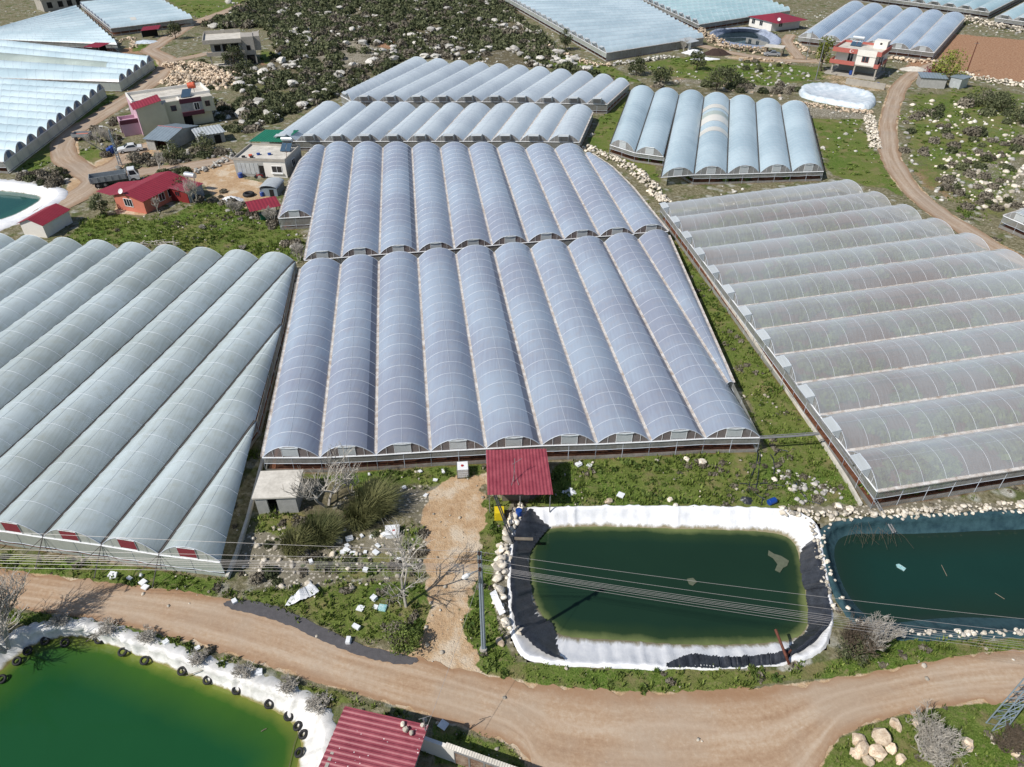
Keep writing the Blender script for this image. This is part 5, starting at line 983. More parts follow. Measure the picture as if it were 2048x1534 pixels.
# ===== big red roofed shed (bottom) =====
A_=W3(690,1412,3.);B_=W3(857,1450,3.);u=(B_-A_);u/=np.linalg.norm(u); v=W3(829,1534,2.9)-B_; v/=np.linalg.norm(v); L_=7.5; ro=empty('red_roofed_shed',(A_[0]+2,A_[1]-3,0),'shed with a big dark red corrugated roof, cut by the bottom edge','shed')
rf=corrugated('roof',A_+v*L_,A_,B_,B_+v*L_,M['red_sheet3'],ro,.33,.04)
class Fv: pass
F=Frame(tuple((A_+v*L_)[:2]),tuple((B_+v*L_)[:2])); wx=F.w; m_=MB(); yl=L_-.5
nA=A_[:2]; pA=[F.p(.35,.2,0),F.p(wx-.5,.2,0)]
m_.box(F,.4,wx-.5,.2,.4,0,2.9); m_.box(F,.4,.6,.4,yl,0,2.9); m_.box(F,wx-.7,wx-.5,.4,yl,0,2.9); m_.box(F,.6,wx-.7,yl-.2,yl,0,2.9); m_.build('wall',M['concrete'],ro)
door(ro,F,2.,1.6,2.1,'r',wx-.5,'dark')
m_=MB(); r=np.random.RandomState(3)
for (x,y,s_) in [(805,1450,.18),(812,1460,.2),(823,1467,.16),(845,1451,.17)]:
    p=W3(x,y,3.05); c=ico(2,int(x)); k=len(m_.v); m_.v+=[tuple(q*s_*2+p+(0,0,.08)) for q in c[0]]; m_.f+=[tuple(int(i)+k for i in f) for f in c[1]]; m_.m+=[0]*len(c[1])
tag(m_.build('stone_group',M['rock']),'few white stones lying on the big red roof','stones')
m_=MB(); p=W3(851,1462,3.); m_.tube([p+(0,0,-.3),p+(0,0,1.4)],.035,5); m_.tube([p+(-.05,0,.2),p+(.15,.2,.4),p+(-.1,.1,.5),p+(.1,0,.2)],.02,4); m_.tube([p+(-.3,0,1.35),p+(.4,.2,1.4)],.02,4); m_.build('wire_mast',M['steel'],ro)
# wall with rust streaked sheets
a=W(862,1478,2.);b=W(1100,1562,2.); F=Frame(a,b); ro=empty('boundary_wall',(*a,0),'pale rendered wall with four rust-streaked metal sheets beside the big red roof','wall')
m_=MB(); m_.box(F,-1.2,F.w,0,.22,0,1.6); m_.build('wall_body',M['white_render'],ro)
corrugated('coping',F.p(.9,.25,1.72),F.p(F.w,.25,1.72),F.p(F.w,-.05,1.66),F.p(.9,-.05,1.66),M['concrete_lt'],ro,.16,.03)
for i in range(6):
    x0=1.55+i*.98; m_=MB(); m_.box(F,x0,x0+.86,-.06,-.02,.15,1.5); pn=m_.build('rusty_sheet',M['rustpanel'],ro); m_=MB(); m_.box(F,x0-.06,x0,-.09,-.01,.1,1.56); m_.box(F,x0+.86,x0+.92,-.09,-.01,.1,1.56); m_.box(F,x0,x0+.86,-.09,-.01,1.5,1.56); m_.build('sheet_frame',M['steel'],pn)
# ===== left white shed with red roof =====
F=Frame(W(95,476),W(146,445)); ro=empty('white_shed',(*W(95,476),0),'small white shed with a dark red ridged roof above the left greenhouse','shed'); wd=F.w; D_=3.7
m_=MB(); m_.box(F,0,wd,0,D_,0,2.05); m_.quad(F.p(0,0,2.05),F.p(0,D_,2.05),F.p(0,D_/2,2.75)); m_.quad(F.p(wd,0,2.05),F.p(wd,D_/2,2.75),F.p(wd,D_,2.05)); m_.build('wall',M['white_render'],ro)
corrugated('roof',F.p(-.25,-.3,2.0),F.p(wd+.25,-.3,2.0),F.p(wd+.25,D_/2,2.82),F.p(-.25,D_/2,2.82),M['red_sheet'],ro,.3,.03); corrugated('roof',F.p(-.25,D_/2,2.82),F.p(wd+.25,D_/2,2.82),F.p(wd+.25,D_+.3,2.0),F.p(-.25,D_+.3,2.0),M['red_sheet'],ro,.3,.03)
m_=MB(); m_.box(F,1.8,3.6,-.04,-.005,1.0,1.6); m_.build('shutter',M['white_frame'],ro)
# ===== salmon house =====
F=Frame(W(236,418),W(294,428)); ro=empty('salmon_house',(*W(236,418),0),'salmon pink house with dark red sheet roofs and a white framed window above the meadow','house'); wd=F.w; D_=9.5
# gable end faces viewer (x direction), ridge runs away (y)
m_=MB(); m_.box(F,0,wd,0,D_,0,2.2); m_.quad(F.p(0,0,2.2),F.p(wd,0,2.2),F.p(wd*.45,0,2.95)); m_.quad(F.p(0,D_,2.2),F.p(wd*.45,D_,2.95),F.p(wd,D_,2.2)); m_.build('wall',M['salmon'],ro)
corrugated('roof',F.p(wd+.35,-.35,2.12),F.p(wd+.35,D_+.3,2.12),F.p(wd*.45,D_+.3,3.02),F.p(wd*.45,-.35,3.02),M['red_sheet'],ro,.5,.04); corrugated('roof',F.p(wd*.45,-.35,3.02),F.p(wd*.45,D_+.3,3.02),F.p(-.4,D_+.3,2.3),F.p(-.4,-.35,2.3),M['red_sheet'],ro,.5,.04)
corrugated('side_roof',F.p(-.4,-.2,2.28),F.p(-.4,6.5,2.28),F.p(-3.9,5.2,1.95),F.p(-4.4,.9,1.95),M['red_sheet'],ro,.5,.04); 
window(ro,F,1.9,.85,1.5,1.15,'f',0,'window',bars=2); window(ro,F,3.2,.8,1.1,1.1,'r',wd); window(ro,F,5.2,.8,.9,1.1,'r',wd)
for px_,py_ in ((-3.9,1.),(-3.6,5.)): m_=MB(); m_.tube([F.p(px_,py_,0),F.p(px_,py_,1.95)],.06,5); m_.build('post',M['steel'],ro)
dish(F.p(wd*.42,-.1,3.1),.42,R(200),ro); 
m_=MB(); m_.box(F,wd-.1,wd+3.4,5.6,9.2,0,2.0); m_.build('annex_wall',M['brick_red'],ro); corrugated('annex_roof',F.p(wd-.1,5.35,2.2),F.p(wd+3.65,5.35,1.95),F.p(wd+3.65,9.4,1.95),F.p(wd-.1,9.4,2.2),M['red_sheet2'],ro,.45,.04); window(ro,F,wd+1.1,1.0,.8,.7,'f',5.6,'window','brick_red'); 
m_=MB(); m_.box(F,wd+3.42,wd+3.5,5.7,9.1,.05,1.85); m_.build('grey_panel',M['grey_sheet'],ro); 
m_=MB(); p=F.p(wd+1.6,10.2,0); m_.tube([F.p(wd-.2,10.,2.75),F.p(wd+1.7,10.,2.75)],.42,14); m_.build('water_tank',M['tank_steel'],ro); m_=MB(); [m_.tube([F.p(wd+x,10.,0),F.p(wd+x,10.,2.4)],.06,5) for x in (.1,1.4)]; m_.build('tank_stand',M['steel'],ro)
# ===== small red canopy beside mid_far =====
F=Frame(W(500,424,1.9),W(562,412,1.9)); ro=empty('metal_canopy',(*W(503,446,0),0),'small open shelter with a dark red roof left of the lavender greenhouse end','canopy')
wd=math.dist(W(500,424,1.9),W(562,412,1.9)); corrugated('roof',F.p(0,0,1.9),F.p(wd,0,1.9),F.p(wd+.1,3.4,2.25),F.p(.1,3.4,2.25),M['red_sheet'],ro,.5,.03)
for x,y in ((.2,.2),(wd-.2,.2),(.2,3.2),(wd-.2,3.2)): m_=MB(); m_.tube([F.p(x,y,0),F.p(x,y,1.9)],.06,5); m_.build('post',M['wood'],ro)
m_=MB(); m_.box(F,1.4,2.8,.6,1.6,0,.9); tag(m_.build('green_box',M['green_sheet']),'dark green box under the small red canopy','box')
# ===== grey flat-roofed house =====
F=Frame(W(474,352),W(576,356)); ro=empty('flat_roofed_house',(*W(474,352),0),'grey-white flat-roofed house with solar heater in the sandy yard','house'); wd=F.w; D_=7.6
m_=MB(); m_.box(F,0,wd,0,D_,0,2.75); m_.build('wall',M['block'],ro); m_=MB(); m_.box(F,.02,wd-.02,.02,D_-.02,2.755,2.86); m_.build('roof',M['concrete_lt'],ro); m_=MB(); parapet(m_,F,-.03,wd+.03,-.03,D_+.03,2.75,3.2,.18); m_.build('parapet',M['concrete'],ro)
m_=MB(); m_.box(F,5.2,wd-.02,-.05,-.005,.05,2.5); m_.build('painted_front',M['white_render'],ro); window(ro,F,6.6,.95,1.7,1.05,'f',-.05); m_=MB(); m_.box(F,6.4,8.5,-.35,-.05,.72,.86); m_.build('window_ledge',M['white_frame'],ro); door(ro,F,4.3,.95,2.0,'f',0,'dark'); window(ro,F,2.8,1.0,1.3,1.1,'r',wd)
for i in range(5): m_=MB(); m_.box(F,.5+i*.75,.5+i*.75+.68,-.06,-.004,.5,2.3); m_.build('shutter_board',M['zinc'],ro)
waterheater(F,6.6,5.5,2.86,ro)
for (x,y,mt,l) in ((3.4,2.7,'blueplastic','blue tub left of centre on the flat grey roof'),(5.3,2.9,'blueplastic','blue tub right of centre on the flat grey roof'),(2.3,1.9,'orange','orange tub near the front of the flat grey roof'),(1.4,1.1,'rubber','black tub at the front left of the flat grey roof'),(2.9,1.0,'rubber','black coil of hose on the flat grey roof')): 
    p=F.p(x,y,2.86); m_=MB(); m_.tube([p,np.array(p)+(0,0,.25),np.array(p)+(0,0,.3)],[.26,.32,.34],12); tag(m_.build('tub',M[mt]),l,'tub')
m_=MB(); m_.tube([F.p(9.0,1.,2.9),F.p(9.2,1.2,4.3)],.04,5); m_.tube([F.p(8.8,1.1,3.9),F.p(9.6,1.3,4.1)],.025,4); m_.build('roof_mast',M['rust'],ro)
cylinder_obj('blue_drum',F.p(.95,-.6,0),.4,.8,'blueplastic','blue drum against the left of the flat-roofed house','drum')
# green roof lean-to
a=W(497,283,2.4);b=W(552,284,2.4); F2=Frame(a,b); ro2=empty('green_roof_shelter',(*a,0),'shelter with a plain green sheet roof behind the flat-roofed house','shelter'); corrugated('roof',F2.p(0,0,2.4),F2.p(F2.w+1,0,2.4),F2.p(F2.w+2.8,5.4,2.9),F2.p(1.4,5.4,2.9),M['green_sheet'],ro2,.5,.03)
for x,y in ((.3,.3),(F2.w,.3),(2.,5.2),(F2.w+2,5.2)): m_=MB(); m_.tube([F2.p(x,y,0),F2.p(x,y,2.4)],.07,5); m_.build('post',M['steel'],ro2)
m_=MB(); m_.box(F2,.4,F2.w,4.6,4.8,0,2.3); m_.build('back_wall',M['block'],ro2)
# arched tin shed
F=Frame(W(522,392),W(556,393)); ro=empty('tin_shed',(*W(522,392),0),'little grey tin shed with an arched roof in front of the flat-roofed house','shed'); wd=F.w; D_=3.4; m_=MB(); m_.box(F,0,wd,0,D_,0,1.3); m_.build('wall',M['grey_sheet'],ro)
m_=MB(); m_.grid([[F.p(-.12+(wd+.24)*(.5-.5*math.cos(t)),y,1.32+.5*math.sin(t)) for t in np.linspace(0,math.pi,9)] for y in np.linspace(-.25,D_+.2,6)]); m_.build('roof',M['zinc'],ro,True); door(ro,F,wd*.55,.7,1.15,'f',0,'dark')
# big tyre in yard
def tyre(p,Rr_,label,group=None,tilt=(0,0,1),r_=None,mat='rubber'):
    mb=MB(); p=np.array(p,float); n=np.array(tilt,float); n/=np.linalg.norm(n); a=np.cross(n,(.3,1,.1)); a/=np.linalg.norm(a); b=np.cross(n,a); r_=r_ or Rr_*.27; rows=[]
    for i in range(25):
        t=2*math.pi*i/24; d=a*math.cos(t)+b*math.sin(t); c=p+d*(Rr_-r_); rows.append([c+d*r_*math.cos(q)*1.0*(1.06 if (i%2 and abs(q)<1) else 1)+n*r_*1.15*math.sin(q) for q in np.linspace(-math.pi,math.pi,11)])
    mb.grid(rows); o=mb.build('tyre',M[mat],None,True); return tag(o,label,'tyre',group)
x,y=W(498,391); tyre((x,y,.22),.95,'big tractor tyre lying flat in the sandy yard')
cylinder_obj('blue_drum',(*W(525,392),0),.35,.7,'blueplastic','blue drum at the foot of the little tin shed','drum')
x,y=W(472,418)
# ===== cream & pink house =====
F=Frame(W(289,272),W(344,263)); ro=empty('cream_house',(*W(289,272),0),'two-storey cream and pink house with a flat roof, plum bands and an orange roof tank','house')
# left block: x 0..5.3 deep 9 ; right block: x 5.3..14.5 deep
w1=F.w; Hh=5.2; DD=10.5
m_=MB(); m_.box(F,0,w1,0,DD,0,Hh); m_.build('wall',M['cream'],ro); m_=MB(); m_.box(F,-.12,-.005,0,DD,0,Hh); m_.build('pink_wall',M['pink'],ro)
m_=MB(); m_.box(F,w1,w1+9.5,1.2,DD,2.4,Hh); m_.box(F,w1,w1+3.,1.2,DD,0,2.4); m_.box(F,w1+4.8,w1+8.8,2.,DD,0,2.4); m_.build('side_wing',M['cream'],ro)
m_=MB(); m_.box(F,0.02,w1-.01,.02,DD-.02,Hh+.01,Hh+.1); m_.box(F,w1+.01,w1+9.45,1.25,DD-.05,Hh+.01,Hh+.1); m_.build('roof_slab',M['concrete_lt'],ro); m_=MB(); parapet(m_,F,-.1,w1+9.6,3.2,DD+.1,Hh,Hh+.65,.25); m_.box(F,w1+3.,w1+3.3,1.2,3.2,Hh,Hh+.3); m_.build('parapet',M['white_render'],ro)
corrugated('stair_roof',F.p(-.6,-.4,Hh-.1),F.p(w1-.4,-.4,Hh+.9),F.p(w1-.4,2.9,Hh+1.35),F.p(-.6,2.9,Hh+.35),M['red_sheet'],ro,.5,.04); m_=MB(); m_.quad(F.p(0,-.02,Hh),F.p(w1-.5,-.02,Hh),F.p(w1-.5,-.02,Hh+.85)); m_.quad(F.p(w1-.5,-.02,Hh),F.p(w1-.5,2.8,Hh),F.p(w1-.5,2.8,Hh+1.3),F.p(w1-.5,-.02,Hh+.85)); m_.build('stair_gable',M['cream'],ro)
m_=MB(); m_.box(F,w1+3.,w1+7.2,1.1,1.19,4.55,Hh+.25); m_.box(F,w1+3.,w1+7.2,.85,1.15,2.2,2.95); m_.build('plum_band',M['plum'],ro); m_=MB(); m_.box(F,w1+3.,w1+7.2,1.14,1.195,3.0,4.5); m_.build('balcony_recess',M['block'],ro)
window(ro,F,w1+5.6,3.1,.9,1.3,'f',1.13,'balcony_door'); window(ro,F,w1+1.2,3.5,.9,.9,'f',1.2,'window','plum'); window(ro,F,w1+7.8,3.5,.8,.9,'f',1.2,'window','plum'); door(ro,F,w1+3.1,1.6,2.1,'f',2.,'dark')
m_=MB(); m_.box(F,-3.4,-.12,1.6,4.6,2.3,2.5); parapet(m_,F,-3.4,-.12,1.6,4.6,2.5,3.1,.2); m_.box(F,-3.4,-2.9,4.2,4.6,0,2.3);m_.box(F,-3.3,-.12,1.6,1.8,0,2.3); m_.build('terrace',M['pink'],ro); m_=MB(); m_.box(F,-3.45,-.1,1.5,1.59,2.25,3.0); m_.build('terrace_band',M['plum'],ro); door(ro,F,2.3,.9,2.,'l',-3.45,'dark') if False else None
m_=MB(); m_.tube([F.p(w1+6.,5.,Hh+1.6),F.p(w1+7.2,4.4,Hh+1.75)],.6,14); m_.build('water_tank',M['orange'],ro); m_=MB(); [m_.tube([F.p(w1+6.+i*.9,4.8,Hh),F.p(w1+6.+i*.9,4.8,Hh+1.3)],.05,4) for i in (0,1)]; m_.build('tank_stand',M['steel'],ro)
m_=MB(); m_.box8([F.p(w1+3.6,2.2,Hh+.2),F.p(w1+5.4,2.2,Hh+.2),F.p(w1+6.4,4.2,Hh+1.2),F.p(w1+4.6,4.2,Hh+1.2),F.p(w1+3.6,2.15,Hh+.3),F.p(w1+5.4,2.15,Hh+.3),F.p(w1+6.4,4.15,Hh+1.3),F.p(w1+4.6,4.15,Hh+1.3)]); m_.build('solar_panel',M['solar'],ro)
# ===== grey barn =====
F=Frame(W(297,299),W(334,303)); ro=empty('grey_barn',(*W(297,299),0),'grey block barn with a pitched metal roof and an open front beside the white car','barn'); wd=F.w+.6; D_=9.
m_=MB(); m_.box(F,0,1.8,0,.2,0,2.1); m_.box(F,wd-.2,wd,0,D_,0,2.1); m_.box(F,0,.2,.2,D_,0,2.1); m_.box(F,.2,wd-.2,D_-.2,D_,0,2.1); m_.quad(F.p(wd,0,2.1),F.p(wd,D_*.5,2.9),F.p(wd,D_,2.1)); m_.build('wall',M['block'],ro); m_=MB(); m_.box(F,.2,wd-.2,2.5,2.55,0,2.05); m_.build('inner_wall',M['rust'],ro)
corrugated('roof',F.p(-.3,-.4,2.05),F.p(wd+.4,-.4,2.05),F.p(wd+.4,D_*.5,3.0),F.p(-.3,D_*.5,3.0),M['grey_sheet'],ro,.6,.04); corrugated('roof',F.p(-.3,D_*.5,3.0),F.p(wd+.4,D_*.5,3.0),F.p(wd+.4,D_+.3,2.1),F.p(-.3,D_+.3,2.1),M['grey_sheet'],ro,.6,.04); m_=MB(); m_.tube([F.p(-.3,D_*.5,3.07),F.p(wd+.4,D_*.5,3.07)],.08,5); m_.build('ridge_cap',M['red_sheet'],ro)
# small metal shed
F=Frame(W(400,292),W(452,283)); ro=empty('metal_shed',(*W(400,292),0),'low block shed with a pale corrugated roof right of the barn','shed'); wd=F.w; m_=MB(); m_.box(F,0,wd,0,3.6,0,1.8); m_.build('wall',M['block'],ro); corrugated('roof',F.p(-.3,-.3,1.85),F.p(wd+.3,-.3,1.85),F.p(wd+.3,4.,2.2),F.p(-.3,4.,2.2),M['zinc'],ro,.6,.05); door(ro,F,wd*.6,1.2,1.5,'f',0,'dark')
# ===== unfinished concrete house =====
F=Frame(W(430,133),W(516,127)); ro=empty('unfinished_house',(*W(430,133),0),'unfinished two-storey raw concrete house with empty window openings on the scrub slope','house'); wd=F.w; DD=9.
m_=MB(); m_.box(F,-1.6,wd-3.,-1.3,DD,5.55,6.05); m_.box(F,-1.6,wd-3.,-1.3,-1.1,6.05,6.5); m_.box(F,-1.6,-1.4,-1.1,DD,6.05,6.5); m_.box(F,-1.4,wd-3.,DD-.2,DD,6.05,6.9); m_.build('roof_slab',M['concrete'],ro)
m_=MB(); m_.box(F,-1.4+.02,wd-3.02,-1.08,DD-.22,6.055,6.09); m_.build('roof_floor',M['concrete_lt'],ro)
m_=MB(); m_.box(F,-1.2,wd-2.6,-1.6,0,2.75,3.0); m_.box(F,-1.2,wd-2.6,-1.6,-1.42,3.0,3.65); m_.box(F,-1.2,-1.02,-1.42,0,3.,3.65); m_.build('balcony',M['concrete'],ro)
m_=MB(); m_.box(F,0,wd-3.,.0,DD,3.,5.54); m_.build('upper_wall',M['block'],ro); m_=MB(); m_.box(F,wd-3.,wd,-.3,DD*.6,0,6.6); m_.box(F,wd,wd+1.6,1.,DD*.8,3.,6.4);m_.build('stair_tower',M['concrete'],ro); m_=MB(); m_.box(F,2.5,wd-3.,1.6,DD,0,2.74); m_.build('ground_wall',M['block'],ro)
m_=MB(); m_.box(F,-.8,wd-3.,-1.4,1.6,0,.35); m_.build('step',M['concrete_lt'],ro)
for x in (-.6,3.9,wd-3.3): m_=MB(); m_.box(F,x,x+.3,-1.3,-1.,.35,2.75); m_.build('column',M['concrete'],ro)
for x,w_,h_,z_ in ((.9,1.5,1.4,3.6),(2.9,1.3,2.1,3.05),(5.,1.9,2.1,3.05)): m_=MB(); m_.box(F,x,x+w_,-.03,.0,z_,z_+h_); m_.build('window_opening',M['dark'],ro)  # flat dark boxes on a solid wall, painted as shade in empty windows
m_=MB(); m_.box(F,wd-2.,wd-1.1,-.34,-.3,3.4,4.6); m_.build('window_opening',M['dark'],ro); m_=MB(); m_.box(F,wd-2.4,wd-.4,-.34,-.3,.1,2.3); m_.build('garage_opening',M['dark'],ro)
# ===== pink/coral house =====
F=Frame(W(1659,147),W(1748,160)); ro=empty('coral_house',(*W(1659,147),0),'white two-storey house with coral bands and a crescent emblem, on columns above the field track','house'); wd=F.w; DD=9.5
m_=MB(); m_.box(F,-1.2,wd+.3,-.9,DD,-.9+.92,.3); m_.build('terrace_slab',M['concrete'],ro)
for x in (.1,wd*.5,wd-.3): m_=MB(); m_.box(F,x,x+.32,-.2,.12,.3,2.7); m_.build('column',M['concrete'],ro)
for x in (.1,wd-.3): m_=MB(); m_.box(F,x,x+.32,DD-.6,DD-.3,.3,2.7); m_.build('column',M['concrete'],ro)
m_=MB(); m_.box(F,.6,wd-.6,4.5,DD-.7,.3,2.69); m_.build('ground_wall',M['block'],ro); m_=MB(); m_.box(F,-.6,wd+.1,-.3,DD,2.7,2.95); m_.build('floor_slab',M['concrete'],ro)
m_=MB(); m_.box(F,0,wd*.5,1.5,DD,2.95,5.6); m_.box(F,wd*.5,wd*.5+4.4,-.25,DD,2.95,5.6); m_.box(F,wd*.5+4.4,wd-.2,1.5,DD,2.95,5.6); m_.build('upper_wall',M['white_render'],ro)
m_=MB(); m_.box(F,-.6,wd*.5-.05,-.55,-.35,2.6,3.5); m_.box(F,-.6,-.4,-.35,DD*.8,2.6,3.5); m_.box(F,wd*.5+4.45,wd+.2,-.45,-.25,2.6,3.5); m_.box(F,wd+.0,wd+.2,-.25,DD*.85,2.6,3.5); m_.build('balcony_band',M['coral'],ro)
m_=MB(); m_.box(F,-.5,wd*.5-.05,-.55,-.35,5.3,6.3); m_.box(F,-.5,-.3,-.35,DD,5.3,6.3); m_.box(F,wd*.5+4.45,wd+.2,-.45,-.25,5.3,6.3); m_.box(F,wd,wd+.2,-.25,DD,5.3,6.3); m_.box(F,-.3,wd,DD-.2,DD,5.6,6.3); m_.build('roof_band',M['coral'],ro); m_=MB(); m_.box(F,wd*.5-.04,wd*.5+4.44,-.4,-.26,5.,6.35); m_.build('parapet',M['white_render'],ro)
m_=MB(); m_.box(F,-.28,wd-.02,-.24,DD-.22,5.61,5.8); m_.build('roof_slab',M['concrete_lt'],ro); m_=MB(); m_.box(F,wd-3.4,wd-.3,DD-3.8,DD-1.,5.81,7.6); st=m_.build('stair_tower',M['white_render'],ro); m_=MB(); m_.box(F,wd-2.,wd-1.5,DD-3.84,DD-3.8,6.8,7.2); m_.build('opening',M['dark'],st)
window(ro,F,wd*.5+1.4,3.7,1.5,1.5,'f',-.25,'window','coral'); window(ro,F,3.,3.1,1.2,2.,'f',1.5,'balcony_door'); window(ro,F,wd*.5+4.8,3.1,1.,2.,'f',1.5,'balcony_door'); window(ro,F,4.,3.4,1.2,1.3,'r',wd-.2)
# crescent and star on the upper band
m_=MB(); cx=wd*.36; cz=5.8; o1=[];o2=[]
for i in range(17):
    t=math.radians(40+280*i/16); o1.append(F.p(cx+.36*math.cos(t),-.57,cz+.36*math.sin(t))); t2=math.radians(52+256*i/16); o2.append(F.p(cx+.09+.28*math.cos(t2),-.57,cz+.28*math.sin(t2)))
m_.grid([o1,o2]); ss=[]; 
for i in range(10): t=math.radians(90+36*i+18); r_=.17 if i%2==0 else .07; ss.append(F.p(cx+.42+r_*math.cos(t),-.57,cz+r_*math.sin(t)))
m_.quad(*ss); m_.build('crescent_emblem',M['white_frame'],ro)
waterheater(F,2.,DD-3.4,5.8,ro,panels=2,r=.45,L=2.4,pw=1.2)
m_=MB(); m_.box(F,-1.4,wd*.99,-3.0,-.95,-.02,.25); tag(m_.build('low_wall',M['concrete']),'low mossy concrete platform in front of the coral-banded house','wall') if False else None
F0=Frame(W(1690,168),W(1768,180)); m_=MB(); m_.box(F0,0,F0.w,0,.4,0,1.3); tag(m_.build('retaining_wall',M['concrete']),'low concrete retaining wall below the coral-banded house','wall')
for i,(x,y,l) in enumerate([(1700,152,'blue drum under the coral-banded house'),(1754,174,'blue drum right of the retaining wall')]): cylinder_obj('blue_drum',(*W(x,y),.3 if i==0 else 0),.4,1.,'blueplastic',l,'drum')
# grey sheds right of the coral house
F=Frame(W(1838,175),W(1888,178)); ro=empty('grey_shed',(*W(1838,175),0),'long low grey shed under the wide yellow-green tree','shed'); m_=MB(); m_.box(F,0,F.w,0,4,0,2.2); m_.build('wall',M['block'],ro); corrugated('roof',F.p(-.3,-.3,2.25),F.p(F.w+.2,-.3,2.25),F.p(F.w+.2,4.3,2.5),F.p(-.3,4.3,2.5),M['grey_sheet'],ro,.6,.05)
F=Frame(W(1896,174),W(1914,178)); ro=empty('grey_shed',(*W(1896,174),0),'small white-sided shed with a flat grey roof beside the long shed','shed'); m_=MB(); m_.box(F,0,F.w+.4,0,3.4,0,2.3); m_.build('wall',M['zinc'],ro); m_=MB(); m_.box(F,-.2,F.w+.9,-.2,3.7,2.3,2.45); m_.build('roof',M['grey_sheet'],ro); door(ro,F,.4,.9,1.8,'l',0,'dark')
# ===== white house with red roof (top) =====
F=Frame(W(1497,52),W(1541,63)); ro=empty('red_roofed_house',(*W(1497,52),0),'low white house with a broad dark red hipped roof behind the walled pond','house'); wd=F.w; DD=12.
m_=MB(); m_.box(F,0,wd,0,DD,0,2.8); m_.build('wall',M['white_render'],ro); window(ro,F,1.2,1.,1.3,1.3); window(ro,F,4.6,1.,1.3,1.3); window(ro,F,3.,1.,1.4,1.3,'r',wd)
m_=MB(); rz_=(F.p(wd*.5,wd*.5,4.),F.p(wd*.5,DD-wd*.45,4.)); c4=[F.p(-.6,-.6,2.75),F.p(wd+2.6,-.6,2.65),F.p(wd+2.6,DD+.5,2.65),F.p(-.6,DD+.5,2.75)]; m_.quad(c4[0],c4[1],rz_[0]); m_.quad(c4[1],c4[2],rz_[1],rz_[0]); m_.quad(c4[2],c4[3],rz_[1]); m_.quad(c4[3],c4[0],rz_[0],rz_[1]); m_.build('roof',M['red_sheet'],ro); dish(F.p(wd+1.5,1.,3.3),.5,R(200),ro)
a=W(1560,34,2.6); m_=MB(); F3=Frame(a,W(1592,34,2.6)); ro3=empty('green_canopy',(*a,0),'small dark green canopy right of the white red-roofed house','canopy'); m_.box(F3,0,5,0,3,2.6,2.7); m_.build('canopy_sheet',M['green_sheet'],ro3); [MB().tube([F3.p(x,y,0),F3.p(x,y,2.6)],.07,4).build('post',M['steel'],ro3) for x in (.1,4.9) for y in (.1,2.9)]
# carport with silver car
F=Frame(W(1528,112),W(1556,115)); ro=empty('carport',(*W(1528,112),0),'white-topped carport over a silver car below the boulder wall','carport'); m_=MB(); m_.box(F,-.6,4.6,.2,3.6,2.2,2.4); m_.build('roof',M['concrete_lt'],ro); 
for x,y in ((-.3,.4),(4.2,.4),(-.3,3.4),(4.2,3.4)): m_=MB(); m_.box(F,x,x+.25,y,y+.25,0,2.2); m_.build('post',M['wood'],ro)
# white-roofed shelter
a=W(1372,84,2.6); F=Frame(a,W(1400,78,2.6)); ro=empty('white_shelter',(*W(1380,100),0),'small shelter with a tilted white sheet roof at the corner of the top greenhouse','shelter'); corrugated('roof',F.p(-.6,-1.2,2.5),F.p(4.4,-1.2,2.5),F.p(4.8,2.4,3.0),F.p(-.2,2.4,3.0),M['zinc'],ro,.6,.04); m_=MB(); m_.box(F,1.6,2.2,-.2,.3,0,2.45); m_.build('pillar',M['white_render'],ro); m_=MB(); m_.tube([F.p(4.,1.8,0),F.p(4.,1.8,2.7)],.08,5); m_.build('post',M['steel'],ro)
def heap(px,rx,ry,h,mat,label,cat,name,seed=0,rg=.25):
    r=np.random.RandomState(seed); x,y=W(*px); mb=MB(); rows=[]; N1=22
    wob=r.rand(N1)*rg
    for i in range(8):
        q=i/7; rows.append([(x+rx*q*(1+wob[j%N1])*math.cos(2*math.pi*j/N1),y+ry*q*(1+wob[j%N1])*math.sin(2*math.pi*j/N1),h*(math.cos(q*math.pi/2)**1.2)*(1+.3*(r.rand()-.5)*(i>0))-.03) for j in range(N1)]+[None])
        rows[-1][-1]=rows[-1][0]
    mb.grid(rows); return tag(mb.build(name,M[mat],None,False),label,cat)
heap((1432,108),3.6,2.4,1.4,'manure','heap of dark manure beside the white-roofed shelter','manure heap','manure_heap',1)
heap((1388,106),2.6,1.8,.9,'tarp_white','crumpled white plastic heap under the white-roofed shelter','plastic heap','plastic_heap',2,.6)
heap((1410,118),3.,1.1,.4,'tarp_white','strip of white plastic in the grass below the manure heap','plastic sheet','plastic_sheet',3,.7)
heap((462,402),1.5,1.1,.8,'tarp_white','white plastic heap at the foot of the sandy yard','plastic heap','plastic_heap',4,.5)
heap((290,84),3.2,2.2,.5,'tarp_blue','pile of clear plastic beside the hill road near the red canopy','plastic heap','plastic_heap',5,.4)
heap((1828,139),3.4,2.4,.7,'concrete_lt','small heap of pale gravel at the head of the field track','gravel heap','gravel_heap',6,.12)
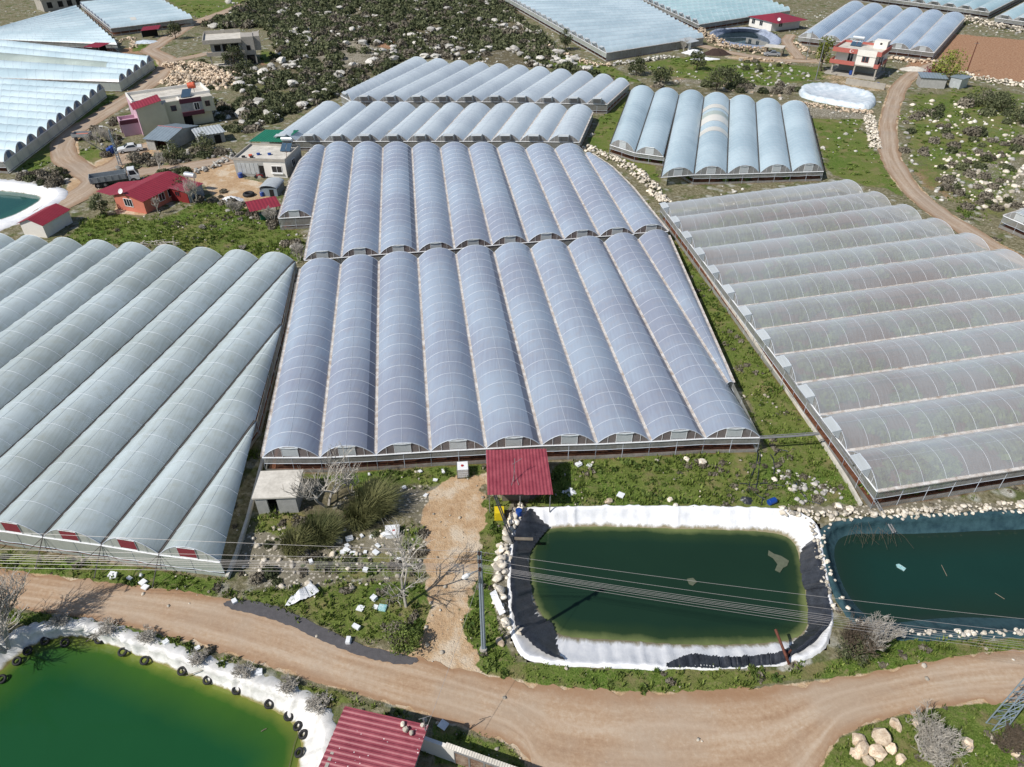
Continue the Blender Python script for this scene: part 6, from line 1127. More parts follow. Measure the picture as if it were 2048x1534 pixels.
# red canopies top-left
for (pa,pb,d_,l) in (((281,62),(317,58),3.2,'dark red canopy in front of the top left greenhouse'),((165,94),(197,95),3.6,'dark red canopy at the corner of the pale aqua greenhouse')):
    a=W(*pa,2.2); b=W(*pb,2.2); F=Frame(a,b); wd=F.w; ro=empty('metal_canopy',(*a,0),l,'canopy'); corrugated('roof',F.p(0,0,2.2),F.p(wd,0,2.2),F.p(wd+1.6,d_,2.7),F.p(1.6,d_,2.7),M['red_sheet'],ro,.5,.03)
    for x,y in ((.1,.1),(wd-.1,.1),(1.7,d_-.1),(wd+1.4,d_-.1)): m_=MB(); m_.tube([F.p(x,y,0),F.p(x,y,2.2)],.07,4); m_.build('post',M['steel'],ro)
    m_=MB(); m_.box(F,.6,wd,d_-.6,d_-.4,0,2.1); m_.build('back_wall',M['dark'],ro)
# top-left grey building
F=Frame(W(108,22),W(150,17)); ro=empty('grey_building',(*W(108,22),0),'grey concrete building with dark window openings behind the top left greenhouses','building'); m_=MB(); m_.box(F,-3,F.w+14,0,8,0,3.6); m_.build('wall',M['concrete'],ro); 
for x in (-1.5,2.,5.,8.): m_=MB(); m_.box(F,x,x+1.6,-.05,0,1.,2.8); m_.build('window_opening',M['dark'],ro)
m_=MB(); m_.box(F,-3.3,F.w+14.3,-.3,8.3,3.6,3.9); m_.build('roof',M['concrete_lt'],ro)
# sheeted tank (right top)
ring=WP([(1598,186),(1612,173),(1650,172),(1700,180),(1738,190),(1750,203),(1742,216),(1722,219),(1660,208),(1612,198)]); RR=chaikin(ring,3); cen=RR.mean(0); mb=MB(); r=np.random.RandomState(4); rows=[]; n_=len(RR); wv=r.rand(n_)
for j,(k,z_) in enumerate(((1.06,-.05),(1.04,.45),(1.0,.85),(.95,.95),(.88,.8),(.80,.45),(.74,.3))):
    row=[(cen[0]+(p[0]-cen[0])*k*(1+.03*(wv[i]-.5)),cen[1]+(p[1]-cen[1])*(k-(0 if j<3 else .09*(j-2)))*(1+.03*(wv[(i*3)%n_]-.5)),z_+.25*(wv[(i*5)%n_]-.5)*(0<j<6)) for i,p in enumerate(RR)]; rows.append(row+[row[0]])
rows.append([(cen[0],cen[1],.3)]*(n_+1)); mb.grid(rows); tag(mb.build('sheeted_tank',M['tarp_blue'],None,True),'oblong tank wrapped in crumpled white and pale blue plastic sheeting','water tank')
# old asphalt shoulder
pl_=WP([(440,1206),(480,1198),(540,1208),(600,1232),(660,1262),(720,1290),(790,1306),(846,1320),(815,1332),(755,1322),(695,1304),(634,1278),(577,1250),(518,1230),(465,1220)]); cc=chaikin(pl_,3); cc=cc+(np.random.RandomState(3).rand(len(cc),2)-.5)*.12; bm=bmesh.new(); vs=[bm.verts.new((p[0],p[1],0)) for p in cc]; ed=[bm.edges.new((vs[i],vs[(i+1)%len(vs)])) for i in range(len(vs))]; bmesh.ops.triangle_fill(bm,edges=ed,use_beauty=True); me=bpy.data.meshes.new('old_asphalt'); 
for f_ in bm.faces:
    if f_.normal.z<0: f_.normal_flip()
bm.to_mesh(me); bm.free(); me.materials.append(M['asphalt_old']); o=bpy.data.objects.new('old_asphalt',me); C.objects.link(o); o.location=(0,0,.042); tag(o,'dark grey strip of old asphalt along the upper road edge','asphalt strip',kind='structure')
# ---------------- pond furniture ----------------
def drape(name,outer,inner,mat,label,cat='plastic sheet',z0=.22,z1=-1.05,seed=0,n=90,m=10,over=None):
    "pleated sheet between an outer and an inner survey line"
    r=np.random.RandomState(seed); A_=smooth(outer,n); B_=smooth(inner,n); rows=[]; pl=np.convolve(r.randn(n+4),np.ones(3)/3,'same')[2:-2]
    for j in range(m):
        t=j/(m-1); row=[]
        for i in range(n):
            p=A_[i]*(1-t)+B_[i]*t; z_=z0+(z1-z0)*max(0,(t-.14)/.86) if t>.14 else z0
            f=(pl[i]*.16+.015*(-1)**i)*(1-abs(2*t-1)*.4); row.append((p[0]+f*.6,p[1]+f*.3,z_+abs(pl[i])*.16+.05+.05*(-1)**i))
        rows.append(row)
    mb=MB(); mb.grid(rows); o=mb.build(name,mat,None,True); return tag(o,label,cat)
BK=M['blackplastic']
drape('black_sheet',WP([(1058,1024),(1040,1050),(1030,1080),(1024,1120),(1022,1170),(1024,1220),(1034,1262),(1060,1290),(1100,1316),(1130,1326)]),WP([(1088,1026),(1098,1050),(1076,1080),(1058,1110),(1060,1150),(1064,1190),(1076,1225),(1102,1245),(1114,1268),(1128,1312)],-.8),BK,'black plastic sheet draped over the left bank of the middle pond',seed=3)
drape('black_sheet',WP([(1630,1082),(1636,1110),(1645,1150),(1652,1190),(1660,1230),(1656,1252),(1610,1296),(1570,1322),(1560,1328)]),WP([(1606,1092),(1600,1112),(1602,1150),(1612,1190),(1616,1230),(1612,1262),(1590,1280),(1565,1300),(1552,1322)],-.9),BK,'black plastic sheet draped over the dike between the two right ponds',seed=4)
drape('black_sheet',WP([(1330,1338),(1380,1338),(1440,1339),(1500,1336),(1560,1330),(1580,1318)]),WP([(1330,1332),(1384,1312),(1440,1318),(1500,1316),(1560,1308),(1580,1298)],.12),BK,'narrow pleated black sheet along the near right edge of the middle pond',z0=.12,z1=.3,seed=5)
drape('net_curtain_sheet',WP([(570,1216),(600,1205),(640,1186)]),WP([(585,1200),(600,1186),(622,1172)]),M['tarp_white'],'torn white sheet lying on the grass bank above the asphalt strip',z0=.05,z1=.25,seed=6,n=20,m=6)
drape('white_sheet',WP([(980,1196),(990,1220),(1000,1240)]),WP([(992,1190),(1002,1215),(1012,1235)]),M['tarp_white'],'scrap of white sheet among the boulders left of the middle pond',z0=.5,z1=.6,seed=7,n=14,m=5)
# long pipes / beams
def beam(name,pts,r,mat,label,cat,n=6,extra=None):
    mb=MB(); mb.tube(pts,r,n); 
    if extra: extra(mb)
    return tag(mb.build(name,M[mat]),label,cat)
a=W3(988,990,2.2);b=W3(1024,1084,.35); mb=MB(); mb.tube([a,b],.06,6); mb.tube([a+(.16,0,0),b+(.16,0,0)],.06,6); 
for t in np.linspace(.05,.95,9): p=a+(b-a)*t; mb.tube([p,p+(.16,0,0)],.03,4)
tag(mb.build('cable_beam',M['blackplastic']),'dark double rail slanting from the red canopy down to the middle pond','rail')
a=W3(1026,1077,.35);b=W3(1066,1079,.3); mb=MB(); fr_=Frame(tuple(a[:2]),tuple(b[:2]),.3); mb.box(fr_,0,fr_.w,-.13,.13,0,.09); mb.box(fr_,.1,.2,-.2,.2,-.1,0); tag(mb.build('plank',M['wood']),'grey plank sticking out over the left edge of the middle pond','plank')
def steelpipe(p0,p1,label):
    a=np.array(p0);b=np.array(p1); mb=MB(); mb.tube([a,b],.075,7); mb.tube([a+(.2,.05,.04),b+(.2,.05,.04)],.05,6)
    for t in np.linspace(.04,.96,7): p=a+(b-a)*t; mb.tube([p+(-.03,0,0),p+(.24,.05,.03)],.085,5)
    tag(mb.build('pipe_run',M['steel']),label,'pipe')
steelpipe(W3(1535,690,2.1),W3(1706,930,2.0),'long pipe pair running along the vents of the big right greenhouse'); steelpipe(W3(1708,933,1.95),W3(1787,1066,-.75),'pipe pair slanting down from the greenhouse corner into the teal pond')
a=W3(1520,876,1.9);b=W3(1638,868,2.0); mb=MB(); mb.tube([a,(a+b)/2+(0,0,-.05),b],.11,6); mb.tube([a+(0,.25,0),b+(0,.25,0)],.04,5); mb.tube([W3(1516,900,0),a],.05,5); tag(mb.build('bridge_pipe',M['steel']),'grey pipe bridging the grass alley between the two big greenhouses','pipe')
# brown post leaning over pond
b0=W3(1578,1328,0); mb=MB(); mb.tube([b0,W3(1572,1312,.9),W3(1551,1259,1.3)],.10,6); mb.tube([W3(1572,1312,.5),W3(1582,1300,.5)],.07,5); tag(mb.build('leaning_post',M['rust']),'rust brown post leaning out over the near right corner of the middle pond','post')
# utility pole's shadow on the liner, modelled as black rails and rungs
a=W3(1030,1240,.2);b=W3(1066,1230,-1.0); mb=MB(); mb.tube([a,(a+b)/2+(0,0,.35),b],.03,5); mb.tube([a+(0,.35,0),(a+b)/2+(0,.35,.35),b+(0,.35,0)],.03,5); [mb.tube([a+(b-a)*t+(0,0,.3*math.sin(t*3.1)),a+(b-a)*t+(0,.35,.3*math.sin(t*3.1))],.02,4) for t in (.2,.4,.6,.8)]; tag(mb.build('pole_shadow_shape',M['blackplastic']),'black rails and rungs shaped as the pole shadow on the left bank of the middle pond','shadow shape')
# tyres round the green pond
TY=[(198,1279,0,'tyre beside the plank at the top of the green pond'),(245,1304,.0,'second tyre right of the plank along the green pond rim'),(289,1321,0,'third tyre right of the plank along the green pond rim'),(364,1342,0,'fourth tyre right of the plank along the green pond rim'),(415,1360,0,'tyre in the middle of the white liner bank with a stick below it'),(473,1380,0,'sixth tyre right of the plank along the green pond rim'),(538,1408,0,'tyre near the upper right corner of the green pond'),(577,1432,0,'tyre at the upper right bend of the green pond'),(595,1452,0,'highest of the three close tyres on the right bank of the green pond'),(606,1469,0,'middle one of the three close tyres on the right bank'),(598,1505,0,'lowest tyre on the right bank of the green pond'),(130,1286,-.2,'murky tyre just under water left of the plank'),(90,1281,-.1,'tyre at the left end of the top bank of the green pond'),(55,1302,-.1,'upper tyre on the left bank of the green pond'),(34,1322,-.1,'middle tyre on the left bank of the green pond'),(3,1358,-.1,'lowest tyre on the left bank, cut by the left edge')]
for x,y,dz,l in TY:
    z_=-.8+dz; p=W3(x,y,z_); d=segdist(np.array([p[:2]]),WAT3)[0]; tyre((p[0],p[1],max(z_,-.95+min(1.,max(0,d))*.75)),.33,l,'tyres hung on the green pond liner',(.15,-.35,1.) if y<1440 else (-.4,-.1,1.))
for i,(x,y,x2,y2) in enumerate([(203,1262,172,1283),(172,1275,200,1262)]): beam('plank',[W3(x,y,.1),W3(x2,y2,-.95)],.05,'wood','thin dark plank resting on the top bank of the green pond' if i==0 else 'second thin plank crossing the first on the green pond bank','plank',4)
beam('stick',[W3(618,1404,.2),W3(582,1418,-.9)],.045,'wood','dark stick on the white liner at the right end of the green pond','stick',4); beam('stick',[W3(372,1352,-.9),W3(405,1340,-.2)],.03,'wood','stick beside the fourth tyre of the green pond','stick',4)
beam('rope',[W3(578,1534,-1.0),W3(588,1490,-1.0),W3(598,1460,-1.)],.02,'wood','thin rope along the right waterline of the green pond','rope',3)
beam('floating_twig',[W3(522,1463,-1.05),W3(528,1459,-1.03),W3(533,1457,-1.05)],.03,'wood','small pale twig floating on the green pond','twig',4)
def floater(pts,mat,label,cat='debris',zz=-1.06,h=.03):
    w_=[W3(*p,zz) for p in pts]; mb=MB(); mb.quad(*[p+(0,0,h) for p in w_]); k=len(w_)
    for i in range(k): mb.quad(w_[i]-(0,0,.03),w_[(i+1)%k]-(0,0,.03),w_[(i+1)%k]+(0,0,h),w_[i]+(0,0,h))
    return tag(mb.build('floating_scrap',M[mat]),label,cat)
M['algae']=simple('algae_mat',K(98,104,86,1.1),.9,0,.2,4,.2); M['aqua']=simple('aqua_plastic',K(80,190,196,1.05),.4,0,.2,6,bs=0,c2=K(220,236,232,1.05))
floater([(1537,1101),(1548,1108),(1562,1112),(1578,1122),(1574,1132),(1566,1136),(1560,1145),(1550,1140),(1555,1128),(1546,1116),(1536,1110)],'algae','large grey-green algae mat in the top right of the middle pond'); floater([(1374,1158),(1386,1156),(1394,1164),(1386,1171),(1378,1168)],'algae','small grey-green algae mat in the centre of the middle pond')
floater([(1792,1129),(1798,1128),(1812,1137),(1808,1142),(1794,1134)],'aqua','white and aqua plastic scrap floating on the teal pond'); beam('floating_stick',[W3(1883,1130,-1.05),W3(1894,1152,-1.05)],.03,'wood','pale stick floating upright of centre in the teal pond','stick',4); beam('floating_stick',[W3(1990,1186,-1.05),W3(2009,1198,-1.05)],.03,'wood','pale stick floating near the right edge of the teal pond','stick',4)
for i,(x,y,x2,y2) in enumerate([(1705,1046,1722,1072),(1730,1048,1745,1078),(1745,1050,1760,1082),(1765,1052,1790,1080),(1716,1060,1770,1076),(1712,1061,1742,1073)]): pass
mb=MB(); r=np.random.RandomState(5)
for i in range(26):
    a=W3(1700+90*r.rand(),1044+18*r.rand(),.3*r.rand()); b=a+np.array((r.randn()*.7,-.5-1.1*r.rand(),-.5-.5*r.rand())); mb.tube([a,(a+b)/2+r.randn(3)*.1+(0,0,.15),b],.008,3,False)
tag(mb.build('twig_tangle',M['bark_brown']),'tangle of thin twigs hanging on the teal liner beside the pipe','twigs')
# tank, drums, boxes
def ibc(px):
    x,y=W(*px); ro=empty('water_container',(x,y,0),'white cubic water container in a wire cage beside the front of the nearest greenhouse','container'); F=Frame((x-.55,y),(x+.5,y+.1)); mb=MB(); mb.box(F,.06,1.0,.05,1.1,.12,1.05); mb.build('bottle',M['tarp_white'],ro); mb=MB(); mb.tube([F.p(.5,.55,1.05),F.p(.5,.55,1.12)],.12,10); mb.build('cap',M['redpaint'],ro)
    mb=MB(); 
    for z_ in (.15,.4,.65,.9,1.06): mb.tube([F.p(0,0,z_),F.p(1.06,0,z_),F.p(1.06,1.15,z_),F.p(0,1.15,z_),F.p(0,0,z_)],.014,4)
    for u in np.linspace(0,1.06,7): mb.tube([F.p(u,0,.1),F.p(u,0,1.06)],.012,4); mb.tube([F.p(1.06,u*1.08,.1),F.p(1.06,u*1.08,1.06)],.012,4)
    mb.build('cage',M['steel'],ro); mb=MB(); mb.box(F,0,1.06,0,1.15,0,.1); mb.build('pallet',M['wood'],ro)
ibc((927,958))
for x,y,s_,mt,l in [(785,1078,.55,'cardboard','big white box with a red mark on the waste ground')]:
    p=W(x,y); F=Frame((p[0]-s_,p[1]),(p[0]+s_,p[1]+.12)); ro=empty('white_box',(*p,0),l,'box'); mb=MB(); mb.box(F,0,s_*2,0,1.0,0,.5); mb.build('box_body',M['tarp_white'],ro); mb=MB(); mb.box(F,.55,.8,.35,.5,.5,.512); mb.build('red_mark',M['redpaint'],ro); mb=MB(); mb.box(F,-.03,s_*2+.03,-.03,1.03,.44,.495); mb.build('lid_rim',M['white_frame'],ro)
cylinder_obj('blue_drum',(*W(1536,1010),.28),.27,.75,'blueplastic','blue drum lying in the grass above the right end of the white liner','drum',axis=(1,.5,.02))
for i,(x,y) in enumerate([(226,304),(221,308)]): cylinder_obj('blue_drum',(*W(x,y),0),.5,1.1,'blueplastic',['tall blue drum under the trees left of the white car','second blue drum in front of the tall one by the lamp post'][i],'drum')
r=np.random.RandomState(12); deb=[(728,1075),(748,1073),(693,1084),(702,1102),(708,1113),(695,1122),(627,1128),(700,1094),(738,1140),(760,1107),(805,1120),(600,1100),(612,1100),(680,1108),(732,1108),(762,1094),(225,1156),(233,1158),(268,1160),(284,1156),(296,1165),(300,1174),(330,1292),(898,1450),(508,1342),(520,1350),(514,1352),(392,1302),(1155,935),(1180,936),(1130,990),(1145,980),(812,978),(850,995),(740,952),(1250,990),(765,1075),(476,1206),(845,945),(876,960),(890,948),(730,1215),(752,1220),(748,1205),(700,1290),(722,1256)]
for i,(x,y) in enumerate(deb):
    p=W(x,y); s_=.14+.16*r.rand(); rz=r.rand()*3; c_,n_=math.cos(rz),math.sin(rz); mb=MB(); F=Frame((p[0],p[1]),(p[0]+c_*s_*2,p[1]+n_*s_*2)); mb.box(F,0,s_*2,0,s_*(1+r.rand()),.06,.1+.22*r.rand()); mb.box(F,s_*.1,s_*1.9,-.05,.0,.02,.12)
    where='on the littered waste ground' if (590<x<870 and 1060<y<1180) else ('on the verge below the left greenhouse' if x<330 and y<1200 else ('along the verge of the green pond' if x<560 and y>1200 else ('in the grass between road and driveway' if x<870 and y>1180 else 'in the grass in front of the nearest greenhouse')))
    tag(mb.build('foam_scrap',M['tarp_white']),'broken white foam box scrap '+where,'foam scrap','foam scraps '+where)
for x,y,l in [(755,1222,'teal crate lid on the bank above the road')]:
    p=W(x,y); F=Frame(p,(p[0]+.6,p[1]-.1)); mb=MB(); mb.box(F,0,.6,0,.55,.02,.14); mb.box(F,.05,.55,.05,.5,.14,.17); tag(mb.build('teal_lid',M['aqua']),l,'lid')
# hoses near the right alley
for i,pts in enumerate([[(1515,905),(1512,930),(1500,960),(1498,985)],[(1520,905),(1518,935),(1514,965),(1512,990),(1530,1000)],[(1478,968),(1500,970),(1540,968),(1570,975)],[(1540,910),(1548,930),(1545,960),(1528,990),(1522,1012)],[(1600,965),(1602,985),(1615,1000),(1640,1010)],[(1548,912),(1560,900),(1575,905)]]):
    mb=MB(); q=smooth(WP(pts),16); mb.tube([(p[0],p[1],.08+.06*math.sin(k)) for k,p in enumerate(q)],.045,5); tag(mb.build('hose',M['blackplastic']),['outer left black hose from the greenhouse corner','second black hose beside the outer left one','black hose running crosswise over the grass','looped black hose among the white stones','black hose near the corner of the big right greenhouse','short black hose at the end of the bridging pipe'][i],'hose')
heap((1494,1000),.5,.4,.3,'blackplastic','small dark sack in the grass above the white liner','sack','dark_sack',21,.5); heap((1140,985),.5,.35,.25,'tarp_white','crumpled white bag right of the red canopy','bag','white_bag',22,.6); heap((1590,968),.3,.2,.25,'blueplastic','blue and white bag among the hoses','bag','blue_bag',23,.4)
# ---------------- poles, masts and wires ----------------
def lattice_mast(base,hgt,label,w0=.62,w1=.3,ang=0.,lamp=None,arm=True):
    x,y=base; ro=empty('lattice_mast',(x,y,0),label,'power mast'); mb=MB(); ca,sa=math.cos(ang),math.sin(ang)
    def c(i,z_):
        w_=(w0+(w1-w0)*z_/hgt)/2; u,v=((-w_,-w_*.55),(w_,-w_*.55),(w_,w_*.55),(-w_,w_*.55))[i]; return (x+u*ca-v*sa,y+u*sa+v*ca,z_)
    for i in range(4): mb.tube([c(i,-.2),c(i,hgt)],.05,4)
    n=int(hgt/.75)
    for k in range(n):
        z0,z1=hgt*k/n,hgt*(k+1)/n
        for i in (0,2): mb.tube([c(i,z0),c((i+1)%4,z1)],.025,4); mb.tube([c(i,z1),c((i+1)%4,z1)],.025,4)
        for i in (1,3): mb.tube([c(i,z0),c((i+1)%4,z1)],.02,4)
    mb.build('mast_frame',M['galv'],ro)
    if arm:
        a=MB(); a.tube([(x,y-1.1,hgt-.35),(x,y+1.1,hgt-.35)],.05,4); a.tube([(x,y-.9,hgt-1.6),(x,y+.9,hgt-1.6)],.05,4); ar=a.build('cross_arm',M['galv'],ro)
        for dy in (-1.,0,1.): m2=MB(); m2.tube([(x,y+dy,hgt-.3),(x,y+dy,hgt-.22),(x,y+dy,hgt-.14),(x,y+dy,hgt-.06)],[.05,.08,.05,.07],8); m2.build('insulator',M['insul'],ar)
    return ro
lattice_mast(W(-22,1283),10.5,'steel lattice mast at the left edge casting a ladder shadow on the road')
lattice_mast(W(1992,1452),10.5,'blue-grey steel lattice mast leaning out of the bottom right corner',1.0,.5,R(8))
lattice_mast(W(241,330),6.2,'thin lattice lamp mast between the white car and the truck',.5,.14,0.,arm=False)
x,y=W(241,330); mb=MB(); mb.tube([(x,y,6.1),(x,y,6.6),(x-.9,y-.2,6.9)],.04,5); mb.tube([(x-.7,y-.15,6.83),(x-1.3,y-.3,6.88)],.12,6); tag(mb.build('street_lamp_head',M['white_frame'],bpy.data.objects['lattice_mast.002'] if 'lattice_mast.002' in bpy.data.objects else None),None)
# utility pole
x,y=W(967,1302); Hp=10.6; ro=empty('utility_pole',(x,y,0),'grey-blue steel utility pole with a street lamp between driveway and middle pond','utility pole'); mb=MB(); mb.tube([(x-.06,y,-.1),(x-.06,y,Hp)],[.11,.07],6); mb.tube([(x+.09,y,-.1),(x+.09,y,Hp)],[.11,.07],6); mb.build('pole',M['galv'],ro)
mb=MB(); mb.tube([(x,y,-.05),(x,y,.35)],[.3,.26],8); mb.build('footing',M['concrete'],ro); mb=MB(); mb.tube([(x,y,8.9),(x-.35,y-.25,9.0),(x-.75,y-.5,9.0)],.035,5); mb.build('lamp_arm',M['galv'],ro); mb=MB(); mb.tube([(x-.6,y-.4,9.),(x-.75,y-.5,8.98),(x-1.,y-.65,8.95),(x-1.1,y-.7,8.95)],[.06,.16,.15,.05],8); mb.build('lamp_head',M['white_frame'],ro)
wl=[ # (left px y at x=-60, z) , pole z, right px at x=2120
 (10.6,0,.0),(9.6,1,0.),(9.2,2,0)]
PB_=[(x,y,Hp+.12),(x,y-.15,Hp-.7)]; 
for k,zz in enumerate((Hp+.02,Hp-.75,Hp-1.5)): m2=MB(); m2.tube([(x,y-.2,zz-.1),(x,y-.2,zz),(x,y-.2,zz+.08),(x,y-.2,zz+.16)],[.06,.11,.07,.1],8); m2.build('insulator',M['insul'],ro)
def wire(a,b,sag,label,mat='wire',r=.010):
    a=np.array(a,float);b=np.array(b,float); mb=MB(); mb.tube([a+(b-a)*t-(0,0,4*sag*t*(1-t)) for t in np.linspace(0,1,15)],r,3,False); tag(mb.build('overhead_wire',M[mat]),label,'wire','overhead wires')
LZ=[10.4,10.2,9.3,9.15,9.0,8.85,8.7,8.3]
LY=[1060,1096,1106,1110,1114,1119,1125,1134]; PY=[1088,1117,1137,1141,1146,1151,1157,1166]; RY=[1244,1272,1286,1292,1296,1300,1306,1312]
zp=[Hp+.15,Hp-.55,Hp-1.05,Hp-1.15,Hp-1.25,Hp-1.35,Hp-1.5,Hp-1.75]
nm=['topmost','second','third','fourth','fifth','sixth','seventh','lowest']
for k in range(8):
    P0=W3(-70,LY[k],zp[k]); P1=np.array((x,y-.12,zp[k])); P2=W3(2110,RY[k],zp[k]); 
    wire(P0,P1,.12,nm[k]+' overhead wire left of the utility pole'); wire(P1,P2,.30,nm[k]+' overhead wire right of the utility pole')
wire((x,y,8.4),W3(851,1462,4.2),.35,'single thin wire from the utility pole to the big red roof','wire',.012)
# other poles
for (bx,by,tx,h_,l,mt) in [(1932,148,0,7.5,'dark wooden pole at the corner of the red field','rust'),(1631,160,0,9.,'thin lamp pole at the left corner of the coral-banded house','steel'),(1612,120,0,7.,'thin pole behind the coral-banded house by the glossy greenhouse','steel')]:
    px_,py_=W(bx,by); ro=empty('wooden_pole' if mt=='rust' else 'lamp_pole',(px_,py_,0),l,'pole'); mb=MB(); mb.tube([(px_,py_,0),(px_,py_,h_)],[.14,.09],6); mb.build('pole_shaft',M[mt],ro); mb=MB(); mb.tube([(px_-.6,py_,h_-.4),(px_+.6,py_,h_-.4)],.06,4); mb.build('cross_arm',M['steel'],ro)
# ---------------- vehicles ----------------
def sedan(px,head,label,mat,L=4.3,Wd=1.7,hatch=False):
    x,y=W(*px); ro=empty('parked_car',(x,y,0),label,'car',rz=0); c_,s_=math.cos(head),math.sin(head)
    def g(u,v,z_): return (x+u*c_-v*s_,y+u*s_+v*c_,z_)
    prof=[(-L/2,.35),(-L/2,.8),(-L/2+.1,.9),(-L/2+.85,.95),(-L/2+1.3,1.38),(-L/2+1.6,1.43),(L/2-1.9,1.43),(L/2-1.2,.97),(L/2-.2,.85),(L/2,.7),(L/2,.35)]
    mb=MB(); rows=[]
    for v,k in ((-Wd/2,0),(-Wd/2+.05,1),(Wd/2-.05,1),(Wd/2,0)):
        rows.append([g(u,v*(1 if z_<1. else .84),z_ if k else (z_-.05 if z_>.5 else z_)) for u,z_ in prof])
    mb.grid(rows); n_=len(prof)
    for r_ in (rows[0],rows[-1][::-1]): mb.quad(*r_)
    mb.build('body',M[mat],ro)
    gl=MB(); 
    gl.quad(g(L/2-1.88,-Wd*.38,1.425),g(L/2-1.22,-Wd*.43,1.0),g(L/2-1.22,Wd*.43,1.0),g(L/2-1.88,Wd*.38,1.425)); gl.quad(g(-L/2+.9,-Wd*.43,.98),g(-L/2+1.28,-Wd*.38,1.36),g(-L/2+1.28,Wd*.38,1.36),g(-L/2+.9,Wd*.43,.98))
    gl.v=[(a,b,c+.03) for a,b,c in gl.v]; gl.build('windscreen',M['glass'],ro)
    for sgn in (-1,1):
        q=MB(); o_=sgn*(Wd*.425+.02); q.quad(g(-L/2+1.35,o_*1.0,1.36),g(L/2-1.95,o_*1.0,1.36),g(L/2-1.4,sgn*(Wd/2+.01),1.0),g(-L/2+1.05,sgn*(Wd/2+.01),1.0)); q.build('side_window',M['glass'],ro)
        for u in (-L/2+.8,L/2-.8):
            wv=MB(); wv.tube([g(u,sgn*(Wd/2-.2),.31),g(u,sgn*(Wd/2+.02),.31)],.31,14); wh=wv.build('wheel',M['rubber'],ro); hb=MB(); hb.tube([g(u,sgn*(Wd/2+.02),.31),g(u,sgn*(Wd/2+.035),.31)],.17,10); hb.build('rim',M['tank_steel'],wh)
        hl=MB(); hl.tube([g(L/2-.03,sgn*Wd*.36,.68),g(L/2+.02,sgn*Wd*.36,.68)],.11,8); hl.build('headlight',M['white_frame'],ro)
        tl=MB(); tl.tube([g(-L/2+.03,sgn*Wd*.36,.72),g(-L/2-.02,sgn*Wd*.36,.72)],.09,6); tl.build('tail_light',M['redpaint'],ro)
    return ro
sedan((262,303),R(205),'white sedan parked on the pale track in front of the grey barn','white_paint'); sedan((1543,112),R(175),'silver car parked under the white-topped carport','silver_paint')
def truck(px,head,label):
    x,y=W(*px); ro=empty('tipper_truck',(x,y,0),label,'truck'); c_,s_=math.cos(head),math.sin(head)
    class G: 
        def p(s,u,v,z_): return (x+u*c_-v*s_,y+u*s_+v*c_,z_)
    G=G(); mb=MB(); mb.box(G,2.2,3.9,-1.05,1.05,.6,1.4); mb.box8([G.p(2.25,-1,1.4),G.p(3.85,-1,1.4),G.p(3.85,1,1.4),G.p(2.25,1,1.4),G.p(2.3,-.9,2.3),G.p(3.4,-.9,2.3),G.p(3.4,.9,2.3),G.p(2.3,.9,2.3)]); mb.build('cab',M['white_paint'],ro); g=MB(); g.quad(G.p(3.84,-.9,1.48),G.p(3.84,.9,1.48),G.p(3.46,.85,2.22),G.p(3.46,-.85,2.22)); g.v=[(a+c_*.04,b+s_*.04,c) for a,b,c in g.v]; g.build('windscreen',M['glass'],ro)
    for sg in (-1,1): g=MB(); g.quad(G.p(2.5,sg*1.01,1.45),G.p(3.6,sg*1.01,1.45),G.p(3.3,sg*.93,2.15),G.p(2.5,sg*.93,2.15)); g.build('side_window',M['glass'],ro)
    b=MB(); b.box(G,-3.6,2.05,-1.1,1.1,.95,1.05); b.box(G,-3.6,2.05,-1.15,-1.07,1.05,1.9); b.box(G,-3.6,2.05,1.07,1.15,1.05,1.9); b.box(G,-3.6,-3.52,-1.07,1.07,1.05,1.9); b.box(G,1.97,2.05,-1.07,1.07,1.05,2.1); b.build('tipper_bed',M['grey_paint'],ro)
    for k in range(6):
        for sg in (-1,1): q=MB(); q.box(G,-3.5+k*1.05,-3.4+k*1.05,sg*1.15 if sg>0 else -1.21,1.21 if sg>0 else -1.15,1.0,1.9); q.build('bed_rib',M['grey_paint'],ro)
    f=MB(); f.box(G,-3.4,3.4,-.4,.4,.55,.94); f.build('chassis',M['blackplastic'],ro)
    for u in (-2.6,-1.5,2.9):
        for sg in (-1,1): wv=MB(); wv.tube([G.p(u,sg*.75,.48),G.p(u,sg*1.1,.48)],.48,14); wh=wv.build('wheel',M['rubber'],ro); hb=MB(); hb.tube([G.p(u,sg*1.1,.48),G.p(u,sg*1.12,.48)],.22,8); hb.build('rim',M['steel'],wh)
truck((232,368),R(25),'grey tipper truck with a white cab parked behind the salmon house')
x,y=W(163,282); ro=empty('farm_trailer',(x,y,0),'dark farm trailer loaded with logs on the hill road shoulder','trailer'); F=Frame((x-1.6,y),(x+1.5,y+.2)); mb=MB(); mb.box(F,0,3.1,0,1.8,.6,.75); mb.box(F,0,3.1,-.06,0,.75,1.3); mb.box(F,0,3.1,1.8,1.86,.75,1.3); mb.box(F,-.06,0,0,1.8,.75,1.3); mb.box(F,3.1,3.16,0,1.8,.75,1.3); mb.build('trailer_bed',M['grey_paint'],ro)
for u in (.7,2.3):
    for v_ in (-.15,1.9): m2=MB(); m2.tube([F.p(u,v_,.35),F.p(u,v_+.15,.35)],.35,12); m2.build('wheel',M['rubber'],ro)
mb=MB(); [mb.tube([F.p(.2+.2*k,.3+.25*(k%5),.85+.1*(k%3)),F.p(2.6+.1*k%1,.4+.25*(k%5),.9+.1*(k%3))],.1,6) for k in range(7)]; tag(mb.build('log_pile',M['salmon']),'reddish logs lying in the dark farm trailer','logs')
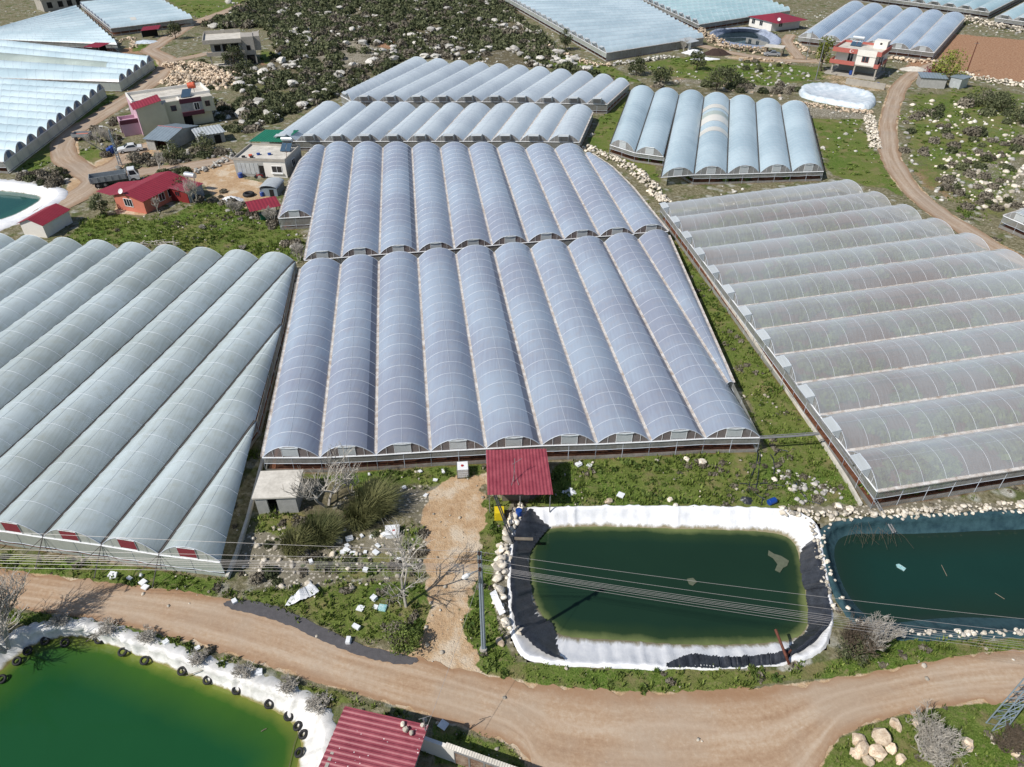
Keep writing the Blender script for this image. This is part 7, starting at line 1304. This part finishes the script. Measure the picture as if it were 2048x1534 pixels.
# motorbike by the flat roofed house
x,y=W(521,357); ro=empty('motorbike',(x,y,0),'red motorbike parked at the door of the flat-roofed house','motorbike'); F=Frame((x-.7,y),(x+.7,y+.1))
for u in (.0,1.3): m2=MB(); m2.tube([F.p(u,-.05,.3),F.p(u,.05,.3)],.3,14); m2.build('wheel',M['rubber'],ro)
m2=MB(); m2.tube([F.p(.05,0,.35),F.p(.5,0,.65),F.p(1.,0,.6),F.p(1.3,0,.35)],[.05,.12,.12,.05],6); m2.tube([F.p(.1,0,.4),F.p(.25,0,1.)],.05,5); m2.build('body',M['redpaint'],ro); m2=MB(); m2.tube([F.p(.25,-.3,1.),F.p(.25,.3,1.)],.025,4); m2.build('handlebar',M['steel'],ro); m2=MB(); m2.box(F,.6,1.3,-.12,.12,.72,.82); m2.build('seat',M['blackplastic'],ro)
# log on the meadow, garden bits
a=W(315,490); leafm=MB(); r=np.random.RandomState(9)
for i in range(60):
    p=np.array((a[0]+(r.rand()-.5)*5,a[1]+(r.rand()-.5)*1.0,.15+.35*r.rand())); q=p+(1.6*(r.rand()-.2),.25*r.randn(),.15*r.randn()); leafm.tube([p,q],.02+.03*r.rand(),3,False)
tag(leafm.build('cut_branches',M['bark_grey']),'long pile of cut grey branches on the meadow behind the left greenhouse','branches')
for i,(x,y) in enumerate([(403,458),(485,498)]):
    bare_tree((x,y),.9,1.4,['low tuft of twigs in the middle of the meadow','low tuft of twigs near the right end of the meadow'][i],70+i,'bark_grey',multi=7,lv=3,name='bare_shrub',up=.3,r0=.03)
# low block wall strips along greenhouses
def lowwall(px,h,t,mat,label,z=0.):
    P=WP(px); mb=MB()
    for a,b in zip(P[:-1],P[1:]): F=Frame(a,b); mb.box(F,0,F.w,0,t,0,h)
    tag(mb.build('low_wall',M[mat]),label,'wall')
lowwall([(1345,452),(1392,520),(1440,590),(1490,660),(1540,738),(1590,812),(1640,885),(1690,962),(1718,1012)],.35,.22,'concrete_lt','low pale concrete footing along the vented side of the big right greenhouse')
lowwall([(459,1158),(478,1110),(500,1040),(520,960),(545,860),(565,760),(582,660),(594,570)],.4,.25,'concrete_lt','low pale wall strip in the narrow gap right of the left greenhouse')
lowwall([(1098,91),(1060,66),(1022,40),(1000,18)],.9,.3,'concrete_lt','pale concrete wall along the scrub left of the top greenhouse')
# crops seen through the clear film
def crops(key,label,seed,n,ins=1.2,px=None):
    r=np.random.RandomState(seed); o=outline(PLANS[key]) if px is None else px; P=cast(o,n,r); P=P[segdist(P,o)<-ins]; P=P[(vn2(P,6.)*.5+vn1(P,2.7)*.5>.44)]
    merged('crop_plants',WL,np.c_[P,np.full(len(P),.0)],np.c_[.9+.6*r.rand(len(P)),.9+.6*r.rand(len(P)),1.2+.9*r.rand(len(P))],M['green_leaf'],r,label,'crop plants')
crops('right_big','green crop plants growing inside the big right greenhouse',1,2600); crops('left_big','green crop plants growing inside the left greenhouse',2,1500); crops('right_block','green plants growing inside the sky-blue greenhouse',3,500)
